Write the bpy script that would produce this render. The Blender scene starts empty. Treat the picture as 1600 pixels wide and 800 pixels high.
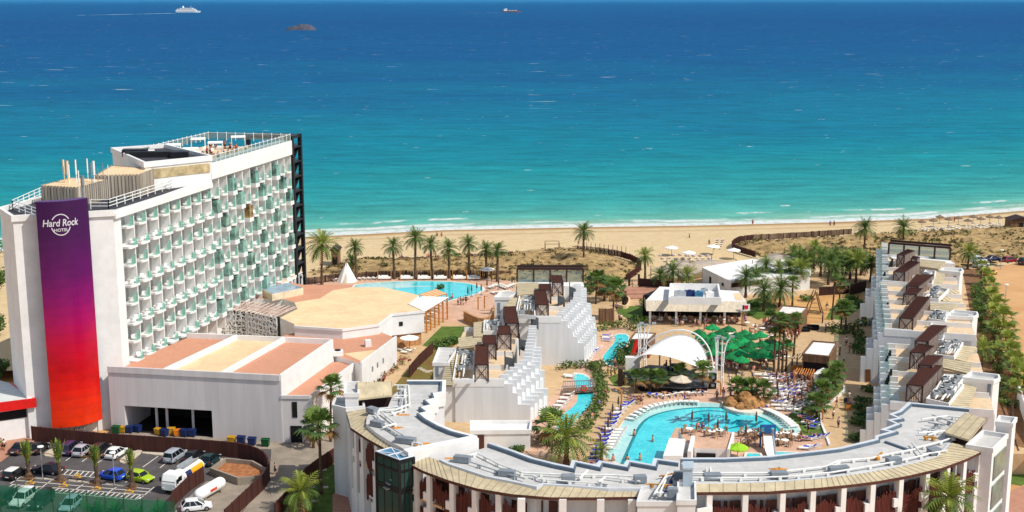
import bpy, bmesh, math, random
from mathutils import Vector, Matrix
R = random.Random(7)
Vc = Vector
sc = bpy.context.scene
COL = sc.collection
PI = math.pi
# ------------------------------------------------------------------ camera
CH, CF, CT = 65.0, 2000.0, math.radians(11.475)
cam_d = bpy.data.cameras.new("camera")
cam = bpy.data.objects.new("camera", cam_d)
COL.objects.link(cam)
cam.location = (0, 0, CH)
cam.rotation_euler = (PI / 2 - CT, 0, 0)
cam_d.sensor_width = 36
cam_d.lens = 36 * CF / 1600
cam_d.clip_start = 1
cam_d.clip_end = 400000
sc.camera = cam


def P(px, py, z=0.0):
 """A point at height z seen at a place of the photograph (a survey from the photo's camera)."""
 u = (px - 800) / CF
 v = -(py - 400) / CF
 dy = math.cos(CT) + v * math.sin(CT)
 dz = -math.sin(CT) + v * math.cos(CT)
 s = (z - CH) / dz
 return Vc((u * s, dy * s, z))


def PP(pts, z=0.0):
 return [P(a, b, z) for a, b in pts]


def PV(px, py, org, nrm):
 """A point of the photograph on the vertical plane through org with horizontal normal nrm."""
 u = (px - 800) / CF
 v = -(py - 400) / CF
 d = Vc((u, math.cos(CT) + v * math.sin(CT), -math.sin(CT) + v * math.cos(CT)))
 c = Vc((0, 0, CH))
 n = Vc((nrm[0], nrm[1], 0))
 s = (Vc(org) - c).dot(n) / d.dot(n)
 return c + d * s


def zf(x0, y0, s):
 return lambda pts: [(x0 + a / s, y0 + b / s) for a, b in pts]


# ------------------------------------------------------------------ world and sun
SUN = Vc((0.83, -0.43, 1.12)).normalized()
w = bpy.data.worlds.new("World")
sc.world = w
w.use_nodes = True
nt = w.node_tree
bg = nt.nodes["Background"]
sky = nt.nodes.new("ShaderNodeTexSky")
sky.sky_type = 'NISHITA'
sky.sun_disc = False
sky.sun_elevation = math.asin(SUN.z)
sky.sun_rotation = math.atan2(SUN.x, SUN.y)
sky.altitude = 20
sky.air_density = 1.0
sky.dust_density = 0.6
sky.ozone_density = 1.3
hs = nt.nodes.new("ShaderNodeHueSaturation")
hs.inputs["Saturation"].default_value = 0.62
nt.links.new(sky.outputs[0], hs.inputs["Color"])
nt.links.new(hs.outputs[0], bg.inputs[0])
bg.inputs[1].default_value = 0.15
sd = bpy.data.lights.new("sun", 'SUN')
sd.energy = 4.35
sd.angle = math.radians(0.5)
sd.color = (1.0, 0.94, 0.84)
so = bpy.data.objects.new("sun", sd)
COL.objects.link(so)
so.location = (0, 0, 200)
so.rotation_euler = (-SUN).to_track_quat('-Z', 'Y').to_euler()
sc.view_settings.view_transform = 'Standard'
sc.view_settings.look = 'None'
sc.view_settings.exposure = 0
try:
 sc.cycles.use_denoising = True
 sc.cycles.max_bounces = 8
 sc.cycles.transparent_max_bounces = 12
 sc.cycles.sample_clamp_indirect = 6
except Exception:
 pass


# ------------------------------------------------------------------ materials
def lin(c):
 return tuple(((v / 255) / 12.92 if v / 255 <= 0.04045 else ((v / 255 + 0.055) / 1.055) ** 2.4) for v in c)


def mat(name, rgb, rough=0.7, var=0.12, scale=1.0, bump=0.0, metal=0.0, detail=4.0, spec=0.3, streak=False, rgb2=None, dirt=0.0):
 """Procedural surface: base colour (0..255 sRGB albedo) mottled by two noises, optional bump and vertical streaks."""
 m = bpy.data.materials.new(name)
 m.use_nodes = True
 t = m.node_tree
 b = t.nodes["Principled BSDF"]
 b.inputs["Roughness"].default_value = rough
 b.inputs["Metallic"].default_value = metal
 b.inputs["Specular IOR Level"].default_value = spec
 base = lin(rgb)
 geo = t.nodes.new("ShaderNodeNewGeometry")
 mp = t.nodes.new("ShaderNodeMapping")
 t.links.new(geo.outputs["Position"], mp.inputs[0])
 if streak:
  mp.inputs["Scale"].default_value = (1, 1, 0.08)
 n1 = t.nodes.new("ShaderNodeTexNoise")
 n1.inputs["Scale"].default_value = scale
 n1.inputs["Detail"].default_value = detail
 n1.inputs["Roughness"].default_value = 0.65
 t.links.new(mp.outputs[0], n1.inputs["Vector"])
 mx = t.nodes.new("ShaderNodeMix")
 mx.data_type = 'RGBA'
 lo = lin(rgb2) if rgb2 else tuple(c * (1 - 2.2 * var) for c in base)
 hi = base if rgb2 else tuple(min(1, c * (1 + 0.9 * var)) for c in base)
 mx.inputs[6].default_value = (*lo, 1)
 mx.inputs[7].default_value = (*hi, 1)
 rp = t.nodes.new("ShaderNodeMapRange")
 rp.inputs[1].default_value = 0.32
 rp.inputs[2].default_value = 0.66
 t.links.new(n1.outputs[0], rp.inputs[0])
 t.links.new(rp.outputs[0], mx.inputs[0])
 out = mx.outputs[2]
 if dirt > 0:
  n2 = t.nodes.new("ShaderNodeTexNoise")
  n2.inputs["Scale"].default_value = 0.22
  n2.inputs["Detail"].default_value = 8
  t.links.new(geo.outputs["Position"], n2.inputs["Vector"])
  r2 = t.nodes.new("ShaderNodeMapRange")
  r2.inputs[1].default_value = 0.5
  r2.inputs[2].default_value = 0.72
  r2.inputs[4].default_value = dirt
  t.links.new(n2.outputs[0], r2.inputs[0])
  m2 = t.nodes.new("ShaderNodeMix")
  m2.data_type = 'RGBA'
  t.links.new(r2.outputs[0], m2.inputs[0])
  t.links.new(out, m2.inputs[6])
  m2.inputs[7].default_value = (*[c * 0.45 for c in base], 1)
  out = m2.outputs[2]
 t.links.new(out, b.inputs["Base Color"])
 if bump > 0:
  bp = t.nodes.new("ShaderNodeBump")
  bp.inputs["Strength"].default_value = 0.6
  bp.inputs["Distance"].default_value = bump
  n3 = t.nodes.new("ShaderNodeTexNoise")
  n3.inputs["Scale"].default_value = scale * 2.5
  n3.inputs["Detail"].default_value = 5
  t.links.new(geo.outputs["Position"], n3.inputs["Vector"])
  t.links.new(n3.outputs[0], bp.inputs["Height"])
  t.links.new(bp.outputs[0], b.inputs["Normal"])
 return m


def glassmat(name, rgb, alpha=0.5, rough=0.05, tint=None):
 m = bpy.data.materials.new(name)
 m.use_nodes = True
 t = m.node_tree
 t.nodes.remove(t.nodes["Principled BSDF"])
 o = t.nodes["Material Output"]
 tr = t.nodes.new("ShaderNodeBsdfTransparent")
 tr.inputs[0].default_value = (*lin(tint or rgb), 1)
 pr = t.nodes.new("ShaderNodeBsdfPrincipled")
 pr.inputs["Base Color"].default_value = (*lin(rgb), 1)
 pr.inputs["Roughness"].default_value = rough
 mx = t.nodes.new("ShaderNodeMixShader")
 n = t.nodes.new("ShaderNodeTexNoise")
 n.inputs["Scale"].default_value = 0.6
 r = t.nodes.new("ShaderNodeMapRange")
 r.inputs[3].default_value = alpha - 0.12
 r.inputs[4].default_value = min(1, alpha + 0.12)
 t.links.new(n.outputs[0], r.inputs[0])
 t.links.new(r.outputs[0], mx.inputs[0])
 t.links.new(tr.outputs[0], mx.inputs[1])
 t.links.new(pr.outputs[0], mx.inputs[2])
 t.links.new(mx.outputs[0], o.inputs[0])
 return m


def leafmat(name, rgb, rgb2, scale=0.8):
 m = mat(name, rgb, rough=0.55, scale=scale, rgb2=rgb2, spec=0.25)
 t = m.node_tree
 b = t.nodes["Principled BSDF"]
 tl = t.nodes.new("ShaderNodeBsdfTranslucent")
 mx = t.nodes.new("ShaderNodeMixShader")
 mx.inputs[0].default_value = 0.25
 src = b.inputs["Base Color"].links[0].from_socket
 t.links.new(src, tl.inputs[0])
 t.links.new(b.outputs[0], mx.inputs[1])
 t.links.new(tl.outputs[0], mx.inputs[2])
 t.links.new(mx.outputs[0], t.nodes["Material Output"].inputs[0])
 return m


def pavemat(name, rgb, rgb2, tile=0.6, joint=0.75, rough=0.8):
 """Paving with a fine brick joint pattern and broad stains."""
 m = mat(name, rgb, rough=rough, scale=0.9, rgb2=rgb2, dirt=0.18, detail=8)
 t = m.node_tree
 b = t.nodes["Principled BSDF"]
 src = b.inputs["Base Color"].links[0].from_socket
 br = t.nodes.new("ShaderNodeTexBrick")
 geo = t.nodes.new("ShaderNodeNewGeometry")
 t.links.new(geo.outputs["Position"], br.inputs["Vector"])
 br.inputs["Scale"].default_value = 1.0
 br.inputs["Brick Width"].default_value = tile * 2
 br.inputs["Row Height"].default_value = tile
 br.inputs["Mortar Size"].default_value = 0.03
 br.inputs["Color1"].default_value = (1, 1, 1, 1)
 br.inputs["Color2"].default_value = (0.9, 0.9, 0.9, 1)
 br.inputs["Mortar"].default_value = (joint, joint, joint, 1)
 mx = t.nodes.new("ShaderNodeMix")
 mx.data_type = 'RGBA'
 mx.blend_type = 'MULTIPLY'
 mx.inputs[0].default_value = 1
 t.links.new(src, mx.inputs[6])
 t.links.new(br.outputs[0], mx.inputs[7])
 t.links.new(mx.outputs[2], b.inputs["Base Color"])
 return m


WHITE = mat("white render", (226, 225, 223), 0.75, 0.04, 0.5, dirt=0.1)
WHITE2 = mat("white streaked render", (214, 215, 216), 0.75, 0.05, 0.8, streak=True)
GREYSHADE = mat("shade grey render", (205, 200, 200), 0.8, 0.05, 0.8, streak=True)  # shade on the service block's front is put into this greyer colour
PAINT = mat("white paint metal", (235, 235, 232), 0.45, 0.03, 2)
ROOFG = pavemat("pale grey roof membrane", (204, 202, 198), (184, 184, 182), 2.4, 0.92, 0.75)
ROOFD = mat("dark roof membrane", (62, 64, 70), 0.8, 0.12, 0.6)
EDGEB = mat("slate blue upstand", (92, 108, 124), 0.6, 0.08, 1)
TERRA = mat("terracotta gravel roof", (202, 146, 118), 0.95, 0.12, 6.0, bump=0.05, dirt=0.15)
TANROOF = pavemat("tan screed roof", (234, 204, 164), (222, 188, 146), 3.0, 0.93, 0.9)
TERRACE = mat("terrace floor tile", (216, 190, 156), 0.8, 0.06, 1.2)
STRIP = mat("beige tile strip", (190, 176, 146), 0.8, 0.10, 0.8)
BROWN = mat("dark brown timber", (84, 50, 42), 0.7, 0.15, 3, streak=True)
DBROWN = mat("dark brown metal", (58, 36, 32), 0.6, 0.12, 2)
LOUV = mat("oxblood louvre", (92, 42, 36), 0.65, 0.2, 2.5, streak=True)
CORT = mat("rusty fence board", (74, 40, 33), 0.75, 0.2, 1.5, streak=True)
WOOD = mat("weathered timber board", (142, 108, 80), 0.8, 0.2, 2.5, streak=True, rgb2=(90, 64, 46))
WOODO = mat("orange timber", (200, 130, 62), 0.7, 0.15, 3)
POST = mat("post timber", (122, 92, 72), 0.8, 0.15, 3)
STONEW = mat("rubble stone wall", (206, 158, 110), 0.9, 0.2, 3.5, bump=0.06, rgb2=(140, 98, 66))
BLACK = mat("black steel", (26, 27, 32), 0.5, 0.15, 2)
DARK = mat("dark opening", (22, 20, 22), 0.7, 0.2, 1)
STEEL = mat("galvanised steel", (176, 182, 186), 0.4, 0.1, 2, metal=0.4)
GREYDK = mat("grey duct", (128, 136, 144), 0.6, 0.1, 1.5)
DUCTW = mat("white pipe lagging", (222, 222, 218), 0.6, 0.07, 1.5)
RUST = mat("rust stain lagging", (196, 138, 60), 0.8, 0.3, 2)
AQUA = glassmat("aqua balustrade glass", (212, 238, 232), 0.17)
WINDT = mat("teal window glass", (132, 172, 160), 0.15, 0.4, 0.5, spec=0.6)
CURT = mat("curtain behind glass", (150, 124, 80), 0.4, 0.4, 0.8, spec=0.5)
GLZ = glassmat("dark lift glass", (70, 104, 96), 0.45)
GLB = mat("blue roof glass", (66, 130, 170), 0.15, 0.25, 0.6, spec=0.6)
TERGL = glassmat("clear terrace glass", (214, 224, 222), 0.13)
FABW = mat("white canvas", (240, 239, 235), 0.8, 0.02, 0.6)
CUSH = mat("white cushion", (238, 234, 228), 0.85, 0.03, 2)
BEIGEF = mat("beige canvas", (206, 192, 170), 0.85, 0.06, 2)
FOLDB = mat("folded brown parasol cloth", (92, 72, 64), 0.85, 0.15, 3)
GREENC = mat("emerald canvas", (10, 128, 66), 0.8, 0.2, 1.5)
BLUET = mat("blue towel", (36, 66, 190), 0.9, 0.15, 4)
PURP = mat("purple towel", (92, 70, 120), 0.9, 0.15, 4)
STAGE = mat("grey stage deck", (96, 98, 102), 0.7, 0.12, 0.6)
BLACKF = mat("black skirt cloth", (22, 22, 26), 0.9, 0.2, 1)
ROCK = mat("ochre rock", (190, 140, 86), 0.95, 0.25, 1.1, bump=0.15, rgb2=(104, 72, 44))
ISLE = mat("dark islet rock", (88, 90, 104), 0.95, 0.25, 0.05, rgb2=(58, 60, 74))
ASPH = mat("asphalt", (86, 82, 82), 0.9, 0.12, 0.5, bump=0.01, dirt=0.3)
CONCR = mat("concrete roadway", (150, 138, 124), 0.9, 0.12, 0.4, dirt=0.35)
KERB = mat("pale kerb", (196, 184, 164), 0.85, 0.08, 1.5)
LINEW = mat("white road paint", (222, 218, 208), 0.8, 0.10, 3)
LINEY = mat("yellow road paint", (214, 160, 40), 0.8, 0.12, 3)
PAVP = pavemat("rosy pool paving", (216, 178, 152), (196, 156, 130), 0.5, 0.86)
PAVT = pavemat("tan promenade paving", (208, 178, 138), (190, 158, 118), 0.4, 0.84)
PAVR = pavemat("red forecourt paving", (188, 140, 116), (168, 120, 98), 0.4, 0.84)
EARTH = mat("dry orange earth", (210, 164, 104), 0.95, 0.12, 0.15, bump=0.04, rgb2=(176, 128, 78), dirt=0.15)
SOIL = mat("brown soil", (128, 92, 62), 0.95, 0.15, 1, bump=0.05)
GRASS = mat("mown lawn", (92, 116, 44), 0.95, 0.18, 0.8, bump=0.05, rgb2=(68, 92, 34))
LAWNDRY = mat("dry lawn", (112, 108, 50), 0.95, 0.18, 0.6, bump=0.05, rgb2=(120, 88, 48))
PALM = leafmat("palm green", (116, 140, 62), (66, 90, 42))
PALM2 = leafmat("palm yellow green", (164, 172, 74), (100, 120, 50))
PALMD = leafmat("palm dark green", (92, 122, 58), (48, 74, 38))
DRYF = leafmat("dry palm frond", (156, 122, 74), (110, 80, 48))
TRUNK = mat("palm trunk", (112, 88, 68), 0.95, 0.25, 3, bump=0.08, rgb2=(66, 50, 40))
BUSH = leafmat("bush green", (98, 130, 56), (54, 80, 36))
BUSHL = leafmat("hedge green", (104, 124, 56), (56, 78, 34))
SCRUB = leafmat("dune scrub", (124, 104, 66), (74, 62, 42))
SCRUBG = leafmat("dune scrub green", (112, 112, 60), (66, 70, 40))
PINK = leafmat("bougainvillea pink", (196, 70, 84), (140, 40, 60))
RED = mat("red paint", (210, 24, 20), 0.4, 0.06, 1, spec=0.5)
YEL = mat("yellow plastic", (196, 152, 40), 0.5, 0.1, 2)
BLUEP = mat("blue plastic", (26, 46, 96), 0.5, 0.1, 2)
GREENP = mat("green plastic", (24, 84, 48), 0.5, 0.1, 2)
LIME = mat("lime canvas", (150, 200, 40), 0.7, 0.1, 2)
NETG = glassmat("green fence net", (40, 140, 104), 0.24, 0.8, (226, 244, 236))
SKIN = mat("skin", (190, 136, 104), 0.6, 0.08, 6)
HAIR = mat("dark hair", (42, 30, 24), 0.7, 0.15, 8)
TYRE = mat("tyre rubber", (24, 24, 25), 0.85, 0.1, 4)
RIM = mat("alloy rim", (150, 152, 156), 0.35, 0.1, 4, metal=0.6)
CARGL = mat("car window glass", (20, 26, 30), 0.08, 0.2, 1, spec=0.6)
LAMP = mat("headlamp lens", (220, 224, 226), 0.15, 0.04, 4, spec=0.6)
TAIL = mat("tail lamp", (150, 16, 16), 0.25, 0.1, 4, spec=0.6)


# ------------------------------------------------------------------ mesh building
class MB:
 def __init__(s):
  s.v, s.f, s.m = [], [], []

 def add(s, vs, fs, mi=0):
  o = len(s.v)
  s.v += [tuple(v) for v in vs]
  for f in fs:
   s.f.append([i + o for i in f])
   s.m.append(mi)
  return s

 def quad(s, a, b, c, d, mi=0):
  return s.add([a, b, c, d], [(0, 1, 2, 3)], mi)

 def sheet(s, pts, z=None, mi=0):
  pts = [(p[0], p[1], p[2] if z is None else z) for p in pts]
  ar = sum(pts[i][0] * pts[(i + 1) % len(pts)][1] - pts[(i + 1) % len(pts)][0] * pts[i][1] for i in range(len(pts)))
  if ar < 0:
   pts = pts[::-1]
  return s.add(pts, [tuple(range(len(pts)))], mi)

 def prism(s, poly, z0, z1, mi=0, top=None):
  pts = [(p[0], p[1]) for p in poly]
  n = len(pts)
  ar = sum(pts[i][0] * pts[(i + 1) % n][1] - pts[(i + 1) % n][0] * pts[i][1] for i in range(n))
  if ar < 0:
   pts = pts[::-1]
  vs = [(x, y, z0) for x, y in pts] + [(x, y, z1) for x, y in pts]
  fs = [(i, (i + 1) % n, n + (i + 1) % n, n + i) for i in range(n)]
  s.add(vs, fs + [tuple(range(n - 1, -1, -1))], mi)
  return s.add([(x, y, z1) for x, y in pts], [tuple(range(n))], mi if top is None else top)

 def box(s, c, sz, rz=0.0, mi=0, tilt=None):
  hx, hy, hz = sz[0] / 2, sz[1] / 2, sz[2] / 2
  vs = [Vc((x, y, z)) for z in (-hz, hz) for x, y in ((-hx, -hy), (hx, -hy), (hx, hy), (-hx, hy))]
  M = Matrix.Rotation(rz, 3, 'Z')
  if tilt:
   M = M @ Matrix.Rotation(tilt[1], 3, tilt[0])
  c = Vc(c)
  vs = [M @ v + c for v in vs]
  return s.add(vs, [(3, 2, 1, 0), (4, 5, 6, 7), (0, 1, 5, 4), (1, 2, 6, 5), (2, 3, 7, 6), (3, 0, 4, 7)], mi)

 def cyl(s, p0, p1, r0, r1=None, n=8, mi=0, caps=True):
  r1 = r0 if r1 is None else r1
  p0, p1 = Vc(p0), Vc(p1)
  d = (p1 - p0).normalized()
  a = d.orthogonal().normalized()
  b = d.cross(a)
  vs = []
  for p, r in ((p0, r0), (p1, r1)):
   for i in range(n):
    t = 2 * PI * i / n
    vs.append(p + (a * math.cos(t) + b * math.sin(t)) * r)
  fs = [(i, (i + 1) % n, n + (i + 1) % n, n + i) for i in range(n)]
  if caps:
   fs += [tuple(range(n - 1, -1, -1)), tuple(range(n, 2 * n))]
  return s.add(vs, fs, mi)

 def tube(s, pts, rs, n=7, mi=0):
  pts = [Vc(p) for p in pts]
  if not isinstance(rs, (list, tuple)):
   rs = [rs] * len(pts)
  o = len(s.v)
  vs = []
  ref = None
  for k, p in enumerate(pts):
   d = (pts[min(k + 1, len(pts) - 1)] - pts[max(k - 1, 0)]).normalized()
   a = d.orthogonal().normalized() if ref is None else (ref - d * ref.dot(d)).normalized()
   ref = a
   b = d.cross(a)
   for i in range(n):
    t = 2 * PI * i / n
    vs.append(p + (a * math.cos(t) + b * math.sin(t)) * rs[k])
  fs = []
  for k in range(len(pts) - 1):
   for i in range(n):
    fs.append((k * n + i, k * n + (i + 1) % n, (k + 1) * n + (i + 1) % n, (k + 1) * n + i))
  fs += [tuple(range(n - 1, -1, -1)), tuple(range((len(pts) - 1) * n, len(pts) * n))]
  return s.add(vs, fs, mi)

 def ring(s, c, prof, n=12, mi=0, rz=0.0, sx=1.0, sy=1.0):
  """Lathe: prof is a list of (radius, z)."""
  c = Vc(c)
  vs = []
  for r, z in prof:
   for i in range(n):
    t = 2 * PI * i / n + rz
    vs.append(c + Vc((r * math.cos(t) * sx, r * math.sin(t) * sy, z)))
  fs = []
  for k in range(len(prof) - 1):
   for i in range(n):
    fs.append((k * n + i, k * n + (i + 1) % n, (k + 1) * n + (i + 1) % n, (k + 1) * n + i))
  fs.append(tuple(range(n - 1, -1, -1)))
  fs.append(tuple(range((len(prof) - 1) * n, len(prof) * n)))
  return s.add(vs, fs, mi)

 def wall(s, pts, z0, z1, th=0.25, mi=0, closed=False):
  pts = [Vc((p[0], p[1])) for p in pts]
  n = len(pts)
  L, Rr = [], []
  for i, p in enumerate(pts):
   dirs = []
   if i > 0 or closed:
    dirs.append((p - pts[i - 1]).normalized())
   if i < n - 1 or closed:
    dirs.append((pts[(i + 1) % n] - p).normalized())
   d = sum(dirs, Vc((0, 0)))
   d = d.normalized() if d.length > 1e-6 else dirs[0]
   nn = Vc((-d.y, d.x))
   k = max(0.35, nn.dot(Vc((-dirs[0].y, dirs[0].x))))
   L.append(p + nn * th / 2 / k)
   Rr.append(p - nn * th / 2 / k)
  zz0 = z0 if isinstance(z0, (list, tuple)) else [z0] * n
  zz1 = z1 if isinstance(z1, (list, tuple)) else [z1] * n
  vs = []
  for i in range(n):
   vs += [(L[i].x, L[i].y, zz0[i]), (Rr[i].x, Rr[i].y, zz0[i]), (Rr[i].x, Rr[i].y, zz1[i]), (L[i].x, L[i].y, zz1[i])]
  fs = []
  for i in range(n if closed else n - 1):
   a, b = 4 * i, 4 * ((i + 1) % n)
   fs += [(a + 1, b + 1, b + 2, a + 2), (b, a, a + 3, b + 3), (a + 3, a + 2, b + 2, b + 3), (a, b, b + 1, a + 1)]
  if not closed:
   fs += [(0, 1, 2, 3), (4 * n - 4, 4 * n - 1, 4 * n - 2, 4 * n - 3)]
  return s.add(vs, fs, mi)

 def build(s, name, mats, parent=None, world=True, smooth=False):
  me = bpy.data.meshes.new(name)
  off = Vc((0, 0, 0))
  if parent and world:
   q = parent
   while q:
    off += q.location
    q = q.parent
  me.from_pydata([tuple(Vc(v) - off) for v in s.v], [], s.f)
  for m in (mats if isinstance(mats, (list, tuple)) else [mats]):
   me.materials.append(m)
  me.polygons.foreach_set("material_index", s.m)
  if smooth:
   me.polygons.foreach_set("use_smooth", [True] * len(me.polygons))
  me.update()
  o = bpy.data.objects.new(name, me)
  COL.objects.link(o)
  if parent:
   o.parent = parent
  return o


ORD = "first second third fourth fifth sixth seventh eighth ninth tenth eleventh twelfth thirteenth fourteenth fifteenth sixteenth seventeenth eighteenth nineteenth twentieth".split()
for _t in ("twenty", "thirty", "forty", "fifty"):
 ORD += [_t + "-" + q for q in ORD[:9]] + [{"twenty": "thirtieth", "thirty": "fortieth", "forty": "fiftieth", "fifty": "sixtieth"}[_t]]


def tag(o, label, cat, group=None, kind=None):
 o["label"] = label
 o["category"] = cat
 if group:
  o["group"] = group
 if kind:
  o["kind"] = kind
 return o


def E(name, label, cat, loc=(0, 0, 0), group=None, rz=0.0):
 o = bpy.data.objects.new(name, None)
 COL.objects.link(o)
 o.location = loc
 o.rotation_euler = (0, 0, rz)
 return tag(o, label, cat, group)


def one(name, mb, mats, label, cat, group=None, smooth=False):
 return tag(mb.build(name, mats, smooth=smooth), label, cat, group)


def struct(name, mb, mats, smooth=False):
 o = mb.build(name, mats, smooth=smooth)
 o["kind"] = "structure"
 return o


_tree = {}


def dup(root, loc, rz=0.0, label=None, group=None, scale=None, rx=None):
 """A copy of a thing and of its parts and sub-parts; the first call places the prototype itself."""
 if root.name not in _tree:
  _tree[root.name] = [(ch, list(ch.children)) for ch in root.children]
  r = root
 else:
  r = root.copy()
  COL.objects.link(r)
  for ch, gs in _tree[root.name]:
   c = ch.copy()
   COL.objects.link(c)
   c.parent = r
   for g in gs:
    d = g.copy()
    COL.objects.link(d)
    d.parent = c
 r.location = loc
 r.rotation_euler = (rx[0] if rx else 0, rx[1] if rx else 0, rz)
 if scale is not None:
  r.scale = (scale,) * 3 if isinstance(scale, (int, float)) else scale
 if label:
  r["label"] = label
 if group:
  r["group"] = group
 return r


def paint(root, part, m):
 for ch in root.children:
  if ch.name.split('.')[0] == part:
   ch.material_slots[0].link = 'OBJECT'
   ch.material_slots[0].material = m
   for g in ch.children:
    if g.name.split('.')[0] == part:
     g.material_slots[0].link = 'OBJECT'
     g.material_slots[0].material = m


def offset(pts, d):
 """Shift a polyline sideways (to its left for d > 0)."""
 pts = [Vc((p[0], p[1])) for p in pts]
 out = []
 for i, p in enumerate(pts):
  a = (p - pts[i - 1]).normalized() if i else None
  b = (pts[i + 1] - p).normalized() if i < len(pts) - 1 else None
  t = ((a or b) + (b or a)).normalized()
  n = Vc((-t.y, t.x))
  k = n.dot(Vc((-(a or b).y, (a or b).x)))
  out.append(p + n * d / max(k, 0.5))
 return out


def resample(pts, step):
 pts = [Vc(p) for p in pts]
 out = [pts[0]]
 for a, b in zip(pts, pts[1:]):
  n = max(1, int(round((b - a).length / step)))
  for k in range(1, n + 1):
   out.append(a.lerp(b, k / n))
 return out


def smoothline(pts, it=2):
 pts = [Vc(p) for p in pts]
 for _ in range(it):
  q = [pts[0]]
  for a, b in zip(pts, pts[1:]):
   q += [a.lerp(b, .25), a.lerp(b, .75)]
  q.append(pts[-1])
  pts = q
 return pts


def smoothloop(pts, it=2):
 pts = [Vc(p) for p in pts]
 for _ in range(it):
  q = []
  for i in range(len(pts)):
   a, b = pts[i], pts[(i + 1) % len(pts)]
   q += [a.lerp(b, .25), a.lerp(b, .75)]
  pts = q
 return pts


def inside(p, poly):
 c = False
 n = len(poly)
 for i in range(n):
  a, b = poly[i], poly[(i + 1) % n]
  if (a[1] > p[1]) != (b[1] > p[1]) and p[0] < (b[0] - a[0]) * (p[1] - a[1]) / (b[1] - a[1]) + a[0]:
   c = not c
 return c


def textmesh(s, size, shear=0.0, bold=0.0, extrude=0.0):
 cu = bpy.data.curves.new("lettering", 'FONT')
 cu.body = s
 cu.size = size
 cu.shear = shear
 cu.offset = bold
 cu.extrude = extrude
 cu.align_x = 'CENTER'
 cu.resolution_u = 3
 ob = bpy.data.objects.new("lettering", cu)
 COL.objects.link(ob)
 dg = bpy.context.evaluated_depsgraph_get()
 me = bpy.data.meshes.new_from_object(ob.evaluated_get(dg))
 vs = [tuple(v.co) for v in me.vertices]
 fs = [tuple(p.vertices) for p in me.polygons]
 bpy.data.objects.remove(ob)
 bpy.data.curves.remove(cu)
 bpy.data.meshes.remove(me)
 return vs, fs


ZP = 3.0      # level of the pool plaza above the car park
# ================================================================== SEA, BEACH, DUNES
SHORE = [(-4000, 150), (-300, 285), (-56.9, 349.2), (-18.3, 360), (18.5, 364.2), (56, 367.5), (94.6, 373), (124.7, 379), (160.3, 394), (400, 480), (4000, 1500)]


def shore(x):
 for (a, ya), (b, yb) in zip(SHORE, SHORE[1:]):
  if x <= b:
   return ya + (yb - ya) * (x - a) / (b - a)
 return SHORE[-1][1]


def nd(t, op, a, b=None, clamp=False):
 n = t.nodes.new("ShaderNodeMath")
 n.operation = op
 n.use_clamp = clamp
 for i, v in enumerate((a, b)):
  if v is None:
   continue
  if isinstance(v, (int, float)):
   n.inputs[i].default_value = v
  else:
   t.links.new(v, n.inputs[i])
 return n.outputs[0]


def noise(t, vec, scale, detail=4, rough=0.6):
 n = t.nodes.new("ShaderNodeTexNoise")
 n.inputs["Scale"].default_value = scale
 n.inputs["Detail"].default_value = detail
 n.inputs["Roughness"].default_value = rough
 t.links.new(vec, n.inputs["Vector"])
 return n.outputs[0]


def maprange(t, v, a, b, c=0.0, d=1.0, smooth=True):
 n = t.nodes.new("ShaderNodeMapRange")
 if smooth:
  n.interpolation_type = 'SMOOTHSTEP'
 for i, q in enumerate((a, b, c, d)):
  n.inputs[i + 1].default_value = q
 t.links.new(v, n.inputs[0])
 return n.outputs[0]


def mixc(t, f, a, b, blend='MIX'):
 n = t.nodes.new("ShaderNodeMix")
 n.data_type = 'RGBA'
 n.blend_type = blend
 for i, v in ((0, f), (6, a), (7, b)):
  if isinstance(v, (int, float)):
   n.inputs[i].default_value = v
  elif isinstance(v, tuple):
   n.inputs[i].default_value = (*v, 1)
  else:
   t.links.new(v, n.inputs[i])
 return n.outputs[2]


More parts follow.
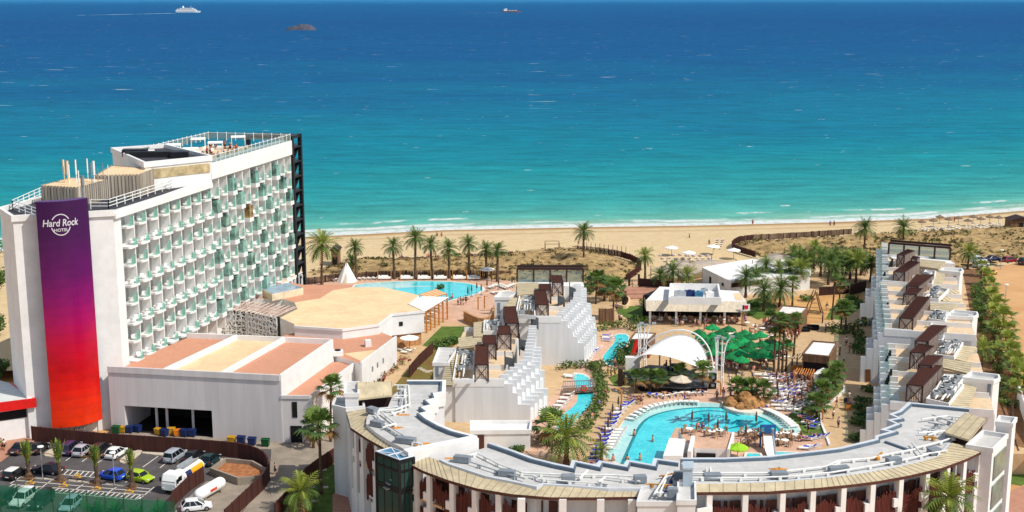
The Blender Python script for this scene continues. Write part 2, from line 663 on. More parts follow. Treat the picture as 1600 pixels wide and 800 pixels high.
def seamat():
 m = bpy.data.materials.new("sea water")
 m.use_nodes = True
 t = m.node_tree
 t.nodes.remove(t.nodes["Principled BSDF"])
 at = t.nodes.new("ShaderNodeAttribute")
 at.attribute_name = "shore_distance"
 d = at.outputs["Fac"]
 geo = t.nodes.new("ShaderNodeNewGeometry")
 sp = t.nodes.new("ShaderNodeSeparateXYZ")
 t.links.new(geo.outputs["Position"], sp.inputs[0])

 def vec(kx, ky, src=None):
  c = t.nodes.new("ShaderNodeCombineXYZ")
  t.links.new(nd(t, 'MULTIPLY', sp.outputs[0], kx), c.inputs[0])
  t.links.new(nd(t, 'MULTIPLY', d if src else sp.outputs[1], ky), c.inputs[1])
  return c.outputs[0]
 # depth colour, with broad patches shifting it; pale far stops paint in horizon haze
 big = noise(t, vec(0.0022, 0.0045), 1.0, 5, 0.6)
 sh = nd(t, 'MULTIPLY', nd(t, 'SUBTRACT', big, 0.5), 0.16)
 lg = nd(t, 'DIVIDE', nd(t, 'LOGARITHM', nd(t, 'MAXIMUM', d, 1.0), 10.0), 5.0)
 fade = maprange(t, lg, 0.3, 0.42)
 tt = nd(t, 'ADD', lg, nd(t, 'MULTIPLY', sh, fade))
 cr = t.nodes.new("ShaderNodeValToRGB")
 t.links.new(tt, cr.inputs[0])
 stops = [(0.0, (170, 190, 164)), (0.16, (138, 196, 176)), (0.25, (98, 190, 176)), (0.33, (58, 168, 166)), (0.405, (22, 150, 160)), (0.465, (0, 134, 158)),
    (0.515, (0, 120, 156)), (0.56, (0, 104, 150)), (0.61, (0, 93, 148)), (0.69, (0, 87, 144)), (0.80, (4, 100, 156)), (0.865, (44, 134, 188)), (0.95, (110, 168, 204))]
 el = cr.color_ramp.elements
 while len(el) < len(stops):
  el.new(0.5)
 for e, (p, c) in zip(el, stops):
  e.position = p
  e.color = (*[q * 0.74 for q in lin(c)], 1)
 col = cr.outputs[0]
 # chop: dark and light streaks at several sizes
 ch = noise(t, vec(0.05, 0.16), 1.0, 6, 0.7)
 ch2 = noise(t, vec(0.012, 0.05), 1.0, 6, 0.7)
 v = nd(t, 'ADD', maprange(t, ch, 0.3, 0.7, 0.74, 1.24, False), maprange(t, ch2, 0.3, 0.7, -0.14, 0.14, False))
 cc = t.nodes.new("ShaderNodeCombineXYZ")
 for i in range(3):
  t.links.new(v, cc.inputs[i])
 col = mixc(t, 1.0, col, cc.outputs[0], 'MULTIPLY')
 # sediment in the surf
 sed = nd(t, 'MULTIPLY', maprange(t, d, 26, 4), maprange(t, noise(t, vec(0.02, 0.12, True), 1.0, 4), 0.4, 0.65))
 col = mixc(t, nd(t, 'MULTIPLY', sed, 0.55), col, lin((150, 164, 138)))
 # foam
 wob = nd(t, 'MULTIPLY', nd(t, 'SUBTRACT', noise(t, vec(0.03, 0.0, True), 1.0, 4), 0.5), 9.0)
 dw = nd(t, 'ADD', d, wob)
 lace = noise(t, vec(0.35, 0.9, True), 1.0, 6, 0.75)
 swash = nd(t, 'MULTIPLY', maprange(t, dw, 8.0, 3.5), maprange(t, lace, 0.36, 0.5))
 br1 = nd(t, 'MULTIPLY', maprange(t, nd(t, 'ABSOLUTE', nd(t, 'SUBTRACT', dw, 9.0)), 3.4, 0.8), maprange(t, noise(t, vec(0.028, 0.05, True), 1.0, 4), 0.44, 0.54))
 br2 = nd(t, 'MULTIPLY', maprange(t, nd(t, 'ABSOLUTE', nd(t, 'SUBTRACT', dw, 19.0)), 2.4, 0.4), maprange(t, noise(t, vec(0.045, 0.03, True), 1.0, 4), 0.52, 0.6))
 br3 = nd(t, 'MULTIPLY', maprange(t, nd(t, 'ABSOLUTE', nd(t, 'SUBTRACT', dw, 31.0)), 1.6, 0.3), maprange(t, noise(t, vec(0.06, 0.02, True), 1.0, 4), 0.6, 0.66))
 cap = nd(t, 'MULTIPLY', maprange(t, noise(t, vec(0.11, 0.42), 1.0, 2, 0.5), 0.73, 0.765), maprange(t, d, 40, 90))
 cap2 = nd(t, 'MULTIPLY', nd(t, 'MULTIPLY', maprange(t, noise(t, vec(0.03, 0.16), 1.0, 2, 0.5), 0.715, 0.75), maprange(t, d, 300, 600)), 0.75)
 lac2 = maprange(t, lace, 0.3, 0.55)
 foam = nd(t, 'MAXIMUM', swash, nd(t, 'MULTIPLY', nd(t, 'MAXIMUM', nd(t, 'MAXIMUM', br1, br2), br3), lac2))
 foam = nd(t, 'MAXIMUM', foam, nd(t, 'MAXIMUM', cap, cap2), True)
 col = mixc(t, foam, col, (0.62, 0.66, 0.65))
 df = t.nodes.new("ShaderNodeBsdfDiffuse")
 t.links.new(col, df.inputs[0])
 gl = t.nodes.new("ShaderNodeBsdfGlossy")
 gl.inputs["Roughness"].default_value = 0.32
 bp = t.nodes.new("ShaderNodeBump")
 bp.inputs["Strength"].default_value = 0.9
 bp.inputs["Distance"].default_value = 1.2
 hh = nd(t, 'ADD', noise(t, vec(0.10, 0.26), 1.0, 6, 0.65), nd(t, 'MULTIPLY', noise(t, vec(0.5, 0.9), 1.0, 4, 0.6), 0.3))
 t.links.new(hh, bp.inputs["Height"])
 t.links.new(bp.outputs[0], gl.inputs["Normal"])
 t.links.new(bp.outputs[0], df.inputs["Normal"])
 mx = t.nodes.new("ShaderNodeMixShader")
 t.links.new(nd(t, 'MULTIPLY', nd(t, 'SUBTRACT', 1.0, foam), 0.055), mx.inputs[0])
 t.links.new(df.outputs[0], mx.inputs[1])
 t.links.new(gl.outputs[0], mx.inputs[2])
 t.links.new(mx.outputs[0], t.nodes["Material Output"].inputs[0])
 return m


SEAM = seamat()
xs = [-120000, -40000, -12000, -4000, -1500, -700, -300, -180] + [-120 + 10 * i for i in range(42)] + [400, 700, 1500, 4000, 12000, 40000, 120000]
ds = [-8, 0, 3, 6, 10, 16, 24, 36, 50, 70, 100, 150, 220, 320, 480, 700, 1000, 1500, 2500, 4500, 8000, 15000, 30000, 60000, 130000, 260000]
vs = [(x, shore(max(-4000, min(4000, x))) + dd, -0.5) for dd in ds for x in xs]
fs = [(j * len(xs) + i, j * len(xs) + i + 1, (j + 1) * len(xs) + i + 1, (j + 1) * len(xs) + i) for j in range(len(ds) - 1) for i in range(len(xs) - 1)]
me = bpy.data.meshes.new("sea")
me.from_pydata(vs, [], fs)
a = me.attributes.new("shore_distance", 'FLOAT', 'POINT')
a.data.foreach_set("value", [dd for dd in ds for x in xs])
me.materials.append(SEAM)
sea = bpy.data.objects.new("sea", me)
COL.objects.link(sea)
sea["kind"] = "structure"


def hnoise(x, y):
 from mathutils import noise as N
 return N.noise(Vc((x, y, 3.1)))


def sandmat():
 m = mat("beach sand", (206, 184, 144), 0.95, 0.06, 0.5, bump=0.05, rgb2=(194, 168, 126))
 t = m.node_tree
 b = t.nodes["Principled BSDF"]
 src = b.inputs["Base Color"].links[0].from_socket
 at = t.nodes.new("ShaderNodeAttribute")
 at.attribute_name = "shore_distance"
 geo = t.nodes.new("ShaderNodeNewGeometry")
 n = noise(t, geo.outputs["Position"], 0.05, 5)
 dd = nd(t, 'ADD', at.outputs["Fac"], nd(t, 'MULTIPLY', nd(t, 'SUBTRACT', n, 0.5), 5))
 wet = maprange(t, dd, -9, -2.5)
 c = mixc(t, wet, src, lin((158, 122, 78)))
 # trampled bands and seaweed litter
 st = noise(t, geo.outputs["Position"], 0.9, 6, 0.75)
 c = mixc(t, nd(t, 'MULTIPLY', maprange(t, st, 0.58, 0.7), 0.35), c, lin((150, 112, 70)))
 wr = nd(t, 'MULTIPLY', maprange(t, nd(t, 'ABSOLUTE', nd(t, 'ADD', dd, 13.0)), 2.2, 0.2), 0.35)
 c = mixc(t, wr, c, lin((140, 104, 66)))
 t.links.new(c, b.inputs["Base Color"])
 return m


SANDM = sandmat()
xs = [-700, -400, -250] + [-170 + 5 * i for i in range(90)] + [300, 340, 400, 500, 700]
ds = [9, 5, 2, 0, -2, -5, -9, -14, -20, -27, -35, -44, -54, -65, -78, -92, -108, -130]
vs = []
for dd in ds:
 for x in xs:
  z = -0.5 - 0.10 * dd if dd > -5 else min(0.0 - 0.055 * (dd + 5), 2.0)
  if -120 < dd < -14:
   z += 0.16 * hnoise(x * .18, dd * .2) + 0.25 * hnoise(x * .05, dd * .07)
  vs.append((x, shore(x) + dd, z))
fs = [((j + 1) * len(xs) + i, (j + 1) * len(xs) + i + 1, j * len(xs) + i + 1, j * len(xs) + i) for j in range(len(ds) - 1) for i in range(len(xs) - 1)]
me = bpy.data.meshes.new("beach")
me.from_pydata(vs, [], fs)
a = me.attributes.new("shore_distance", 'FLOAT', 'POINT')
a.data.foreach_set("value", [dd for dd in ds for x in xs])
me.materials.append(SANDM)
me.polygons.foreach_set("use_smooth", [True] * len(me.polygons))
beach = bpy.data.objects.new("beach", me)
COL.objects.link(beach)
beach["kind"] = "structure"

# broad base ground, one sheet under everything inland
mb = MB()
mb.sheet([(-900, 30), (900, 30), (900, 500), (500, 330), (160, 285), (-45, 262), (-900, 60)], -0.02)
struct("ground", mb, EARTH)

DUNEM = mat("dune sand and dry grass", (188, 158, 108), 0.95, 0.1, 0.55, bump=0.15, detail=8, rgb2=(112, 92, 58))
DUNE_POLYS = {
 "dune": PP([(470, 425), (560, 402), (640, 400), (760, 397), (840, 387), (900, 384), (960, 398), (1000, 412), (1004, 424), (975, 440), (930, 447), (800, 447), (640, 441), (540, 440), (480, 440)], 2.6),
 "dune.001": PP([(1146, 378), (1160, 374), (1230, 371), (1320, 366), (1450, 358), (1600, 352), (1800, 345), (1800, 410), (1600, 405), (1520, 412), (1400, 420), (1300, 410), (1210, 402), (1160, 392), (1145, 385)], 2.6),
}


def dune_h(p, poly):
 dmin = 1e9
 for i in range(len(poly)):
  a, b = Vc(poly[i][:2]), Vc(poly[(i + 1) % len(poly)][:2])
  ab = b - a
  t_ = max(0, min(1, (Vc(p) - a).dot(ab) / ab.length_squared))
  dmin = min(dmin, (Vc(p) - a - ab * t_).length)
 k = min(1, dmin / 6)
 return 2.2 + k * (1.2 + 0.9 * hnoise(p[0] * .09, p[1] * .09) + 0.6 * hnoise(p[0] * .3, p[1] * .3)), dmin


dune_pts = []
for nm, poly in DUNE_POLYS.items():
 x0, x1 = min(p[0] for p in poly), max(p[0] for p in poly)
 y0, y1 = min(p[1] for p in poly), max(p[1] for p in poly)
 g = {}
 mb = MB()
 nx, ny = int((x1 - x0) / 1.3) + 1, int((y1 - y0) / 1.3) + 1
 for i in range(nx):
  for j in range(ny):
   p = (x0 + i * 1.3, y0 + j * 1.3)
   if inside(p, poly):
    z, dm = dune_h(p, poly)
    g[i, j] = len(mb.v)
    mb.v.append((p[0], p[1], z))
    if dm > 0.5 and p[0] < 190:
     dune_pts.append((p[0], p[1], z))
 for (i, j) in g:
  q = [(i, j), (i + 1, j), (i + 1, j + 1), (i, j + 1)]
  if all(k in g for k in q):
   mb.f.append([g[k] for k in q])
   mb.m.append(0)
 struct(nm, mb, DUNEM, True)

# scrub on the dunes: tufts nobody could count
mb = MB()
for (x, y, z) in dune_pts:
 dens = hnoise(x * .11 + 5, y * .16) + 0.35 * hnoise(x * .5, y * .5)
 if R.random() < max(0.08, 0.32 + 1.0 * dens):
  s = R.uniform(0.35, 0.95) * (1.25 if dens > 0.25 else 0.85)
  cx, cy = x + R.uniform(-.6, .6), y + R.uniform(-.6, .6)
  mi = 1 if (dens > 0.22 and R.random() < .5) or (x > 100 and R.random() < .45) else 0
  for k in range(11):
   a = R.uniform(0, 2 * PI)
   rr = R.uniform(0, s)
   p = Vc((cx + rr * math.cos(a), cy + rr * math.sin(a), z + R.uniform(-.05, .45) * s))
   e = Vc((R.uniform(-1, 1), R.uniform(-1, 1), R.uniform(-.3, 1))).normalized() * s * R.uniform(.25, .5)
   f = e.cross(Vc((R.uniform(-1, 1), R.uniform(-1, 1), R.uniform(-1, 1)))).normalized() * s * R.uniform(.12, .3)
   mb.quad(p - e, p + f, p + e, p - f, mi)
o = mb.build("dune_scrub", [SCRUB, SCRUBG])
o["kind"] = "stuff"

# ================================================================== SHIPS AND ISLET
for (px0, px1, py, nm, lab, cat) in ((274, 314, 19.5, "passenger_ship", "white passenger ship with stacked decks sailing on the horizon at left", "ship"),
         (784, 814, 19.0, "cargo_ship", "small pale cargo ship with brown hull far out at sea, trailing a thin wake", "ship")):
 a, b = P(px0, py, -0.5), P(px1, py, -0.5)
 L = (b - a).length
 c = (a + b) / 2
 t = E(nm, lab, cat, c)
 u = L
 h = u * 0.045
 mb = MB()
 hull = [(-.5, .06), (-.48, .075), (.3, .075), (.5, 0), (.3, -.075), (-.48, -.075)]
 vs = [(x * .93 * u, y * u, -0.5) for x, y in hull] + [(x * u, y * 1.2 * u, h * 1.3) for x, y in hull]
 n = len(hull)
 mb.add(vs, [(i, (i + 1) % n, n + (i + 1) % n, n + i)[::-1] for i in range(n)] + [tuple(range(n, 2 * n))[::-1]])
 mb.v = [tuple(Vc(v) + Vc((c.x, c.y, 0))) for v in mb.v]
 mb.build("hull", PAINT if cat and nm[0] == 'p' else mat("brown hull", (150, 110, 96), .6), t)
 if nm[0] == 'p':
  for k, (x0, x1, z0) in enumerate(((-.46, .34, 1.3), (-.42, .28, 2.2), (-.3, .2, 3.0))):
   m2 = MB()
   m2.box((c.x + (x0 + x1) / 2 * u, c.y, h * (z0 + .4)), ((x1 - x0) * u, .12 * u, h * .8))
   dk = m2.build("deck", PAINT, t)
   m3 = MB()
   m3.box((c.x + (x0 + x1) / 2 * u, c.y, h * (z0 + .45)), ((x1 - x0) * u * .94, .122 * u, h * .28))
   m3.build("window_band", GREYDK, dk)
  m2 = MB()
  m2.cyl((c.x - .18 * u, c.y, h * 3.8), (c.x - .2 * u, c.y, h * 5.4), .035 * u, .025 * u, 10)
  m2.build("funnel", PAINT, t)
  m2 = MB()
  m2.cyl((c.x + .12 * u, c.y, h * 3.8), (c.x + .12 * u, c.y, h * 5.8), .006 * u, .004 * u, 6)
  m2.build("mast", PAINT, t)
 else:
  m2 = MB()
  m2.box((c.x - .3 * u, c.y, h * 2.4), (.18 * u, .1 * u, h * 2.2))
  m2.box((c.x - .28 * u, c.y, h * 3.8), (.1 * u, .12 * u, h * .6))
  m2.build("bridge", PAINT, t)
  for k in range(3):
   m2 = MB()
   m2.box((c.x + (-.08 + k * .15) * u, c.y, h * 1.7), (.11 * u, .09 * u, h * .8))
   m2.build("hatch", GREYSHADE, t)
  m2 = MB()
  m2.cyl((c.x + .3 * u, c.y, h * 1.2), (c.x + .3 * u, c.y, h * 3.6), .008 * u, .005 * u, 6)
  m2.build("mast", GREYDK, t)
FOAMM = mat("wake foam", (196, 216, 222), 0.8, 0.2, 0.02)
for (a, b, w0, w1, nm) in (((277, 20.6), (120, 24.0), 18, 5, "wake"), ((785, 20.0), (722, 20.6), 12, 4, "wake.001")):
 A_, B_ = P(*a, -.45), P(*b, -.45)
 d = (B_ - A_)
 nrm = Vc((-d.y, d.x, 0)).normalized()
 mb = MB()
 N_ = 26
 rng = R
 pl = [(A_ + d * (k / N_), (w0 + (w1 - w0) * k / N_) * R.uniform(.35, 1.3)) for k in range(N_ + 1)]
 for (p, wa), (q, wb) in zip(pl, pl[1:]):
  if R.random() < .82:
   mb.quad(p + nrm * wa, p - nrm * wa, q - nrm * wb, q + nrm * wb)
 struct(nm, mb, FOAMM)
# islet
a, b = P(446, 47, -.5), P(494, 47, -.5)
mb = MB()
N_, M_ = 40, 10
Li = (b - a).length
prof = [0, .35, .5, .55, .62, .7, .68, .8, .95, 1.0, .92, 1.0, .97, .8, .85, .6, .45, 0]
for j in range(M_ + 1):
 v = j / M_ * 2 - 1
 for i in range(N_ + 1):
  u = i / N_
  k = u * (len(prof) - 1)
  h = prof[int(k)] + (prof[min(int(k) + 1, len(prof) - 1)] - prof[int(k)]) * (k % 1)
  z = -.8 + 12 * h * max(0, 1 - abs(v) ** 3) * (1 + .18 * hnoise(u * 14, v * 3))
  mb.v.append((a.x + Li * u, a.y + 14 * v * (0.6 + .4 * math.sin(PI * u)), z))
for j in range(M_):
 for i in range(N_):
  q = j * (N_ + 1) + i
  mb.f.append([q, q + 1, q + N_ + 2, q + N_ + 1])
  mb.m.append(0)
struct("rock_islet", mb, ISLE)

# ================================================================== PLAZA LEVEL AND GROUND SURFACES
plaza = [(-21, 184), (-12, 174), (-6, 160), (0, 152), (20, 146), (40, 149), (56, 158), (64, 168), (92, 168), (130, 175), (150, 230), (146, 296), (90, 291), (60, 285), (20, 278), (-20, 281), (-52, 287), (-60, 280), (-46, 258), (-21, 254)]
mb = MB()
mb.prism(plaza, 0.0, ZP)
struct("promenade", mb, PAVT)
z = ZP + .004


def area(name, pts, m, zz=None, kind="structure"):
 mb = MB()
 mb.sheet(pts, zz if zz is not None else pts[0].z)
 o = mb.build(name, m)
 o["kind"] = kind
 return o


# pool terraces of rosy paving
area("pool_terrace", PP(smoothline([(920, 745), (955, 690), (975, 655), (1005, 625), (1060, 608), (1140, 600), (1230, 590), (1290, 588), (1320, 600), (1300, 625), (1240, 690), (1225, 720), (1180, 745)], 1), z), PAVP)
area("pool_terrace.001", PP([(800, 708), (825, 655), (868, 615), (905, 572), (925, 545), (948, 515), (975, 512), (985, 530), (940, 580), (945, 610), (900, 680), (860, 715)], z), PAVP)
area("pool_terrace.002", PP([(470, 448), (500, 437), (650, 434), (800, 437), (808, 470), (770, 495), (700, 505), (640, 480), (520, 470)], z), PAVP)
area("dirt_lot", PP([(1530, 455), (1545, 420), (1600, 408), (1760, 400), (1760, 700), (1590, 640), (1555, 560)], z), mat("dirt lot", (202, 160, 112), 0.95, 0.12, 0.12, bump=0.03, rgb2=(188, 142, 94), dirt=0.12))
area("planting_bed", PP([(1503, 420), (1530, 420), (1555, 520), (1600, 640), (1600, 700), (1560, 690), (1530, 560)], z + .004), SOIL)
area("gravel_yard", PP([(1180, 470), (1250, 462), (1345, 450), (1350, 470), (1300, 500), (1240, 510), (1180, 500)], z), EARTH)
# lawns
for k, (pts, m) in enumerate([
 (PP([(660, 540), (690, 510), (740, 510), (740, 525), (720, 530), (680, 545)], z + .004), GRASS),
 (PP([(600, 620), (640, 575), (700, 560), (690, 600), (680, 620)], z + .004), LAWNDRY),
 (PP([(650, 560), (690, 530), (720, 530), (700, 550), (660, 575)], z + .008), LAWNDRY),
 (PP([(960, 478), (1008, 478), (1008, 500), (985, 500), (965, 490)], z + .004), GRASS),
 (PP([(1000, 455), (1050, 452), (1048, 466), (1010, 470)], z + .004), GRASS),
 (PP([(1165, 470), (1200, 462), (1215, 480), (1185, 500), (1168, 492)], z + .004), GRASS),
 (PP([(1300, 480), (1330, 462), (1350, 470), (1345, 480), (1318, 500), (1290, 498)], z + .004), GRASS),
 (PP([(1180, 492), (1215, 488), (1216, 494), (1185, 498)], z + .008), GRASS),
 (PP([(1325, 452), (1345, 450), (1346, 458), (1330, 462)], z + .008), GRASS),
 (PP([(950, 590), (985, 575), (990, 585), (1000, 603), (960, 603)], z + .004), GRASS),
 (PP(smoothline([(1228, 690), (1224, 668), (1237, 640), (1272, 620), (1296, 596), (1318, 600), (1312, 615), (1282, 637), (1280, 650), (1292, 684)], 1), z + .004), GRASS),
 (PP([(1575, 705), (1592, 690), (1610, 720), (1600, 760), (1575, 755)], .004), GRASS),
]):
 o = area("lawn" if k == 0 else "lawn.%03d" % k, pts, m, zz=pts[0].z)
# white kerb winding along the promenade
kl = smoothline(PP([(1296, 697), (1290, 680), (1282, 660), (1284, 642), (1300, 628), (1318, 614), (1320, 606), (1312, 598)], ZP), 2)
mb = MB()
mb.wall(kl, ZP, ZP + .28, .3)
struct("kerb", mb, WHITE)
# beige timber edging by the play area
mb = MB()
mb.wall(smoothline(PP([(945, 468), (975, 466), (985, 470), (980, 484), (965, 480)], ZP), 2), ZP, ZP + .7, .35)
struct("terrace_edge", mb, TANROOF)
mb = MB()
for k, (y_, zz) in enumerate(((452, .5), (457, .4), (463, .3))):
 mb.prism(PP([(975, y_), (1010, y_ - 1), (1040, y_ - 2), (1040, y_ + 3), (1010, y_ + 4), (975, y_ + 5)], ZP), ZP, ZP + zz)
struct("garden_step", mb, PAVR)

# car park and service road at street level
area("car_park", PP([(-160, 900), (-160, 700), (0, 700), (60, 688), (350, 692), (424, 702), (425, 742), (300, 900)], .01), ASPH)
area("service_road", PP([(424, 702), (330, 692), (330, 660), (530, 672), (520, 700), (500, 722), (470, 765), (390, 900), (300, 900), (360, 830), (405, 762), (422, 735)], .014), CONCR)
area("loading_apron", PP([(160, 690), (180, 655), (440, 660), (440, 700), (330, 705)], .018), CONCR)
area("sidewalk", smoothline(PP([(-160, 716), (-40, 704), (0, 697), (52, 686), (56, 692), (20, 708), (0, 723), (-40, 745), (-160, 800)], .1), 1), PAVR, zz=.1)
area("forecourt", PP([(-200, 640), (0, 640), (60, 676), (60, 690), (-200, 720)], .006), PAVR)
area("front_path", PP([(518, 900), (520, 772), (540, 765), (560, 800), (560, 900)], .012), PAVR)
area("front_lawn", PP([(470, 790), (505, 730), (519, 712), (530, 765), (520, 772), (518, 900), (430, 900)], .008), GRASS)
area("forecourt.001", PP([(1572, 770), (1600, 757), (1800, 760), (1800, 1000), (1540, 1000)], .008), PAVR)

mk = MB()


def line(a, b, wd=.14, zz=.016, m=mk, mi=0):
 a, b = P(*a), P(*b)
 d = (b - a).normalized()
 n = Vc((-d.y, d.x, 0)) * wd / 2
 m.quad(*[Vc((q.x, q.y, zz)) for q in (a + n, a - n, b - n, b + n)], mi)


for a, b in [((103, 720), (116, 710)), ((128, 721.5), (143, 711)), ((153, 723), (168, 713)), ((223, 730), (247, 713)), ((250, 731), (268, 717)), ((276, 733), (292, 722)), ((300, 735), (318, 723)),
    ((0, 737), (4, 735)), ((16, 756), (34, 744)), ((67, 760), (80, 751)), ((118, 765), (130, 757)), ((167, 771), (182, 761)), ((218, 780), (241, 761)),
    ((30, 745), (60, 748)), ((98, 751), (150, 756)), ((160, 757), (235, 764)), ((196, 754), (200, 751)), ((20, 750), (235, 769))]:
 line(a, b)
line((18, 757), (226, 773.5)); line((7, 763), (213, 781)); line((213, 781), (226, 773.5))
for k in range(26):
 x = 10 + k * 8
 line((x, 763.2 + (x - 7) * .0874), (x + 9.5, 757.6 + (x + 9.5 - 18) * .079), .16)
line((103, 734), (150, 738)); line((97, 741.5), (146, 746))
for k in range(7):
 x = 99 + k * 8
 line((x, 742 + (x - 97) * .09), (x + 8, 734.3 + (x + 8 - 103) * .085), .16)
for (x, y) in ((46, 754.5), (98, 758.5), (150, 763), (201, 768), (119, 745)):
 c = P(x, y)
 # wheelchair symbol: wheel, back, seat and leg, head
 for k in range(14):
  a0, a1 = k * 2 * PI / 16 - 2.6, (k + 1) * 2 * PI / 16 - 2.6
  p = [Vc((c.x + r * math.cos(t_), c.y + r * math.sin(t_), .016)) for r, t_ in ((.45, a0), (.62, a0), (.62, a1), (.45, a1))]
  mk.quad(*p, 1)
 for (cx, cy, sx, sy) in ((-.1, .55, .2, .9), (.3, .25, .8, .18), (.65, -.1, .18, .7), (-.12, 1.2, .34, .34)):
  mk.sheet([(c.x + cx - sx / 2, c.y + cy - sy / 2), (c.x + cx + sx / 2, c.y + cy - sy / 2), (c.x + cx + sx / 2, c.y + cy + sy / 2), (c.x + cx - sx / 2, c.y + cy + sy / 2)], .017, 1)
struct("car_park_marking", mk, [LINEW, LINEY])
for k, pts in enumerate([[(67, 713), (72, 706), (92, 698), (102, 700), (98, 711), (82, 715)], [(186, 723), (190, 716), (212, 704), (225, 705), (206, 721), (194, 725)],
       [(222, 706), (350, 716), (345, 722), (300, 716), (222, 710)]]):
 mb = MB()
 mb.prism(smoothloop(PP(pts), 1), 0, .13, 0)
 struct("traffic_island" if k == 0 else "traffic_island.%03d" % k, mb, KERB)
mb = MB()
for (x, y) in ((45, 746), (95, 750.5), (150, 755.5), (207, 761.5)):
 mb.prism(PP([(x - 11, y + 2.5), (x - 5, y - 3), (x + 9, y - 2), (x + 4, y + 4)]), 0, .14)
struct("planter_bed", mb, SOIL)
mb = MB()
for (x0, y0, x1, y1) in ((54, 747.5, 84, 750), (106, 751.5, 138, 754.5), (164, 757, 196, 760)):
 for q in ((x0, y0, x0 + 12, y0 + 1), (x0 + 14, y0 + 1.2, x1, y1)):
  mb.prism(PP([(q[0], q[1] + 1), (q[0] + 2, q[1] - 1.5), (q[2] + 2, q[3] - 1.5), (q[2], q[3] + 1)]), 0, .12)
struct("kerb_block", mb, KERB)
# ================================================================== HOTEL TOWER
TO = Vc((-58.9, 189.5))
TA = Vc((14.5, 65.9)).normalized()
TN = Vc((TA.y, -TA.x))


def W(s, n, z=0.0):
 p = TO + TA * s + TN * n
 return Vc((p.x, p.y, z))


tower = E("hotel_tower", "tall white hotel tower with rows of balconies and a purple to orange sign", "hotel", W(0, -9, 0))
L0, L1 = P(0, 330, 33.3), P(20, 343, 33.3)
mb = MB()
near = [L1, W(-1.8, 0), W(.3, 0), W(.3, -2), W(31, -2), W(31, -18), L0]
mb.prism(near, 0, 33.2, 0, 1)
mb.prism([W(31, -2), W(67.5, -2), W(67.5, -18), W(31, -18)], 0, 35.25, 0, 2)
mb.build("wall", [WHITE, ROOFD, TERRACE], tower)
mb = MB()
mb.wall([W(-1.8, .2), L1, L0, W(31, -18)], 33.0, 33.9, .5)
mb.prism([W(-1.9, -.6), W(-1.9, .45), W(31, .45), W(31, -2.2), W(29, -2.2)], 32.55, 33.35)
mb.build("roof_edge", WHITE, tower)
mb = MB()
mb.prism([W(30.9, -2.2), W(30.9, .35), W(67.7, .35), W(67.7, -2.2)], 33.9, 36.7)
mb.build("roof_parapet", WHITE, tower)
# fins: one dividing wall at each bay
near_b = [.3 + 3.84 * i for i in range(9)]
far_b = [31 + 36.5 / 11 * i for i in range(12)]
for i, s in enumerate(near_b[1:] + far_b[1:]):
 mb = MB()
 zt_ = 32.6 if s < 31.5 else 34.0
 mb.prism([W(s - .12, -1.98), W(s + .12, -1.98), W(s + .12, 0), W(s - .12, 0)], 6.5, zt_)
 f = mb.build("fin_wall", WHITE, tower)
 if s < 31.5:
  m2 = MB()
  m2.prism([W(s - .14, -1.96), W(s - .125, -1.96), W(s - .125, -1.5), W(s - .14, -1.5)], 9, 32.4)
  m2.build("window_slot", ROOFG, f)
# plain end of the facade at the near corner
ZK = [33.65 - 3.0 * k for k in range(0, 9)]
n_balc = 0
stuff = [MB(), MB(), MB()]
chair_spots = []
for part in (0, 1):
 bs = near_b if part == 0 else far_b
 for i in range(len(bs) - 1):
  for k in range(0, 9):
   z0 = ZK[k]
   if part == 0 and k == 0:
    continue
   if part == 1 and (z0 > 33 or z0 < 9.5):
    continue
   s0, s1 = bs[i], bs[i + 1]
   dbl = part == 0 and (k + i // 9) % 2 == 0
   win = part == 1 and (i * 2 + k + 1) % 3 == 0
   own = n_balc < 100 and (part == 0 or k % 2 == 0 or i < 5)
   slab, gl, dk = MB(), MB(), MB()
   nn = .7 if dbl else .25
   sa = s0 + (s1 - s0) * (.3 if dbl else .45)
   sb = s1 - .14
   if win:
    sa = s0 + (s1 - s0) * .45
    slab.prism([W(sa - .1, -1.9), W(sa - .1, .5), W(sb, .5), W(sb, -1.9)], z0 - .75, z0)
    dk.prism([W(sa, -1.8), W(sa, .42), W(sb - .03, .42), W(sb - .03, -1.8)], z0, z0 + 2.25)
   else:
    q = [W(sa, -1.95), W(sa, nn - .35), W(sa + .35, nn), W(sb - .3, nn), W(sb, nn - .3), W(sb, -1.95)]
    slab.prism(q, z0 - .34, z0)
    if dbl:
     gl.wall([W(sb - 1.3, nn - .06), W(sb - .33, nn - .06), W(sb - .05, nn - .33), W(sb - .05, -.2)], z0 + .03, z0 + .95, .05)
    else:
     gl.wall([W(sa + .5, nn - .06), W(sb - .33, nn - .06), W(sb - .05, nn - .33), W(sb - .05, -.3)], z0 + .03, z0 + 1.4, .05)
    chair_spots.append((W((sa + sb) / 2 - (.55 if dbl else .1), nn - .75, z0), k, i, part, 'near' if dbl else ''))
    if dbl:
     chair_spots.append((W((sa + sb) / 2 + .75, nn - .8, z0), k, i, part, 'far'))
   if own:
    n_balc += 1
    b = slab.build("balcony", WHITE, tower)
    if win:
     dk.build("bay_window", R.choice([WINDT] * 6 + [CURT]), b)
    else:
     gl.build("glass_screen", AQUA, b)
   else:
    for a_, c_ in zip(stuff, (slab, gl, dk)):
     a_.v, o_ = a_.v + c_.v, len(a_.v)
     a_.f += [[q + o_ for q in f] for f in c_.f]
     a_.m += c_.m
for mb, nm, m in zip(stuff, ("balcony_row", "glass_screen_row", "bay_window_row"), (WHITE, AQUA, WINDT)):
 if mb.v:
  o = mb.build(nm, m, tower)
  o["kind"] = "stuff"
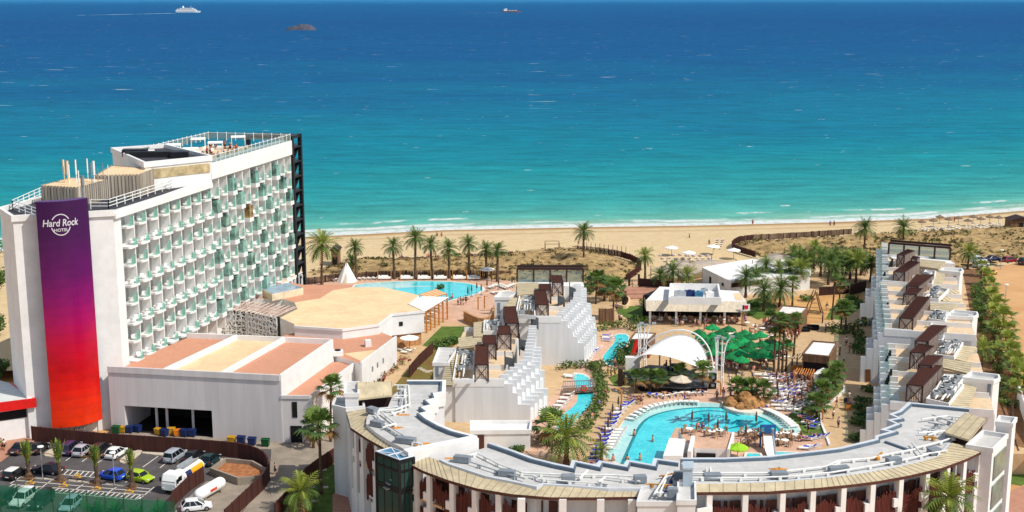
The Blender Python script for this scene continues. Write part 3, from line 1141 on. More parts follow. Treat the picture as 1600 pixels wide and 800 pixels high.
# tub chairs on the balconies
ch = E("tub_chair", "white tub chair on a tower balcony", "chair", (0, 0, 0), "white tub chairs on the tower balconies")
mb = MB()
mb.ring((0, 0, .12), [(.3, 0), (.42, .18), (.44, .32), (.3, .34)], 10)
mb.build("seat", PAINT, ch, smooth=True)
mb = MB()
vs = []
for i in range(9):
 a = PI * (.05 + .9 * i / 8)
 for r, z0 in ((.40, .3), (.46, .82), (.38, .82), (.33, .3)):
  vs.append((r * math.cos(a), r * math.sin(a), z0))
mb.add(vs, [(4 * i + j, 4 * i + (j + 1) % 4, 4 * i + 4 + (j + 1) % 4, 4 * i + 4 + j) for i in range(8) for j in range(4)] + [(0, 3, 2, 1), (32, 33, 34, 35)])
mb.build("backrest", PAINT, ch)
R.shuffle(chair_spots)
for p, k, i, part, e in chair_spots[:110]:
 dup(ch, p, R.uniform(0, 6), "%stub chair, tower balcony row %s from top, %s bay of the %s half" % (e and e + ' ', ORD[k - 1], ORD[i], ('near', 'far')[part]), None, 1.05)
# black stair column at the far end
mb = MB()
mb.prism([W(67.6, -1.0), W(67.6, .5), W(68.3, .5), W(68.3, -1.0)], 3, 37.6)
mb.prism([W(67.6, -9.5), W(67.6, -8.8), W(68.3, -8.8), W(68.3, -9.5)], 30, 37.6)
mb.prism([W(72, -.2), W(72, .5), W(72.7, .5), W(72.7, -.2)], 3, 37.6)
mb.prism([W(68.4, -2.6), W(72.7, -2.6), W(72.7, -2), W(68.4, -2)], 3, 37.4)
mb.prism([W(67.6, -9), W(67.6, .4), W(72.7, .4), W(72.7, -9)], 37.0, 37.5)
for k in range(11):
 mb.prism([W(67.62, -2), W(67.62, .45), W(72.6, .45), W(72.6, -2)], 5 + 3 * k, 5.35 + 3 * k)
 mb.wall([W(67.7, .42), W(72.6, .42)], 5.9 + 3 * k, 5.98 + 3 * k, .06)
 if k < 10:
  mb.add([W(68.5, .2, 5.3 + 3 * k), W(68.5, -1, 5.3 + 3 * k), W(71.8, -1, 8 + 3 * k), W(71.8, .2, 8 + 3 * k)], [(0, 1, 2, 3)])
mb.build("fire_stair", BLACK, tower)
# penthouse block
ZPH = 38.1
ph = [P(326, 243.5, ZPH), P(226, 253, ZPH), P(175, 230.5, ZPH), P(258, 225, ZPH)]
ph[0] = W(31, .3, ZPH)
mb = MB()
mb.prism(ph, 33.2, ZPH - .7, 0, 1)
mb.wall(ph, ZPH - .9, ZPH, .45, 0, True)
pent = mb.build("penthouse", [WHITE, ROOFD], tower)
mb = MB()
d = (ph[0] - ph[1])
for a_, b_ in ((.12, .5), (.5, .7), (.7, .97)):
 q0, q1 = ph[1] + d * a_, ph[1] + d * b_
 nv = Vc((d.y, -d.x, 0)).normalized() * .06
 q0, q1 = q0 + nv, q1 + nv
 mb.wall([q0, q1], ZPH - 2.9, ZPH - 1.3, .12)
mb.build("clerestory", mat("tan blind glass", (186, 168, 130), .3, .25, .5), pent)
mb = MB()
c = sum(ph, Vc()) / 4
for (dx, dy, sx, sy, h) in ((-4, 0, 4.2, 2.4, 1.2), (0, -1.5, 10, 1.8, 1.0), (4.5, -2.6, 3, 2, 1.1)):
 mb.box((c.x + dx, c.y + dy, ZPH - .7 + h / 2), (sx, sy, h), .15)
mb.build("roof_unit", BLACK, pent)
# slatted plant enclosures


def plantroom(q, z0, z1, m, nm="plant_enclosure"):
 mb = MB()
 mb.prism(q, z0, z1 - .25, 0)
 n = len(q)
 for i in range(n):
  a_, b_ = q[i], q[(i + 1) % n]
  L = (b_ - a_).length
  k = int(L / .55)
  out = Vc(((b_ - a_).y, -(b_ - a_).x, 0)).normalized()
  cen = sum(q, Vc()) / n
  if (a_ - cen).dot(out) < 0:
   out = -out
  for j in range(k):
   p = a_.lerp(b_, (j + .5) / k) + out * .08
   mb.box((p.x, p.y, (z0 + z1) / 2), (.34, .1, z1 - z0), math.atan2((b_ - a_).y, (b_ - a_).x))
 o = mb.build(nm, m, tower)
 mb = MB()
 mb.prism([cen + (p - cen) * .97 for p in q], z1 - .24, z1 - .1)
 mb.build("cap", TANROOF, o)
 return o


SLAT = mat("weathered grey slats", (182, 172, 156), .8, .2, 1.5, streak=True, rgb2=(134, 124, 112))
plantroom(PP([(64, 289), (119, 292), (167, 280), (112, 277)], 36.3), 33.2, 36.3, SLAT)
plantroom(PP([(150, 273), (217, 272), (239, 263), (175, 258)], 36.9), 33.2, 36.9, SLAT)
for (x, y0, y1, r) in ((101, 252, 288, .16), (107, 253, 288, .2), (109, 256, 288, .12), (120, 252, 288, .12), (124, 262, 290, .1), (130, 266, 290, .28), (138, 250, 286, .1), (144, 254, 286, .14), (148, 252, 286, .18), (154, 258, 286, .08), (162, 252, 282, .06), (170, 252, 280, .06)):
 b = P(x, y0 + 34, 36.1)
 mb = MB()
 h = (y1 - y0) * .1
 mb.cyl((b.x, b.y, 33.2), (b.x, b.y, 36.2 + h), r * .6, r * .4, 7)
 mb.cyl((b.x, b.y, 36.2 + h * .35), (b.x, b.y, 36.2 + h), r, r, 8)
 mb.build("antenna_mast", R.choice([PAINT, STEEL, GREYDK, TANROOF]), tower)
c = P(200, 300, 33.3)
mb = MB()
mb.cyl((c.x, c.y, 33.2), (c.x, c.y, 34.4), .12, .1, 8)
mb.ring((0, 0, 0), [(.05, -.35), (.7, -.2), (1.1, 0), (1.08, .03), (.65, -.14), (.05, -.28)], 14)
k = len(mb.v) - 84
M_ = Matrix.Rotation(.9, 3, 'X')
for i in range(k, len(mb.v)):
 mb.v[i] = tuple(M_ @ Vc(mb.v[i]) + Vc((c.x, c.y - .2, 34.9)))
mb.build("satellite_dish", GREYDK, tower)


def rail(pts, z0, h, name, m, parent=None, post=1.8, r=.05, bars=2):
 mb = MB()
 pts = [Vc((p[0], p[1], z0)) for p in pts]
 for a_, b_ in zip(pts, pts[1:]):
  n = max(1, int((b_ - a_).length / post))
  for j in range(n + 1):
   p = a_.lerp(b_, j / n)
   mb.box((p.x, p.y, z0 + h / 2), (r * 2, r * 2, h))
  for q in range(bars):
   zz = h * (q + 1) / bars
   mb.cyl(a_ + Vc((0, 0, zz)), b_ + Vc((0, 0, zz)), r, r, 5)
 return mb.build(name, m, parent)


rail([P(142, 326, 33.3), P(170, 326, 33.3), W(31, -4, 33.3)], 33.2, 1.5, "roof_railing", PAINT, tower, 2.6, .06, 3)
rail([P(60, 341, 33.3), P(20, 327, 33.3), P(70, 304, 33.3)], 33.2, 1.5, "roof_railing", PAINT, tower, 2.2, .06, 3)
# roof terrace glass balustrade
mb = MB()
pts = resample([W(31.5, .1), W(67.4, .1), W(67.4, -17.5), W(33, -17.5)], 1.9)
mb.wall([W(31.5, .1), W(67.4, .1), W(67.4, -17.5), W(33, -17.5)], 37.9, 37.97, .08)
bal = mb.build("terrace_railing", PAINT, tower)
for p in pts:
 mb = MB()
 mb.box((p.x, p.y, 37.3), (.12, .12, 1.7))
 mb.build("post", PAINT, bal)
mb = MB()
mb.wall([W(31.5, .1), W(67.4, .1), W(67.4, -17.5), W(33, -17.5)], 36.72, 37.9, .04)
mb.build("glass_screen", TERGL, bal)

# the big curved sign
pa, pb = P(82, 669, 2.0), P(159, 654, 2.0)
ch_ = pb - pa
nv = Vc((ch_.y, -ch_.x, 0)).normalized()
Lc = ch_.length


def panel_pt(u, z, off=0.0):
 sag = 1.5
 q = pa + ch_ * u + nv * (sag * (1 - (2 * (u * 0.93 + .0) - 1) ** 2) - .1)
 e = .01
 q2 = pa + ch_ * (u + e) + nv * (sag * (1 - (2 * ((u + e) * .93) - 1) ** 2) - .1)
 t_ = (q2 - q).normalized()
 nn = Vc((t_.y, -t_.x, 0))
 return Vc((q.x, q.y, z)) + nn * off


ztop = 36.5
lo, hi = 30, 45
for _ in range(40):
 md = (lo + hi) / 2
 q = Vc((pa.x, pa.y, md))
 f_ = q.y * math.cos(CT) - (md - CH) * math.sin(CT)
 u_ = q.y * math.sin(CT) + (md - CH) * math.cos(CT)
 if 400 - CF * u_ / f_ > 316:
  lo = md
 else:
  hi = md
ztop = lo
mb = MB()
NU, NZ = 16, 28
vs = []
for j in range(NZ + 1):
 for i in range(NU + 1):
  u = i / NU
  vs.append(panel_pt(u, 2.0 + (ztop - 2.0) * j / NZ))
fs = [(j * (NU + 1) + i, j * (NU + 1) + i + 1, (j + 1) * (NU + 1) + i + 1, (j + 1) * (NU + 1) + i) for j in range(NZ) for i in range(NU)]
mb.add(vs, fs, 0)
back = [panel_pt(i / NU, 0) for i in range(NU + 1)]
inner = [panel_pt(1, 0, -1.2), panel_pt(.5, 0, -1.6), panel_pt(0, 0, -1.2)]
poly = back + inner
nb = len(poly)
mb.add([(p.x, p.y, 2.0) for p in poly], [tuple(range(nb))[::-1]], 1)
mb.add([(p.x, p.y, ztop) for p in poly], [tuple(range(nb))], 1)
for a_, b_ in zip(poly[NU:], poly[NU + 1:] + poly[:1]):
 mb.quad((a_.x, a_.y, 2.0), (b_.x, b_.y, 2.0), (b_.x, b_.y, ztop), (a_.x, a_.y, ztop), 1)


def signmat():
 m = bpy.data.materials.new("sign gradient panel")
 m.use_nodes = True
 t = m.node_tree
 b = t.nodes["Principled BSDF"]
 b.inputs["Roughness"].default_value = 0.28
 b.inputs["Specular IOR Level"].default_value = 0.35
 geo = t.nodes.new("ShaderNodeNewGeometry")
 sp = t.nodes.new("ShaderNodeSeparateXYZ")
 t.links.new(geo.outputs["Position"], sp.inputs[0])
 zz = nd(t, 'DIVIDE', nd(t, 'SUBTRACT', sp.outputs[2], 2.0), ztop - 2.0)
 # panel joints step the gradient a little
 st = nd(t, 'DIVIDE', nd(t, 'FLOOR', nd(t, 'MULTIPLY', zz, 24)), 24)
 v = nd(t, 'ADD', nd(t, 'MULTIPLY', zz, .55), nd(t, 'MULTIPLY', st, .45))
 cr = t.nodes.new("ShaderNodeValToRGB")
 t.links.new(v, cr.inputs[0])
 stops = [(0.0, (226, 54, 14)), (.1, (222, 42, 14)), (.16, (214, 24, 12)), (.25, (190, 8, 20)), (.36, (184, 2, 50)), (.46, (160, 0, 84)), (.56, (128, 2, 94)), (.67, (94, 8, 90)), (.85, (62, 14, 74)), (1.0, (54, 14, 70))]
 el = cr.color_ramp.elements
 while len(el) < len(stops):
  el.new(.5)
 for e, (p, c) in zip(el, stops):
  e.position = p
  e.color = (*lin(c), 1)
 ln = nd(t, 'LESS_THAN', nd(t, 'FRACT', nd(t, 'MULTIPLY', zz, 24)), .03)
 col = mixc(t, nd(t, 'MULTIPLY', ln, .35), cr.outputs[0], (.02, .0, .02))
 n = noise(t, geo.outputs["Position"], .5, 4)
 col = mixc(t, maprange(t, n, .3, .8, 0, .22), col, (.01, .0, .01))
 t.links.new(col, b.inputs["Base Color"])
 return m


sign = mb.build("sign_panel", [signmat(), PURP], tower)
for p in sign.data.polygons[:NU * NZ]:
 p.use_smooth = True
mb = MB()
SIL = mat("silver lettering", (206, 200, 210), .35, .06, 3, spec=.5)


def on_panel(vs, fs, u0, z0, k):
 mb.add([panel_pt(u0 + v[0] * k / Lc, z0 + v[1] * k, .09) for v in vs], fs)


zlogo = ztop - 3.4
vs, fs = textmesh("Hard Rock", 2.35, .18, .045)
on_panel([(v[0] * .86, v[1] * 1.15) for v in vs], fs, .40, zlogo - .2, .53)
vs, fs = textmesh("HOTEL", 1.0, 0, .02)
on_panel(vs, fs, .40, zlogo - .98, .62)
rv, rf = [], []
for i in range(48):
 a = 2 * PI * i / 48
 rv += [(1.2 * math.cos(a), 1.45 * math.sin(a)), (1.34 * math.cos(a), 1.6 * math.sin(a))]
for i in range(48):
 a = 2 * PI * (i + .5) / 48
 yy = 1.5 * math.sin(a)
 if abs(yy - .2) < .5:
  continue
 rf.append((2 * i, 2 * i + 1, 2 * ((i + 1) % 48) + 1, 2 * ((i + 1) % 48)))
on_panel(rv, rf, .40, zlogo, 1.0)
mb.build("lettering", SIL, sign)
mb = MB()
for i in range(6):
 u = .12 + .16 * i
 q0, q1 = panel_pt(u, 0, -.4), panel_pt(u, 0, -3.4)
 mb.cyl((q0.x, q0.y, .0), (q0.x, q0.y, 2.0), .09, .09, 6)
 mb.cyl((q1.x, q1.y, .2), (q0.x, q0.y, 2.0), .07, .07, 6)
mb.build("sign_support", GREYDK, tower)

# terrace furniture on the tower roof
bed0 = E("day_bed", "", "day bed", group="white day beds on the tower roof terrace")
mb = MB(); mb.box((0, 0, .22), (2.0, 1.6, .25)); mb.build("base", PAINT, bed0)
mb = MB(); mb.box((0, 0, .45), (1.9, 1.5, .2)); mb.box((-.75, 0, .68), (.3, 1.4, .3)); mb.build("mattress", CUSH, bed0)
TZ = 35.25
ptower = []
for i in range(14):
 s = 37 + (i % 7) * 4.3
 n = -3.6 if i < 7 else -13.5
 dup(bed0, W(s, n, TZ), R.uniform(-.2, .2), "white day bed on the tower roof terrace, %s from the penthouse in its %s row" % (ORD[i % 7], "landward" if i < 7 else "seaward"))
cab0 = E("shade_canopy", "", "canopy", group="white shade canopies on the tower roof")
mb = MB(); mb.box((0, 0, 2.4), (2.8, 2.8, .16)); mb.build("canopy", FABW, cab0)
for sx in (-1, 1):
 for sy in (-1, 1):
  mb = MB(); mb.box((1.3 * sx, 1.3 * sy, 1.15), (.1, .1, 2.3)); mb.build("pole", PAINT, cab0)
for i in range(6):
 dup(cab0, W(38 + i * 5.2, -9.5 if i % 2 else -15.6, TZ), .21, "white square shade canopy on the tower roof, %s from the penthouse" % ORD[i])

# ================================================================== LOW WHITE BLOCK WITH THREE ROOF BAYS
HB, HW = 10.4, 7.3
F0, F1, F2 = P(168, 572, HB), P(437, 586, HB), P(519, 530, HB)
F3 = P(292, 520, HB)
blk = E("service_block", "low white block with three sunken roof bays and a dark loading opening", "building", (F0.x, F0.y, 0))
d1 = (F1 - F0)
mb = MB()
fa, fb = F0 + d1 * .085, F0 + d1 * .60
ex = Vc((-d1.y, d1.x, 0)).normalized()
# body in three pieces leaves the loading bay open
mb.prism([F0, fa, fa + ex * 9, F3, W(0, .6)], 0, HB - .9, 0, 0)
mb.prism([fb, F1, F2, F3 + (F2 - F3) * .5, fb + ex * 9], 0, HB - .9, 0)
mb.prism([fa, fb, fb + ex * 9, fa + ex * 9], 4.3, HB - .9, 0)
mb.prism([fa + ex * 8.7, fb + ex * 8.7, F3 + (F2 - F3) * .5, F3], 0, HB - .9, 0)
mb.build("wall", GREYSHADE, blk)
mb = MB()
mb.wall([F0, F1], HB - .92, HB, .35, 0)
mb.wall([F1, F2], 0, HB, .36, 1)
mb.wall([F2, F3], HB - .92, HB, .35, 1)
mb.build("parapet", [GREYSHADE, WHITE], blk)
cut_f, cut_b = [0, .33, .665, 1], [0, .34, .67, 1]
Fx = F0.lerp(F1, .06)
for i, m in enumerate((TERRA, TANROOF, TERRA)):
 q = [F0.lerp(F1, cut_f[i]), F0.lerp(F1, cut_f[i + 1]), F3.lerp(F2, cut_b[i + 1]), F3.lerp(F2, cut_b[i])]
 if i == 0:
  q[3] = W(13, .8)
  q = [F0, q[1], q[2], F3]
 mb = MB()
 mb.sheet(q, HB - .85)
 mb.build("roof_bay", m, blk)
 if i:
  mb = MB()
  mb.wall([q[0], q[3]], HB - .84, HB - .02, .5)
  mb.build("roof_kerb", WHITE, blk)
# loading bay: dark back and floor, door frame
mb = MB()
mb.wall([fa + ex * 8.5, fb + ex * 8.5], 0, 4.3, .2)
mb.prism([fa + ex * .4, fb + ex * .4, fb + ex * 8.6, fa + ex * 8.6], .0, .06)
mb.build("loading_bay", DARK, blk)
mb = MB()
for u in (.3, .42, .72):
 q = fa.lerp(fb, u) + ex * 2
 mb.box((q.x, q.y, 2.1), (.35, .35, 4.2))
mb.build("column", GREYSHADE, blk)
# lower wing with a window and a door
w1 = P(484, 618, HW)
w2, w3 = P(559, 562, HW), P(519, 561, HW)
w0 = F1 + (F2 - F1).normalized() * .02
mb = MB()
mb.prism([F1, w1, w2, w3], 0, HW - .5, 0, 1)
mb.wall([w1, w2], 0, HW, .3, 2)
mb.wall([F1 + (w1 - F1) * .02, w1], HW - .5, HW, .3, 0)
mb.build("wing", [GREYSHADE, TERRA, WHITE], blk)
fd = (w1 - F1).normalized()
fn = Vc((fd.y, -fd.x, 0))
for (u, zz0, zz1, wd, nm) in ((.47, 3.9, 6.3, .75, "window"), (.5, 0.05, 2.6, 1.7, "door")):
 q = F1.lerp(w1, u) + fn * .03
 mb = MB()
 mb.box((q.x, q.y, (zz0 + zz1) / 2), (wd, .1, zz1 - zz0), math.atan2(fd.y, fd.x))
 mb.build(nm, DARK, blk)

# ================================================================== RESTAURANT PODIUM WITH THE TAN ROOF
Zp = 9.3
z4 = zf(300, 400, 4)
pod = E("podium_building", "large low building with an irregular tan roof, terracotta borders and a square skylight", "building", P(540, 500, 3))
tan = PP(z4([(640, 440), (940, 460), (1165, 430), (1250, 365), (1450, 345), (1350, 300), (1420, 245), (1200, 195), (1000, 195), (880, 215), (800, 265), (640, 290), (660, 330), (550, 385), (640, 425)]), Zp)
mb = MB()
mb.prism(tan, 5.4, Zp - .01, 0, 1)
mb.build("upper_storey", [WHITE, TANROOF], pod)
mb = MB()
mb.wall(tan[:6], Zp - .3, Zp + .12, .3)
mb.build("roof_edge", WHITE, pod)
cen = sum(tan, Vc()) / len(tan)
mb = MB()
mb.prism([cen + (p - cen) * .96 for p in tan], ZP, 5.4, 0)
mb.build("stone_storey", STONEW, pod)
qa, qb = tan[3], tan[4]
for (u, zz, s_) in ((.27, 7.4, .7),):
 q = qa.lerp(qb, u)
 dd_ = (qb - qa).normalized()
 nn_ = Vc((dd_.y, -dd_.x, 0))
 q = q + nn_ * .03
 mb = MB()
 mb.box((q.x, q.y, zz), (s_, .12, s_ * 1.1), math.atan2(dd_.y, dd_.x))
 mb.build("window", DARK, pod)
ring = PP(z4([(500, 505), (640, 465), (940, 470), (1165, 455), (1275, 500), (1055, 665), (1030, 650), (880, 600), (880, 530)]), 8.0)
mb = MB()
mb.prism(ring, 0, 7.6, 0, 1)
rp_ = [ring[4], ring[5]]
mb.wall(rp_, 0, 8.0, .3, 0)
mb.build("low_storey", [WHITE, TERRA], pod)
dd_ = (ring[5] - ring[4]).normalized()
for u in (.42, .58, .72):
 q = ring[4].lerp(ring[5], u) + Vc((-dd_.y, dd_.x, 0)) * .17
 mb = MB()
 mb.box((q.x, q.y, 5.6), (.55, .1, .85), math.atan2(dd_.y, dd_.x))
 mb.build("window", GREYDK, pod)
mb = MB()
mb.sheet(PP(z4([(950, 610), (1160, 585), (1060, 660), (1030, 645)]), 7.62), 7.63)
mb.build("roof_strip", TANROOF, pod)
back_ = PP(z4([(225, 245), (420, 180), (560, 160), (700, 180), (1010, 180), (1000, 195), (880, 215), (800, 265), (640, 290), (570, 268), (260, 264)]), 8.3)
mb = MB()
mb.prism(back_, ZP, 8.3, 0, 1)
mb.build("rear_storey", [WHITE, TERRA], pod)
strip = PP(z4([(440, 140), (570, 80), (690, 97), (585, 160), (350, 192), (230, 240)]), 9.2)
mb = MB()
mb.prism(strip, 8.7, 9.2, 0, 1)
st_ = mb.build("canopy_roof", [WHITE, TANROOF], pod)
mb = MB()
for u in (0.05, .25, .45, .65, .85):
 q = strip[2].lerp(strip[3], u)
 mb.box((q.x, q.y, 5.9), (.35, .35, 5.6))
mb.build("column", WHITE, pod)
sk = PP(z4([(420, 200), (500, 240), (695, 200), (605, 170)]), 9.6)
mb = MB()
mb.prism(sk, 8.3, 9.6, 0)
skl = mb.build("skylight", mat("cream skylight kerb", (226, 208, 176), .7), pod)
mb = MB()
c = sum(sk, Vc()) / 4
mb.prism([c + (p - c) * .95 for p in sk], 9.6, 9.72)
mb.build("pane", mat("pale sky glass", (150, 172, 190), .12, .15, .3, spec=.6), skl)
# courtyard with lattice screens
mb = MB()


def lattice(a_, b_, z0, z1, mb, cell=1.15):
 L = (b_ - a_).length
 d = (b_ - a_).normalized()
 nx, nz = int(L / cell), int((z1 - z0) / cell)

 def pt(x, zz):
  q = a_ + d * x
  return Vc((q.x, q.y, z0 + zz))

 def bar(p, q, w=.095):
  mb.cyl(p, q, w, w, 4, 0, False)
 for i in range(nx + 1):
  for j in range(nz + 1):
   x, zz = (i + .5) * L / (nx + 1), (j + .5) * (z1 - z0) / (nz + 1)
   r = cell * .62
   a0 = R.uniform(0, PI)
   k = R.choice((3, 4, 5))
   for q in range(k):
    t0, t1 = a0 + q * 2 * PI / k, a0 + (q + 1) * 2 * PI / k
    bar(pt(x + r * math.cos(t0), zz + r * math.sin(t0)), pt(x + r * math.cos(t1), zz + r * math.sin(t1)))
    if q % 2 == 0:
     bar(pt(x, zz), pt(x + r * 1.1 * math.cos(t0), zz + r * 1.1 * math.sin(t0)), .07)
 for zz in (0, z1 - z0):
  bar(pt(0, zz), pt(L, zz), .14)
 for x in (0, L):
  bar(pt(x, 0), pt(x, z1 - z0), .14)


ls = [P(335, 481, 9.4), P(382, 475, 9.4), P(432, 496, 9.4)]
la, lb_, lc = P(336, 482, 9.3), P(384, 485, 9.3), P(432, 497, 9.3)
lattice(la, lb_, 3.4, 9.3, mb)
lattice(lb_ + (lc - lb_) * .06, lc, 3.4, 9.3, mb)
scr = mb.build("lattice_screen", PAINT, pod)
mb = MB()
off_ = Vc((.4, 3.2, 0))
mb.wall([la + off_, lb_ + off_, lc + off_ + Vc((2, 0, 0))], 0, 8.2, .2)
mb.build("dark_court", mat("dark court wall", (84, 86, 78), .9, .2, .5), pod)
mb = MB()
ct_ = PP(z4([(140, 318), (260, 262), (560, 280), (655, 322), (535, 384), (320, 300)]), 9.35)
for i in range(13):
 u = (i + .5) / 13
 p_, q_ = la.lerp(lc, u), ct_[1].lerp(ct_[3], u)
 mb.cyl(p_ + Vc((0, 0, .1)), q_ + Vc((0, 0, .1)), .08, .08, 4)
 u2 = min(1, u + .08)
 mb.cyl(p_ + Vc((0, 0, .1)), ct_[1].lerp(ct_[3], u2) + Vc((0, 0, .1)), .06, .06, 4)
for u in (.25, .5, .75):
 mb.cyl(la.lerp(ct_[1], u) + Vc((0, 0, .1)), lc.lerp(ct_[3], u) + Vc((0, 0, .1)), .08, .08, 4)
mb.build("lattice_roof", mat("rosy white lattice", (214, 186, 170), .8, .06, 1), pod)
# roof gadgets
mb = MB()
q = P(575, 541, 7.6)
mb.box((q.x, q.y, 8.15), (1.0, 1.0, 1.1), .3)
mb.build("vent_box", WHITE, pod)
mb = MB()
q = P(528, 555, 7.6)
mb.box((q.x, q.y, 8.0), (1.7, 1.3, .8), .2)
mb.cyl((q.x, q.y, 8.4), (q.x, q.y, 8.55), .5, .5, 10, 1)
mb.build("roof_unit", [PAINT, BLACK], pod)
# white shade sails on orange posts beside the podium
sh1 = E("shade_pergola", "white canvas pergola roof on orange timber posts beside the tan roofed building", "pergola", P(690, 500, 3))
q = PP(z4([(1350, 302), (1438, 252), (1600, 257), (1458, 343)]), 7.4)
mb = MB(); mb.prism(q, 7.3, 7.42); mb.build("canopy", FABW, sh1)
for u in (.04, .22, .4, .58, .76, .96):
 p_ = q[3].lerp(q[2], u)
 mb = MB(); mb.box((p_.x, p_.y, 5.15), (.3, .3, 4.3)); mb.build("post", WOODO, sh1)
q2 = PP(z4([(1420, 243), (1530, 208), (1592, 236), (1490, 262)]), 7.0)
sh2 = E("shade_pergola", "smaller pale canvas pergola roof with orange beams at the edge of the upper pool", "pergola", P(680, 480, 3))
mb = MB(); mb.prism(q2, 6.9, 7.0); mb.build("canopy", mat("tan canvas", (228, 196, 156), .85, .04, 1), sh2)
for p_ in q2:
 mb = MB(); mb.box((p_.x, p_.y, 4.9), (.22, .22, 4.0)); mb.build("post", WOODO, sh2)
mb = MB()
for i in range(5):
 mb.cyl(q2[0].lerp(q2[3], i / 4), q2[1].lerp(q2[2], i / 4), .12, .12, 4)
mb.build("beam", WOODO, sh2)
# entrance canopy at the left edge of the photo
ann = E("entrance_annex", "white entrance annex with a flat roof and a bright red fascia", "annex", P(20, 680, 0))
rf = [P(-170, 596, 6.2), P(-30, 588, 6.2), P(16, 599, 6.2), P(54, 623, 6.2), P(0, 630, 6.2), P(-170, 652, 6.2)]
mb = MB(); mb.prism(rf, 6.0, 6.25, 0); mb.build("roof", mat("pale corrugated roof", (206, 208, 204), .6, .06, 1), ann)
mb = MB(); mb.wall([rf[2], rf[3], rf[4], rf[5]], 4.9, 6.3, .3); mb.build("fascia", RED, ann)
wl = [P(51, 682, 0), P(0, 690, 0), P(-170, 706, 0)]
mb = MB(); mb.prism([wl[0], wl[1], wl[2], wl[2] + Vc((0, 14, 0)), wl[0] + Vc((0, 8, 0))], 0, 5.6); mb.build("wall", WHITE, ann)
dd_ = (wl[1] - wl[0]).normalized()
nn_ = Vc((-dd_.y, dd_.x, 0))
mb = MB()
for a0, a1 in ((.6, 4.6), (5.0, 9.4), (9.8, 14)):
 p_, q_ = wl[0] + dd_ * a0 + nn_ * .04, wl[0] + dd_ * a1 + nn_ * .04
 mb.wall([p_, q_], 3.2, 4.5, .1)
mb.build("window", DARK, ann)
# ================================================================== TERRACED WINGS
def solve_z(px, py, org, nrm):
 return PV(px, py, org, nrm)


def profile_wall(mb, pts, thick, axis, zbot=ZP, mi=0):
 """A wall with a stepped top: pts are 3-D points along its top edge, left to right or right to left."""
 n = len(pts)
 a = Vc((axis[0], axis[1], 0)) * thick
 f = [Vc(p) for p in pts]
 vs = f + [p + a for p in f] + [Vc((p.x, p.y, zbot)) for p in f] + [Vc((p.x, p.y, zbot)) + a for p in f]
 fs = []
 for i in range(n - 1):
  fs += [(i, i + 1, n + i + 1, n + i), (2 * n + i, 2 * n + i + 1, i + 1, i), (n + i, n + i + 1, 3 * n + i + 1, 3 * n + i)]
 fs += [(0, n, 3 * n, 2 * n), (n - 1, 2 * n - 1, 4 * n - 1, 3 * n - 1)]
 # drop zero-area faces of the vertical risers
 ok = []
 for q in fs:
  p = [vs[i] for i in q]
  if ((p[2] - p[0]).cross(p[3] - p[1])).length > 1e-5:
   ok.append(q)
 mb.add(vs, ok, mi)


def stair_rail(parent, p, axis, h, m=BLACK):
 """Curved dark stair enclosure stepping down beside a terrace."""
 mb = MB()
 vs = []
 n = 7
 for i in range(n + 1):
  t = i / n
  x = p + Vc((1.3 * t + .25 * math.sin(t * PI), 0, 0)) + Vc((0, 2.6 * t, 0))
  vs += [(x.x, x.y, p.z - 1.5 * t), (x.x, x.y, p.z + h - 1.1 * t)]
 mb.add(vs, [(2 * i, 2 * i + 2, 2 * i + 3, 2 * i + 1) for i in range(n)])
 mb.cyl((p.x, p.y, p.z - 1), (p.x, p.y, p.z + h + .9), .09, .09, 5)
 return mb.build("stair_screen", m, parent)


STSC = glassmat("dark stair mesh screen", (66, 72, 78), .75, .5)


def pergola_box(q, zt_, zb, parent, lab=None, screen=True, canvas=False):
 """Timber roof terrace pergola: slatted top, posts, cross braced front and slatted side screen."""
 mb = MB()
 q = [Vc((p.x, p.y, zt_)) for p in q]       # front-left, front-right, back-right, back-left
 mb.prism(q, zt_ - .1, zt_ - .03)
 L = (q[3] - q[0]).length
 k = max(4, int(L / .45))
 for i in range(k + 1):
  a_, b_ = q[0].lerp(q[3], i / k), q[1].lerp(q[2], i / k)
  mb.cyl(a_ + Vc((0, 0, .02)), b_ + Vc((0, 0, .02)), .05, .05, 4)
 top = mb.build("pergola", mat_perg, parent)
 mb = MB()
 nb = max(2, int(L / 2.4))
 for i in range(nb + 1):
  for e in (0, 1):
   p = q[e].lerp(q[3 - e], i / nb)
   mb.box((p.x, p.y, (zt_ + zb) / 2), (.16, .16, zt_ - zb))
 for e in (0, 1):
  mb.cyl(q[e], q[3 - e], .1, .1, 4)
 mb.cyl(q[0], q[1], .1, .1, 4)
 mb.cyl(q[3], q[2], .1, .1, 4)
 dz = Vc((0, 0, zb - zt_))
 mb.cyl(q[0], q[1] + dz, .07, .07, 4)
 mb.cyl(q[1], q[0] + dz, .07, .07, 4)
 mb.build("frame", DBROWN, top)
 mb = MB()
 if screen:
  n = int(L / .55)
  for i in range(n):
   p = q[1].lerp(q[2], (i + .5) / n)
   mb.box((p.x, p.y, (zt_ + zb) / 2), (.12, .22, zt_ - zb - .1), math.atan2((q[2] - q[1]).y, (q[2] - q[1]).x))
 n = 7
 for i in range(n):
  p = q[0].lerp(q[1], (i + .5) / n) + Vc((0, .12, 0))
  mb.box((p.x, p.y, (zt_ + zb) / 2), (.24, .05, zt_ - zb - .2))
 mb.build("screen", mat_scr, top)
 return top


mat_perg = mat("brown slatted pergola roof", (96, 58, 48), .8, .14, 4)
mat_scr = mat("grey brown screen slat", (196, 178, 166), .8, .18, 3)
ACM = mat("grey air unit", (150, 156, 160), .5, .12, 2)


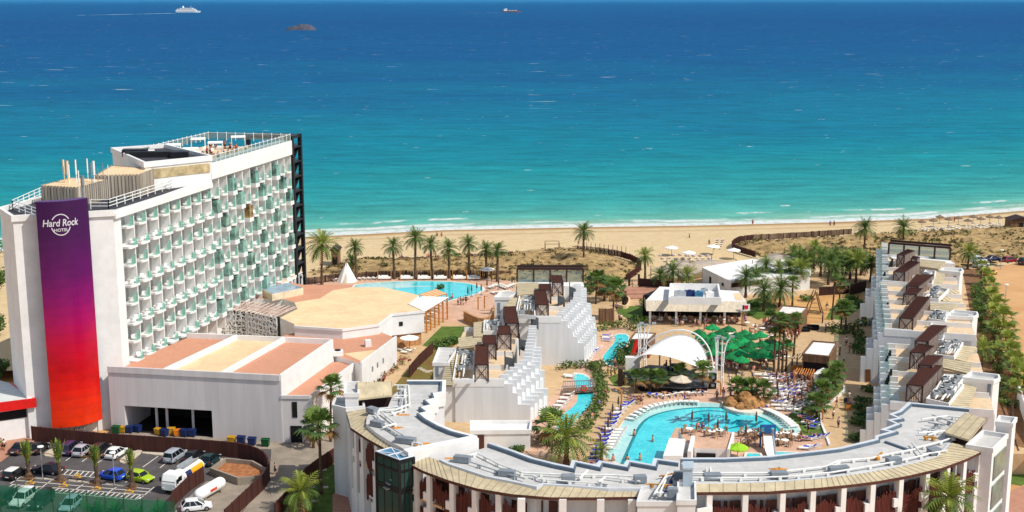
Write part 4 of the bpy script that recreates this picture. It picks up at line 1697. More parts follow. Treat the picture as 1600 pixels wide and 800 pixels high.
def plant_deck(q, zz, parent, seed=0):
 """Roof plant area: upstands, pale pipe runs and air units."""
 rr = random.Random(seed)
 q = [Vc((p.x, p.y, zz)) for p in q]
 mb = MB()
 mb.wall(q, zz - .3, zz + .35, .2, 0, True)
 d = mb.build("plant_upstand", WHITE, parent)
 mb = MB()

 def pt(u, v, h=0):
  a_, b_ = q[0].lerp(q[1], u), q[3].lerp(q[2], u)
  r = a_.lerp(b_, v)
  return Vc((r.x, r.y, zz + h))
 for i in range(7):
  u, v0, v1 = rr.uniform(.1, .9), rr.uniform(.05, .4), rr.uniform(.55, .95)
  mb.cyl(pt(u, v0, .35), pt(u, v1, .35), .1, .1, 5)
  u2 = rr.uniform(.1, .9)
  mb.cyl(pt(u, v1, .35), pt(u2, v1, .35), .1, .1, 5)
 for i in range(5):
  mu = MB()
  p = pt(rr.uniform(.15, .85), rr.uniform(.1, .9), .45)
  mu.box(p, (rr.uniform(.7, 1.2), rr.uniform(.6, .9), .8), rr.uniform(0, .4))
  mu.cyl(p + Vc((0, 0, .4)), p + Vc((0, 0, .46)), .3, .3, 8, 1)
  mu.build("air_unit", [ACM, BLACK], d)
 mb.build("pipe_run", DUCTW, d)


def tile_strip(q, parent, n=8, z4_=None):
 """Beige tiled pent roof strip with seams; q are four 3-D corners."""
 mb = MB()
 mb.quad(*q)
 dn = Vc((0, 0, -.25))
 for a_, b_ in zip(q, q[1:] + q[:1]):
  mb.quad(a_ + dn, b_ + dn, b_, a_)
 L = max((q[1] - q[0]).length, 1)
 k = max(3, int(L / 1.0))
 for i in range(k + 1):
  a_, b_ = q[0].lerp(q[1], i / k), q[3].lerp(q[2], i / k)
  mb.cyl(a_, b_, .05, .05, 4, 1)
 return mb.build("tiled_roof", [STRIP, SEAM2], parent)


SEAM2 = mat("tile seam", (150, 136, 108), .85, .1, 2)


def wing(name, label, side, groups, axis, wdir, step, wout, base):
 root = E(name, label, "building", base)
 ax = Vc((axis[0], axis[1], 0)).normalized()
 wd = Vc((wdir[0], wdir[1], 0)).normalized()
 for gi, (bp, prof, fing, Lg, st) in enumerate(groups):
  org = P(bp[0], bp[1], ZP)
  pts = [PV(x, y, org, ax) for x, y in prof]
  # stepped dividing walls and the balcony steps between them
  if isinstance(fing, int):
   fing = [(st[0] * i / 2, st[1] * i / 2, st[2] * i / 2, min((i + 1) // 2, (len(pts) - 4) // 2)) for i in range(2 * fing + 1)]
  for i, fo in enumerate(fing):
   off = Vc(fo[:3])
   if i == 1:
    pts = pts[:-1] + [pts[-2] + wd * 1.3]
   mb = MB()
   profile_wall(mb, [p + off for p in pts[2 * fo[3]:]], .35, ax)
   f = mb.build("party_wall", WHITE2, root)
   if i < len(fing) - 1:
    n_ = fing[i + 1]
    tr = 2 * max(fo[3], n_[3])
    mb = MB()
    q = [p + off + Vc((0, 0, -1.1 if p.z < pts[-1].z - .3 else -.9)) + ax * .35 for p in pts[tr:]]
    nx = [p + Vc(n_[:3]) - off for p in q]
    for a_, b_, c_, d_ in zip(q, q[1:], nx[1:], nx):
     if (a_ - b_).length > .01:
      mb.quad(a_, b_, c_, d_)
    mb.quad(Vc((q[0].x, q[0].y, ZP)), q[0], nx[0], Vc((nx[0].x, nx[0].y, ZP)))
    mb.build("balcony_step", WHITE2, f)
  zt_ = pts[-1].z
  top0 = pts[-2]
  # body under the roof terrace
  e = Lg
  stv = Vc((st[0], st[1], 0)).normalized()
  # body follows the same stagger as the walls
  c0 = top0 + ax * .05
  c1 = c0 + stv * e
  o0 = org + wd * wout + ax * .3
  o1 = o0 + stv * e
  mb = MB()
  zd = zt_ - .9
  zr = zd + st[2] / max(st[1], .1) * e
  vs = [Vc((p.x, p.y, zz)) for p, zz in ((c0, ZP), (o0, ZP), (o1, ZP), (c1, ZP), (c0, zd), (o0, zd), (o1, zr), (c1, zr))]
  fs = [(4, 5, 6, 7), (0, 1, 5, 4), (1, 2, 6, 5), (2, 3, 7, 6), (3, 0, 4, 7)]
  if side < 0:
   fs = [f[::-1] for f in fs]
  mb.add(vs, fs[:1], 1)
  mb.add(vs, fs[1:], 0)
  mb.build("terrace_block", [WHITE, TERRACE], root)
  # low walls between the roof terraces
  k = max(1, int(e / 6.2))
  for i in range(0, k + 1):
   p = c0 + stv * (e * i / k)
   w_ = wout - (c0 - org).dot(wd)
   zz = zd + (zr - zd) * i / k
   mb = MB()
   mb.wall([p, p + wd * (w_ - .2)], zz - .3, zz + .8, .2)
   mb.build("terrace_wall", WHITE, root)
  mb = MB()
  for i in range(k):
   p, q_ = c0 + stv * (e * (i + .08) / k), c0 + stv * (e * (i + .92) / k)
   zz = zd + (zr - zd) * (i + .5) / k
   mb.wall([p + wd * .1, q_ + wd * .1], zz, zz + 1.25, .05)
  if side > 0:
   mb.build("glass_screen", AQUA, root)
 return root


z5 = zf(640, 460, 5)
LW1 = [(829, 660), (829, 632), (809, 632), (809, 615), (801, 614), (801, 600), (788, 600), (788, 592), (711, 592)]
LW2 = z5([(1365, 555), (1365, 380), (1318, 380), (1310, 330), (1280, 330), (1270, 265), (1236, 260), (1235, 207), (1186, 205), (1185, 170), (985, 170)])
FA = [(0, 0, 0, 0), (1.3, 3.05, .3, 0), (2.8, 6.1, .5, 0), (4.2, 9, .8, 1), (4.4, 12, 1.1, 2), (4.6, 15, 1.4, 2), (4.9, 18, 1.6, 3), (5.1, 21, 1.7, 3), (5.2, 24, 1.8, 3)]
FB = [(0, 0, 0, 0), (.9, 3.1, 0, 0), (1.8, 6.2, 0, 0), (2.8, 9.6, 0, 0), (3.9, 13.4, 0, 1), (4.2, 17, .2, 2), (4.4, 20.5, .2, 3), (4.6, 24, .2, 3)]
def finer(F):
 out = [F[0]]
 for a, b in zip(F, F[1:]):
  out += [tuple((p + q) / 2 for p, q in zip(a[:3], b[:3])) + (b[3],), b]
 return out


left = wing("terraced_wing", "white stepped terrace wing between the curved river pool and the left garden", -1,
   [((829, 660), LW1, finer(FA), 28, (.25, 3.15, .07)), ((913, 571), LW2, finer(FB), 28, (.2, 3.1, .03))],
   (0, 1), (-1, 0), None, 13.2, P(780, 600, ZP))
z6 = zf(1320, 500, 5.714)
RW0 = [(1344, 695), (1344, 672), (1354, 672), (1354, 658), (1366, 657), (1366, 645), (1377, 645), (1377, 632), (1391, 632), (1391, 627), (1441, 629)]
RW1 = [(1344.5, 597), (1345, 557), (1354, 557), (1354, 545), (1365, 544), (1365, 531.5), (1372, 531), (1372, 520), (1382, 519), (1382, 513), (1425, 516)]
RW2 = [(1344, 508), (1344, 475), (1352, 474), (1352, 464), (1361, 464), (1361, 456), (1369, 455), (1369, 444), (1378, 443), (1378, 438), (1414, 441)]
RAX = (.26, .966)
RWD = (.966, -.26)
right = wing("terraced_wing", "white stepped terrace wing beside the tan promenade and the palm lined dirt lot", 1,
    [((1344, 695), RW0, 5, 28, (1.43, 5.33, .2)), ((1344.5, 597), RW1, 5, 36, (1.66, 6.4, .0)), ((1344, 508), RW2, 5, 40, (1.9, 6.8, 0))],
    RAX, RWD, None, 17.5, P(1430, 560, ZP))
# doors and vents on the blank walls
org = P(1344.5, 597, ZP)
for nm, q, m in (("door", [(1352, 597), (1360.5, 596), (1360.5, 577), (1352, 577)], mat("brown door", (126, 84, 54), .6, .15, 2)), ("louvre_vent", [(1346, 501), (1354, 501), (1354, 495), (1346, 495)], BROWN)):
 o_ = org if nm == "door" else P(1344, 508, ZP)
 a_ = Vc((RAX[0], RAX[1], 0)) * -.04
 pq = [PV(x, y, o_, RAX) + a_ for x, y in q]
 mb = MB(); mb.quad(*pq)
 for p, r in zip(pq, pq[1:] + pq[:1]):
  mb.quad(r, p, p - a_ * 2, r - a_ * 2)
 mb.build(nm, m, right)

z4b = zf(640, 400, 4)
zt_l = [13.0, 13.1, 13.3, 13.6, 13.8, 13.9, 14.0]
for q, zt_ in (([(408, 680), (492, 680), (490, 556), (413, 556)], 11.9), ([(457, 550), (541, 550), (536, 497), (460, 497)], 12.2), ([(547, 490), (634, 490), (626, 438), (556, 438)], 12.5),
    ([(600, 420), (682, 420), (662, 318), (588, 318)], 12.9), ([(790, 305), (868, 305), (850, 216), (778, 216)], 13.6), ([(812, 212), (884, 212), (878, 176), (808, 176)], 13.7), ([(892, 165), (960, 165), (950, 122), (876, 122)], 13.8)):
 pergola_box(PP(z4b(q), zt_), zt_, zt_ - 2.6, left, screen=False)
z7 = zf(1320, 370, 5.714)
for q, zt_ in ((z7([(468, 160), (532, 165), (622, 125), (560, 112)]), 13.7), (z7([(437, 312), (535, 317), (668, 228), (575, 215)]), 13.6), (z7([(590, 195), (640, 200), (668, 180), (610, 172)]), 13.6),
    (z7([(550, 440), (655, 447), (795, 340), (640, 338)]), 13.5), (z7([(525, 512), (638, 516), (695, 462), (575, 455)]), 13.4), (z7([(490, 722), (608, 735), (757, 540), (640, 533)]), 13.3),
    (z6([(630, 186), (745, 191), (907, 52), (770, 48)]), 13.0), (z6([(585, 287), (712, 295), (795, 235), (660, 213)]), 12.8), (z6([(655, 400), (775, 410), (870, 322), (735, 318)]), 12.6), (z6([(555, 575), (697, 590), (868, 410), (700, 402)]), 12.3)):
 pergola_box(PP(q, zt_), zt_, zt_ - 2.7, right)
# stair cores with slit windows


def core(q, zt_, parent, slits=(), zb=0, m=WHITE, roof=ROOFG):
 mb = MB()
 mb.prism(q, zb, zt_ - .5, 0, 1)
 mb.wall(q, zt_ - .55, zt_, .25, 0, True)
 c = mb.build("stair_core", [m, roof], parent)
 for (px, py0, py1, a, b, wd_) in slits:
  p0, p1 = q[a], q[b]
  d = (p1 - p0).normalized()
  n = Vc((d.y, -d.x, 0))
  cen = sum(q, Vc()) / len(q)
  if (p0 - cen).dot(n) < 0:
   n = -n
  for (ya, yb) in ((py0, py1),):
   t_ = PV(px, ya, p0, (n.x, n.y))
   u_ = PV(px, yb, p0, (n.x, n.y))
   mb = MB()
   mb.box((t_.x + n.x * .02, t_.y + n.y * .02, (t_.z + u_.z) / 2), (wd_, .12, abs(t_.z - u_.z)), math.atan2(d.y, d.x))
   mb.build("slit_window", GREYDK, c)
 return c


zc = 11.4
core(PP([(1505, 589), (1552, 594), (1562, 590), (1560, 585), (1518, 580)], zc), zc, right, [(1546, 600, 622, 0, 1, .5), (1544, 630, 640, 0, 1, .5)])
core(PP([(1478, 493), (1520, 495), (1528, 491), (1526, 487), (1490, 484)], 12.2), 12.2, right, [(1515, 502, 520, 0, 1, .5), (1513, 527, 539, 0, 1, .5)])
core(PP([(1469, 422), (1500, 425), (1505, 422), (1502, 419), (1474, 418)], 12.6), 12.6, right, [(1492, 431, 447, 0, 1, .5), (1491, 450, 456, 0, 1, .5)])
zl = 9.6
core(PP([(677, 566), (700, 566), (714, 544), (686, 543)], 10.4), 10.4, left, [(683, 573, 588, 0, 1, .45)])
core(PP([(773, 464), (796, 464), (808, 456), (782, 455)], 12.4), 12.4, left, [(779.5, 473, 489, 0, 1, .45), (779.5, 493, 500, 0, 1, .45)])


def strip_px(pts, za, zb_, parent):
 q = [P(*pts[0], za), P(*pts[1], za), P(*pts[2], zb_), P(*pts[3], zb_)]
 tile_strip(q, parent)


strip_px([(1480, 640), (1494, 592), (1530, 595), (1512, 640)], 10.6, 10.1, right)
strip_px([(1472, 574), (1474, 560), (1520, 567), (1514, 584)], 11.3, 11.3, right)
strip_px([(1488, 560), (1506, 540), (1526, 542), (1508, 565)], 11.3, 10.8, right)
strip_px([(1478, 512), (1498, 494), (1500, 496), (1488, 524)], 11.5, 11.0, right)
strip_px([(1446, 510), (1460, 494), (1480, 499), (1478, 510)], 11.7, 11.2, right)
strip_px([(1453, 484), (1454, 470), (1500, 472), (1486, 487)], 12.0, 12.0, right)
strip_px([(1462, 462), (1488, 452), (1499, 458), (1478, 473)], 12.0, 11.5, right)
strip_px([(1455, 444), (1460, 424), (1477, 427), (1472, 446)], 12.3, 12.0, right)
strip_px([(1437, 416), (1438, 405), (1478, 409), (1466, 420)], 12.6, 12.6, right)
strip_px([(708, 600), (704, 552), (724, 552), (706, 600)], 10.2, 9.8, left)
strip_px([(688, 602), (700, 553), (720, 551), (707, 602)], 9.7, 10.2, left)
strip_px([(717, 543), (716, 528), (752, 524), (753, 538)], 11.0, 11.0, left)
strip_px([(740, 526), (740, 504), (756, 502), (758, 526)], 11.2, 11.2, left)
strip_px([(788, 480), (798, 466), (822, 464), (816, 476)], 12.4, 12.2, left)
strip_px([(808, 461), (808, 442), (841, 442), (842, 459)], 12.8, 12.8, left)
for k, (q, zz, par) in enumerate(((PP([(708, 596), (740, 596), (740, 553), (716, 548)], 10.0), 10.0, left), (PP([(756, 520), (786, 520), (788, 502), (757, 503)], 11.3), 11.3, left), (PP([(806, 494), (836, 496), (834, 466), (812, 464)], 12.3), 12.3, left),
         (PP([(1448, 626), (1482, 634), (1505, 604), (1470, 600)], 10.6), 10.6, right), (PP([(1462, 612), (1490, 612), (1508, 590), (1476, 588)], 10.8), 10.8, right), (PP([(1460, 556), (1490, 560), (1504, 538), (1478, 535)], 11.5), 11.5, right),
         (PP([(1440, 530), (1472, 534), (1478, 512), (1456, 508)], 11.6), 11.6, right), (PP([(1452, 500), (1476, 504), (1482, 490), (1462, 486)], 11.8), 11.8, right), (PP([(1444, 468), (1466, 470), (1482, 454), (1460, 451)], 12.2), 12.2, right), (PP([(1436, 444), (1456, 446), (1462, 426), (1446, 424)], 12.4), 12.4, right))):
 plant_deck(q, zz, par, k)
# dark stair screens stepping down the pool side of the left wing
for (x, y, zz) in ((840, 498, 9.5), (872, 476, 10.2), (890, 462, 10.4), (812, 546, 9.0), (789, 574, 8.5), (830, 509, 9.8)):
 stair_rail(left, P(x, y, zz + 1.0), None, 1.7, STSC)
for (x, y, zz) in ((1384, 606, 8.6), (1383, 575, 8.8), (1405, 545, 9), (1380, 497, 9.6), (1376, 447, 10), (1388, 425, 10.4)):
 mb = MB()
 p = P(x, y, zz)
 for k in range(5):
  mb.box((p.x + .25 * k, p.y + .3 * k, zz + .35 + .35 * k), (.35, .12, 1.5))
 mb.wall([(p.x, p.y), (p.x + 1.2, p.y + 1.4)], zz - .2, zz + 1.4, .08)
 mb.build("stair_screen", BLACK, right)
# glass ends: dark timber frames around the sea end terraces
for (pts, zz, par) in (([(808, 440), (911, 440), (912, 436), (808, 436)], 11.6, left), ([(1388, 398), (1484, 406), (1486, 402), (1390, 394)], 11.6, right)):
 q = PP(pts, zz)
 mb = MB()
 for u in (0, .25, .5, .75, 1):
  p = q[0].lerp(q[1], u)
  mb.box((p.x, p.y, zz + 1.25), (.3, .3, 2.6))
 mb.wall([q[0], q[1]], zz + 2.3, zz + 2.75, .35)
 mb.wall([q[3], q[2]], zz + 2.3, zz + 2.75, .3)
 f = mb.build("terrace_frame", DBROWN, par)
 mb = MB()
 mb.wall([q[0], q[1]], zz - .2, zz + 2.2, .05)
 mb.build("glass_screen", TERGL, f)
 mb = MB()
 mb.prism([q[0], q[1], q[1] + Vc((0, -3.5, 0)), q[0] + Vc((0, -3.5, 0))], zz - 3, zz - .1)
 mb.build("terrace_block", WHITE, par)
# low annex in front of the left wing
mb = MB()
qa = PP([(736, 672), (828, 671), (830, 657), (736, 657)], 6.0)
mb.prism(qa, ZP, 5.5, 0, 1)
mb.wall(qa, 5.4, 6.0, .3, 0, True)
mb.build("annex", [WHITE, WHITE], left)
mb = MB()
p = qa[0].lerp(qa[1], .13)
mb.box((p.x, p.y - .16, 4.2), (1.5, .15, 2.3)); mb.build("door", BROWN, left)

# ================================================================== CURVED FRONT BUILDING
front = E("curved_building", "long curved white foreground building with grey roofs, beige tiled eave and oxblood louvre screens", "building", P(900, 760, 0))
ZE, ZI = 11.7, 12.15
Eo = PP([(540, 638), (548, 668), (575, 686), (602.5, 701), (630, 719), (660, 735), (700, 750), (745, 763), (800, 772), (860, 777), (930, 777), (1000, 776)], ZE)
Ei = PP([(582, 636), (573, 650), (586, 674), (604, 686), (630, 699), (659, 710), (689, 721), (760, 744), (820, 757), (870, 760), (940, 763), (1000, 763)], ZI)
Eo2 = PP([(1087, 769), (1200, 768), (1280, 762), (1330, 757), (1370, 752), (1420, 743), (1472, 731), (1510, 717), (1539, 703)], ZE)
Ei2 = PP([(1087, 756), (1200, 754), (1280, 748), (1320, 743), (1356, 738), (1395, 731), (1440, 721), (1466, 713), (1487, 692)], ZI)


def ribbon(a, b, name):
 mb = MB()
 n = 110
 la, lb2 = resample(a, .5), resample(b, .5)

 def at_(l, t):
  k = t * (len(l) - 1)
  i = min(int(k), len(l) - 2)
  return l[i].lerp(l[i + 1], k - i)
 # parametrise both edges by the control points
 def ctrl(l, t):
  k = t * (len(l) - 1)
  i = min(int(k), len(l) - 2)
  return l[i].lerp(l[i + 1], k - i)
 pa_ = [ctrl(a, i / n) for i in range(n + 1)]
 pb_ = [ctrl(b, i / n) for i in range(n + 1)]
 dn = Vc((0, 0, -.35))
 for i in range(n):
  mb.quad(pa_[i], pa_[i + 1], pb_[i + 1], pb_[i])
  mb.quad(pa_[i] + dn, pa_[i + 1] + dn, pa_[i + 1], pa_[i], 2)
  mb.quad(pb_[i] + dn, pb_[i + 1] + dn, pa_[i + 1] + dn, pa_[i] + dn, 2)
 L = sum((q - p).length for p, q in zip(pa_, pa_[1:]))
 k = int(L / .95)
 for i in range(k + 1):
  t = i / k
  p, q = ctrl(a, t), ctrl(b, t)
  mb.cyl(p + Vc((0, 0, .0)), q + Vc((0, 0, .0)), .045, .045, 4, 1)
 return mb.build(name, [STRIP, SEAM2, BROWN], front)


ribbon(Eo, Ei, "tiled_eave")
ribbon(Eo2, Ei2, "tiled_eave")
RL = [(636, 598), (694, 598), (693, 616), (679, 618), (682, 626), (668, 629), (676, 636), (661, 640), (670, 647), (658, 650), (668, 658), (686, 668), (708, 677), (736, 685)]
rl_in = PP(RL, 12.6)
rl_out = PP([(660, 708), (630, 699), (604, 685), (586, 673), (572, 660), (573, 650), (582, 636), (606, 634), (614, 616)], 12.6)
mb = MB()
mb.prism(rl_in + rl_out, 0, 12.45, 0, 1)
mb.build("roof_block", [WHITE2, ROOFG], front)
mb = MB()
mb.wall(rl_in[:-1] + [P(744, 686, 12.6)], 11.0, 12.95, .5, 0)
mb.build("parapet", WHITE, front)
mb = MB()
ins = [p + Vc((-.35, -.35, 0)) for p in rl_in[1:]]
mb.wall(offset(rl_in, -.42), 12.46, 12.9, .16)
mb.build("upstand", EDGEB, front)
mb = MB()
mb.wall([P(744, 686, 12.9), P(634, 708, 12.9)], 11, 13.2, 1.3)
mb.build("roof_step", WHITE, front)
rm_in = PP([(765, 695), (800, 707), (832, 719), (868, 728), (893, 733), (896, 723), (934, 731), (938, 724), (977, 731), (981, 723), (1021, 730), (1024, 720), (1061, 725)], 12.3)
rm_out = PP([(1061, 752), (1003, 763), (950, 763), (900, 759), (848, 756), (838, 760), (800, 752), (760, 744), (700, 724), (688, 718)], 12.3)
mb = MB()
mb.prism(rm_in + rm_out, 0, 12.1, 0, 1)
mb.build("roof_block", [WHITE2, ROOFG], front)
mb = MB()
mb.wall(rm_in, 11, 12.55, .45)
mb.wall(rm_out[1:], 11.9, 12.35, .3)
mb.build("parapet", mat("pale grey parapet", (196, 202, 208), .7, .05, .6), front)
mb = MB()
mb.wall(offset(rm_in, -.36), 12.11, 12.5, .14)
mb.build("upstand", EDGEB, front)
rr_in = PP([(1063, 719), (1130, 719), (1200, 716), (1280, 707), (1312, 703), (1370, 689), (1370, 684), (1395, 677), (1379, 674), (1403, 665), (1389, 659), (1406, 656), (1392, 650), (1406, 645), (1421, 632), (1514, 641)], 12.0)
rr_out = PP([(1500, 668), (1484, 693), (1466, 714), (1440, 722), (1391, 732), (1340, 741), (1280, 748), (1200, 754), (1087, 757)], 12.0)
mb = MB()
mb.prism(rr_in + rr_out, 0, 11.85, 0, 1)
mb.build("roof_block", [WHITE2, ROOFG], front)
mb = MB()
mb.wall(rr_in, 11, 12.25, .4)
mb.wall(rr_out[1:], 11.7, 12.1, .3)
mb.build("parapet", mat("pale grey coping", (200, 206, 212), .7, .05, .6), front)
mb = MB()
mb.wall(offset(rr_in, -.34), 11.86, 12.2, .14)
mb.wall([P(1383, 690, 12), P(1420, 703, 12)], 11.86, 12.1, .3)
mb.build("upstand", EDGEB, front)
# white stair block in the middle and the chimney box
for pts, zz, nm in (([(996, 783), (1003, 760), (1058, 760), (1058, 783)], 12.3, "stair_block"), ([(1058.5, 781), (1060, 752), (1086, 752), (1087, 781)], 12.8, "stair_block")):
 q = PP(pts, zz)
 mb = MB()
 mb.prism(q, 0, zz - .5, 0, 1)
 mb.wall(q, zz - .55, zz, .22, 0, True)
 mb.build(nm, [WHITE2, ROOFG], front)
q = PP([(1067, 751), (1082, 751), (1082, 741), (1067, 741)], 13.0)
mb = MB(); mb.prism(q, 12, 14.3); mb.prism([Vc((p.x * 1, p.y, 0)) + (p - sum(q, Vc()) / 4) * .12 for p in q], 14.3, 14.5)
mb.build("roof_hatch", mat("blue grey metal box", (170, 186, 196), .5, .06, 1), front)
# floors, columns and louvre screens on the street side


def ctrl_at(line_px, x):
 for (xa, ya), (xb, yb) in zip(line_px, line_px[1:]):
  if xa <= x <= xb:
   return ya + (yb - ya) * (x - xa) / (xb - xa)
 return line_px[-1][1]


eo_px = [(540, 638), (548, 668), (575, 686), (602.5, 701), (630, 719), (660, 735), (700, 750), (745, 763), (800, 772), (860, 777), (930, 777), (1000, 776), (1087, 769), (1200, 768), (1280, 762), (1330, 757), (1370, 752), (1420, 743), (1472, 731), (1510, 717), (1539, 703)]
for a_, b_, kk in ((Eo, Ei, 0), (Eo2, Ei2, 1)):
 for zz in (7.6, 3.7, .0):
  mb = MB()
  o1 = offset(a_, .45)
  for i in range(len(a_) - 1):
   q = [o1[i], o1[i + 1], b_[i + 1], b_[i]]
   mb.prism(q, zz, zz + (.28 if zz else .12))
  mb.build("floor_slab", mat("corridor floor", (200, 160, 116), .8, .08, .6) if kk == 0 and zz == 7.6 else WHITE, front)
colx = [[553, 564, 586, 648, 668, 703, 739, 780, 812], [1115, 1167, 1221, 1274, 1322, 1367, 1411, 1452, 1485, 1510, 1532]]
for kk in (0, 1):
 pos = []
 line_ = Eo if kk == 0 else Eo2
 off_line = offset(line_, .5)
 for x in colx[kk]:
  p = P(x, ctrl_at(eo_px, x), ZE)
  best = min(((off_line[i].lerp(off_line[i + 1], t / 10) - Vc((p.x, p.y))).length, i, t) for i in range(len(off_line) - 1) for t in range(11))
  i, t = best[1], best[2]
  c = off_line[i].lerp(off_line[i + 1], t / 10)
  d = (off_line[i + 1] - off_line[i]).normalized()
  pos.append((c, d))
  rz = math.atan2(d.y, d.x)
  mb = MB()
  mb.box((c.x, c.y, 5.7), (.62, .9, 11.4), rz)
  mb.box((c.x - d.x * .3, c.y - d.y * .3, 3.6), (1.1, .88, 7.2), rz)
  mb.box((c.x - d.x * .6, c.y - d.y * .6, 1.8), (1.7, .86, 3.6), rz)
  mb.box((c.x - d.x * .45, c.y - d.y * .45, 8.6), (.9, .87, 1.0), rz)
  mb.build("column", WHITE, front)
 for i in range(len(pos) - 1):
  (c0, d0), (c1, d1_) = pos[i], pos[i + 1]
  if kk == 0 and colx[0][i] in (586,):
   continue
  L = (c1 - c0).length
  d = (c1 - c0).normalized()
  n_ = Vc((d.y, -d.x))
  for fl, (z0, z1) in enumerate(((8.0, 10.3), (3.8, 6.6))):
   mb = MB()
   k = int((L - .6) / .19)
   lo_, hi_ = z0, z1
   ph_ = R.uniform(0, 6)
   for j in range(k):
    t = .4 + (j + .5) * (L - .8) / k
    c = c0 + d * t + n_ * .1
    u = j / k
    if kk == 0:
     bot = z0 - .1 + .5 * math.sin(u * 5 + ph_) + R.uniform(-.4, .3)
     top = z1 + .1 + .35 * math.sin(u * 4 + ph_ * 2) + R.uniform(-.5, .4)
    else:
     bot = z0 - 1.0 + .3 * math.sin(u * 5 + ph_) + R.uniform(-.4, .2)
     top = z0 + 1.55 + .3 * math.sin(u * 4 + ph_ * 2) + R.uniform(-.35, .3)
    mb.box((c.x, c.y, (bot + top) / 2), (.13, .09, top - bot), math.atan2(d.y, d.x))
   mb.build("louvre_screen", LOUV, front)
   # doors and windows in the corridor wall behind
   li = [Vc((p.x, p.y)) for p in (Ei if kk == 0 else Ei2)]
   mid = (c0 + c1) / 2
   wp = min((li[a_].lerp(li[a_ + 1], t / 12) for a_ in range(len(li) - 1) for t in range(13)), key=lambda q: (q - mid).length)
   dd_ = (mid - wp).normalized()
   tt_ = Vc((-dd_.y, dd_.x))
   for e, (wd_, m_) in zip((-.28, .0, .27), ((.9, BROWN), (.3, DBROWN), (.9, BROWN))):
    q = wp + tt_ * L * e + dd_ * .2
    zz = (7.9, 4.0)[fl]
    mb = MB()
    mb.box((q.x, q.y, zz + 1.15), (wd_ * 1.3, .12, 2.25), math.atan2(tt_.y, tt_.x))
    mb.build("door", m_, front)
# open galleries left of the stair block
mb = MB()
lo_ = PP([(815, 779), (880, 781), (940, 781), (995, 781)], ZE)
lo_ = [p + Vc((0, .5, 0)) for p in lo_]
mb.wall(lo_, 7.9, 9.0, .25)
for u in (0, .36, .69, .96):
 p = lo_[0].lerp(lo_[3], u)
 mb.box((p.x, p.y, 9.75), (.8, .4, 3.5))
mb.build("gallery_parapet", WHITE, front)
for u in (.12, .25, .5, .62, .85):
 p = Ei[8].lerp(Ei[11], u)
 mb = MB()
 mb.box((p.x, p.y - .16, 9.2), (1.0, .14, 2.4)); mb.build("door", BROWN, front)
mb = MB()
p0, p1 = P(1090, 782, 11), P(1113, 778, 11)
mb.wall([p0, p1], 3, 10.0, .25); mb.build("gallery_parapet", WHITE, front)
# left end: stair core, upper box, tiled patch
core(PP([(519.5, 632), (526, 621), (566, 622), (569, 634), (541, 637)], 12.4), 12.4, front, [], 0, WHITE2)
core(PP([(539, 614), (540, 596), (560, 596), (560, 614)], 14.0), 14.0, front, [], 9)
tile_strip([P(558.5, 623, 13.2), P(613, 617, 13.2), P(612, 596, 14.6), P(558.5, 597, 14.6)], front)
mb = MB()
mb.prism(PP([(562, 622), (612, 617), (611, 604), (562, 606)], 12.9), 10, 12.9)
mb.build("plant_room", DBROWN, front)
# stepped end wall with setbacks on the left
z1k = PP([(541, 640), (549, 668)], 11.4)
mb = MB()
mb.wall([z1k[0], z1k[1]], 0, 11.3, .5)
mb.build("end_wall", WHITE2, front)
# right end: tiled patch, grey core with green glass, tall white core
tile_strip([P(1476, 675, 12.9), P(1514, 687, 12.9), P(1541, 654, 13.6), P(1509, 645, 13.6)], front)
mb = MB()
mb.prism(PP([(1480, 676), (1512, 686), (1536, 657), (1510, 650)], 12.5), 11, 12.5)
mb.build("plant_room", DBROWN, front)
qc = PP([(1511, 694), (1551, 700), (1574, 678), (1536, 672)], 12.4)
core(qc, 12.4, front, [])
d_ = (qc[2] - qc[1])
n_ = Vc((d_.y, -d_.x, 0)).normalized() * .08
for k in range(3):
 z1_ = 11.0 - 3.7 * k
 a_, b_ = qc[1] + d_ * .14 + n_, qc[1] + d_ * .92 + n_
 mb = MB()
 mb.wall([a_, b_], z1_ - 3.0, z1_, .12)
 mb.build("window", mat("green stair glass", (104, 132, 122), .12, .2, .5, spec=.6), front)
core(PP([(1557, 658), (1582, 661), (1588, 652), (1562, 649)], 13.6), 13.6, front, [])
# roof pipe runs: things standing on the roofs


def pipes(name, label, runs, boxes, zz, group="pipe runs on the curved roof"):
 t = E(name, label, "roof pipes", P(*runs[0][0][0], zz), group)
 for pts, r, m in runs:
  mb = MB()
  q = PP(pts, zz + .35)
  for a_, b_ in zip(q, q[1:]):
   mb.cyl(a_, b_, r * .58, r * .58, 6)
  n = max(2, int(sum((b_ - a_).length for a_, b_ in zip(q, q[1:])) / 2.2))
  for i in range(n):
   k = (i + .5) / n * (len(q) - 1)
   p = q[int(k)].lerp(q[min(int(k) + 1, len(q) - 1)], k % 1)
   mb.box((p.x, p.y, zz + .12), (.35, .35, .3), .3)
  mb.build("pipe", m, t)
 for (x, y, sx, sy, h, rz) in boxes:
  p = P(x, y, zz)
  mb = MB(); mb.box((p.x, p.y, zz + h * .33 + .05), (sx * .72, sy * .72, h * .66), rz); mb.build("duct_box", GREYDK, t)


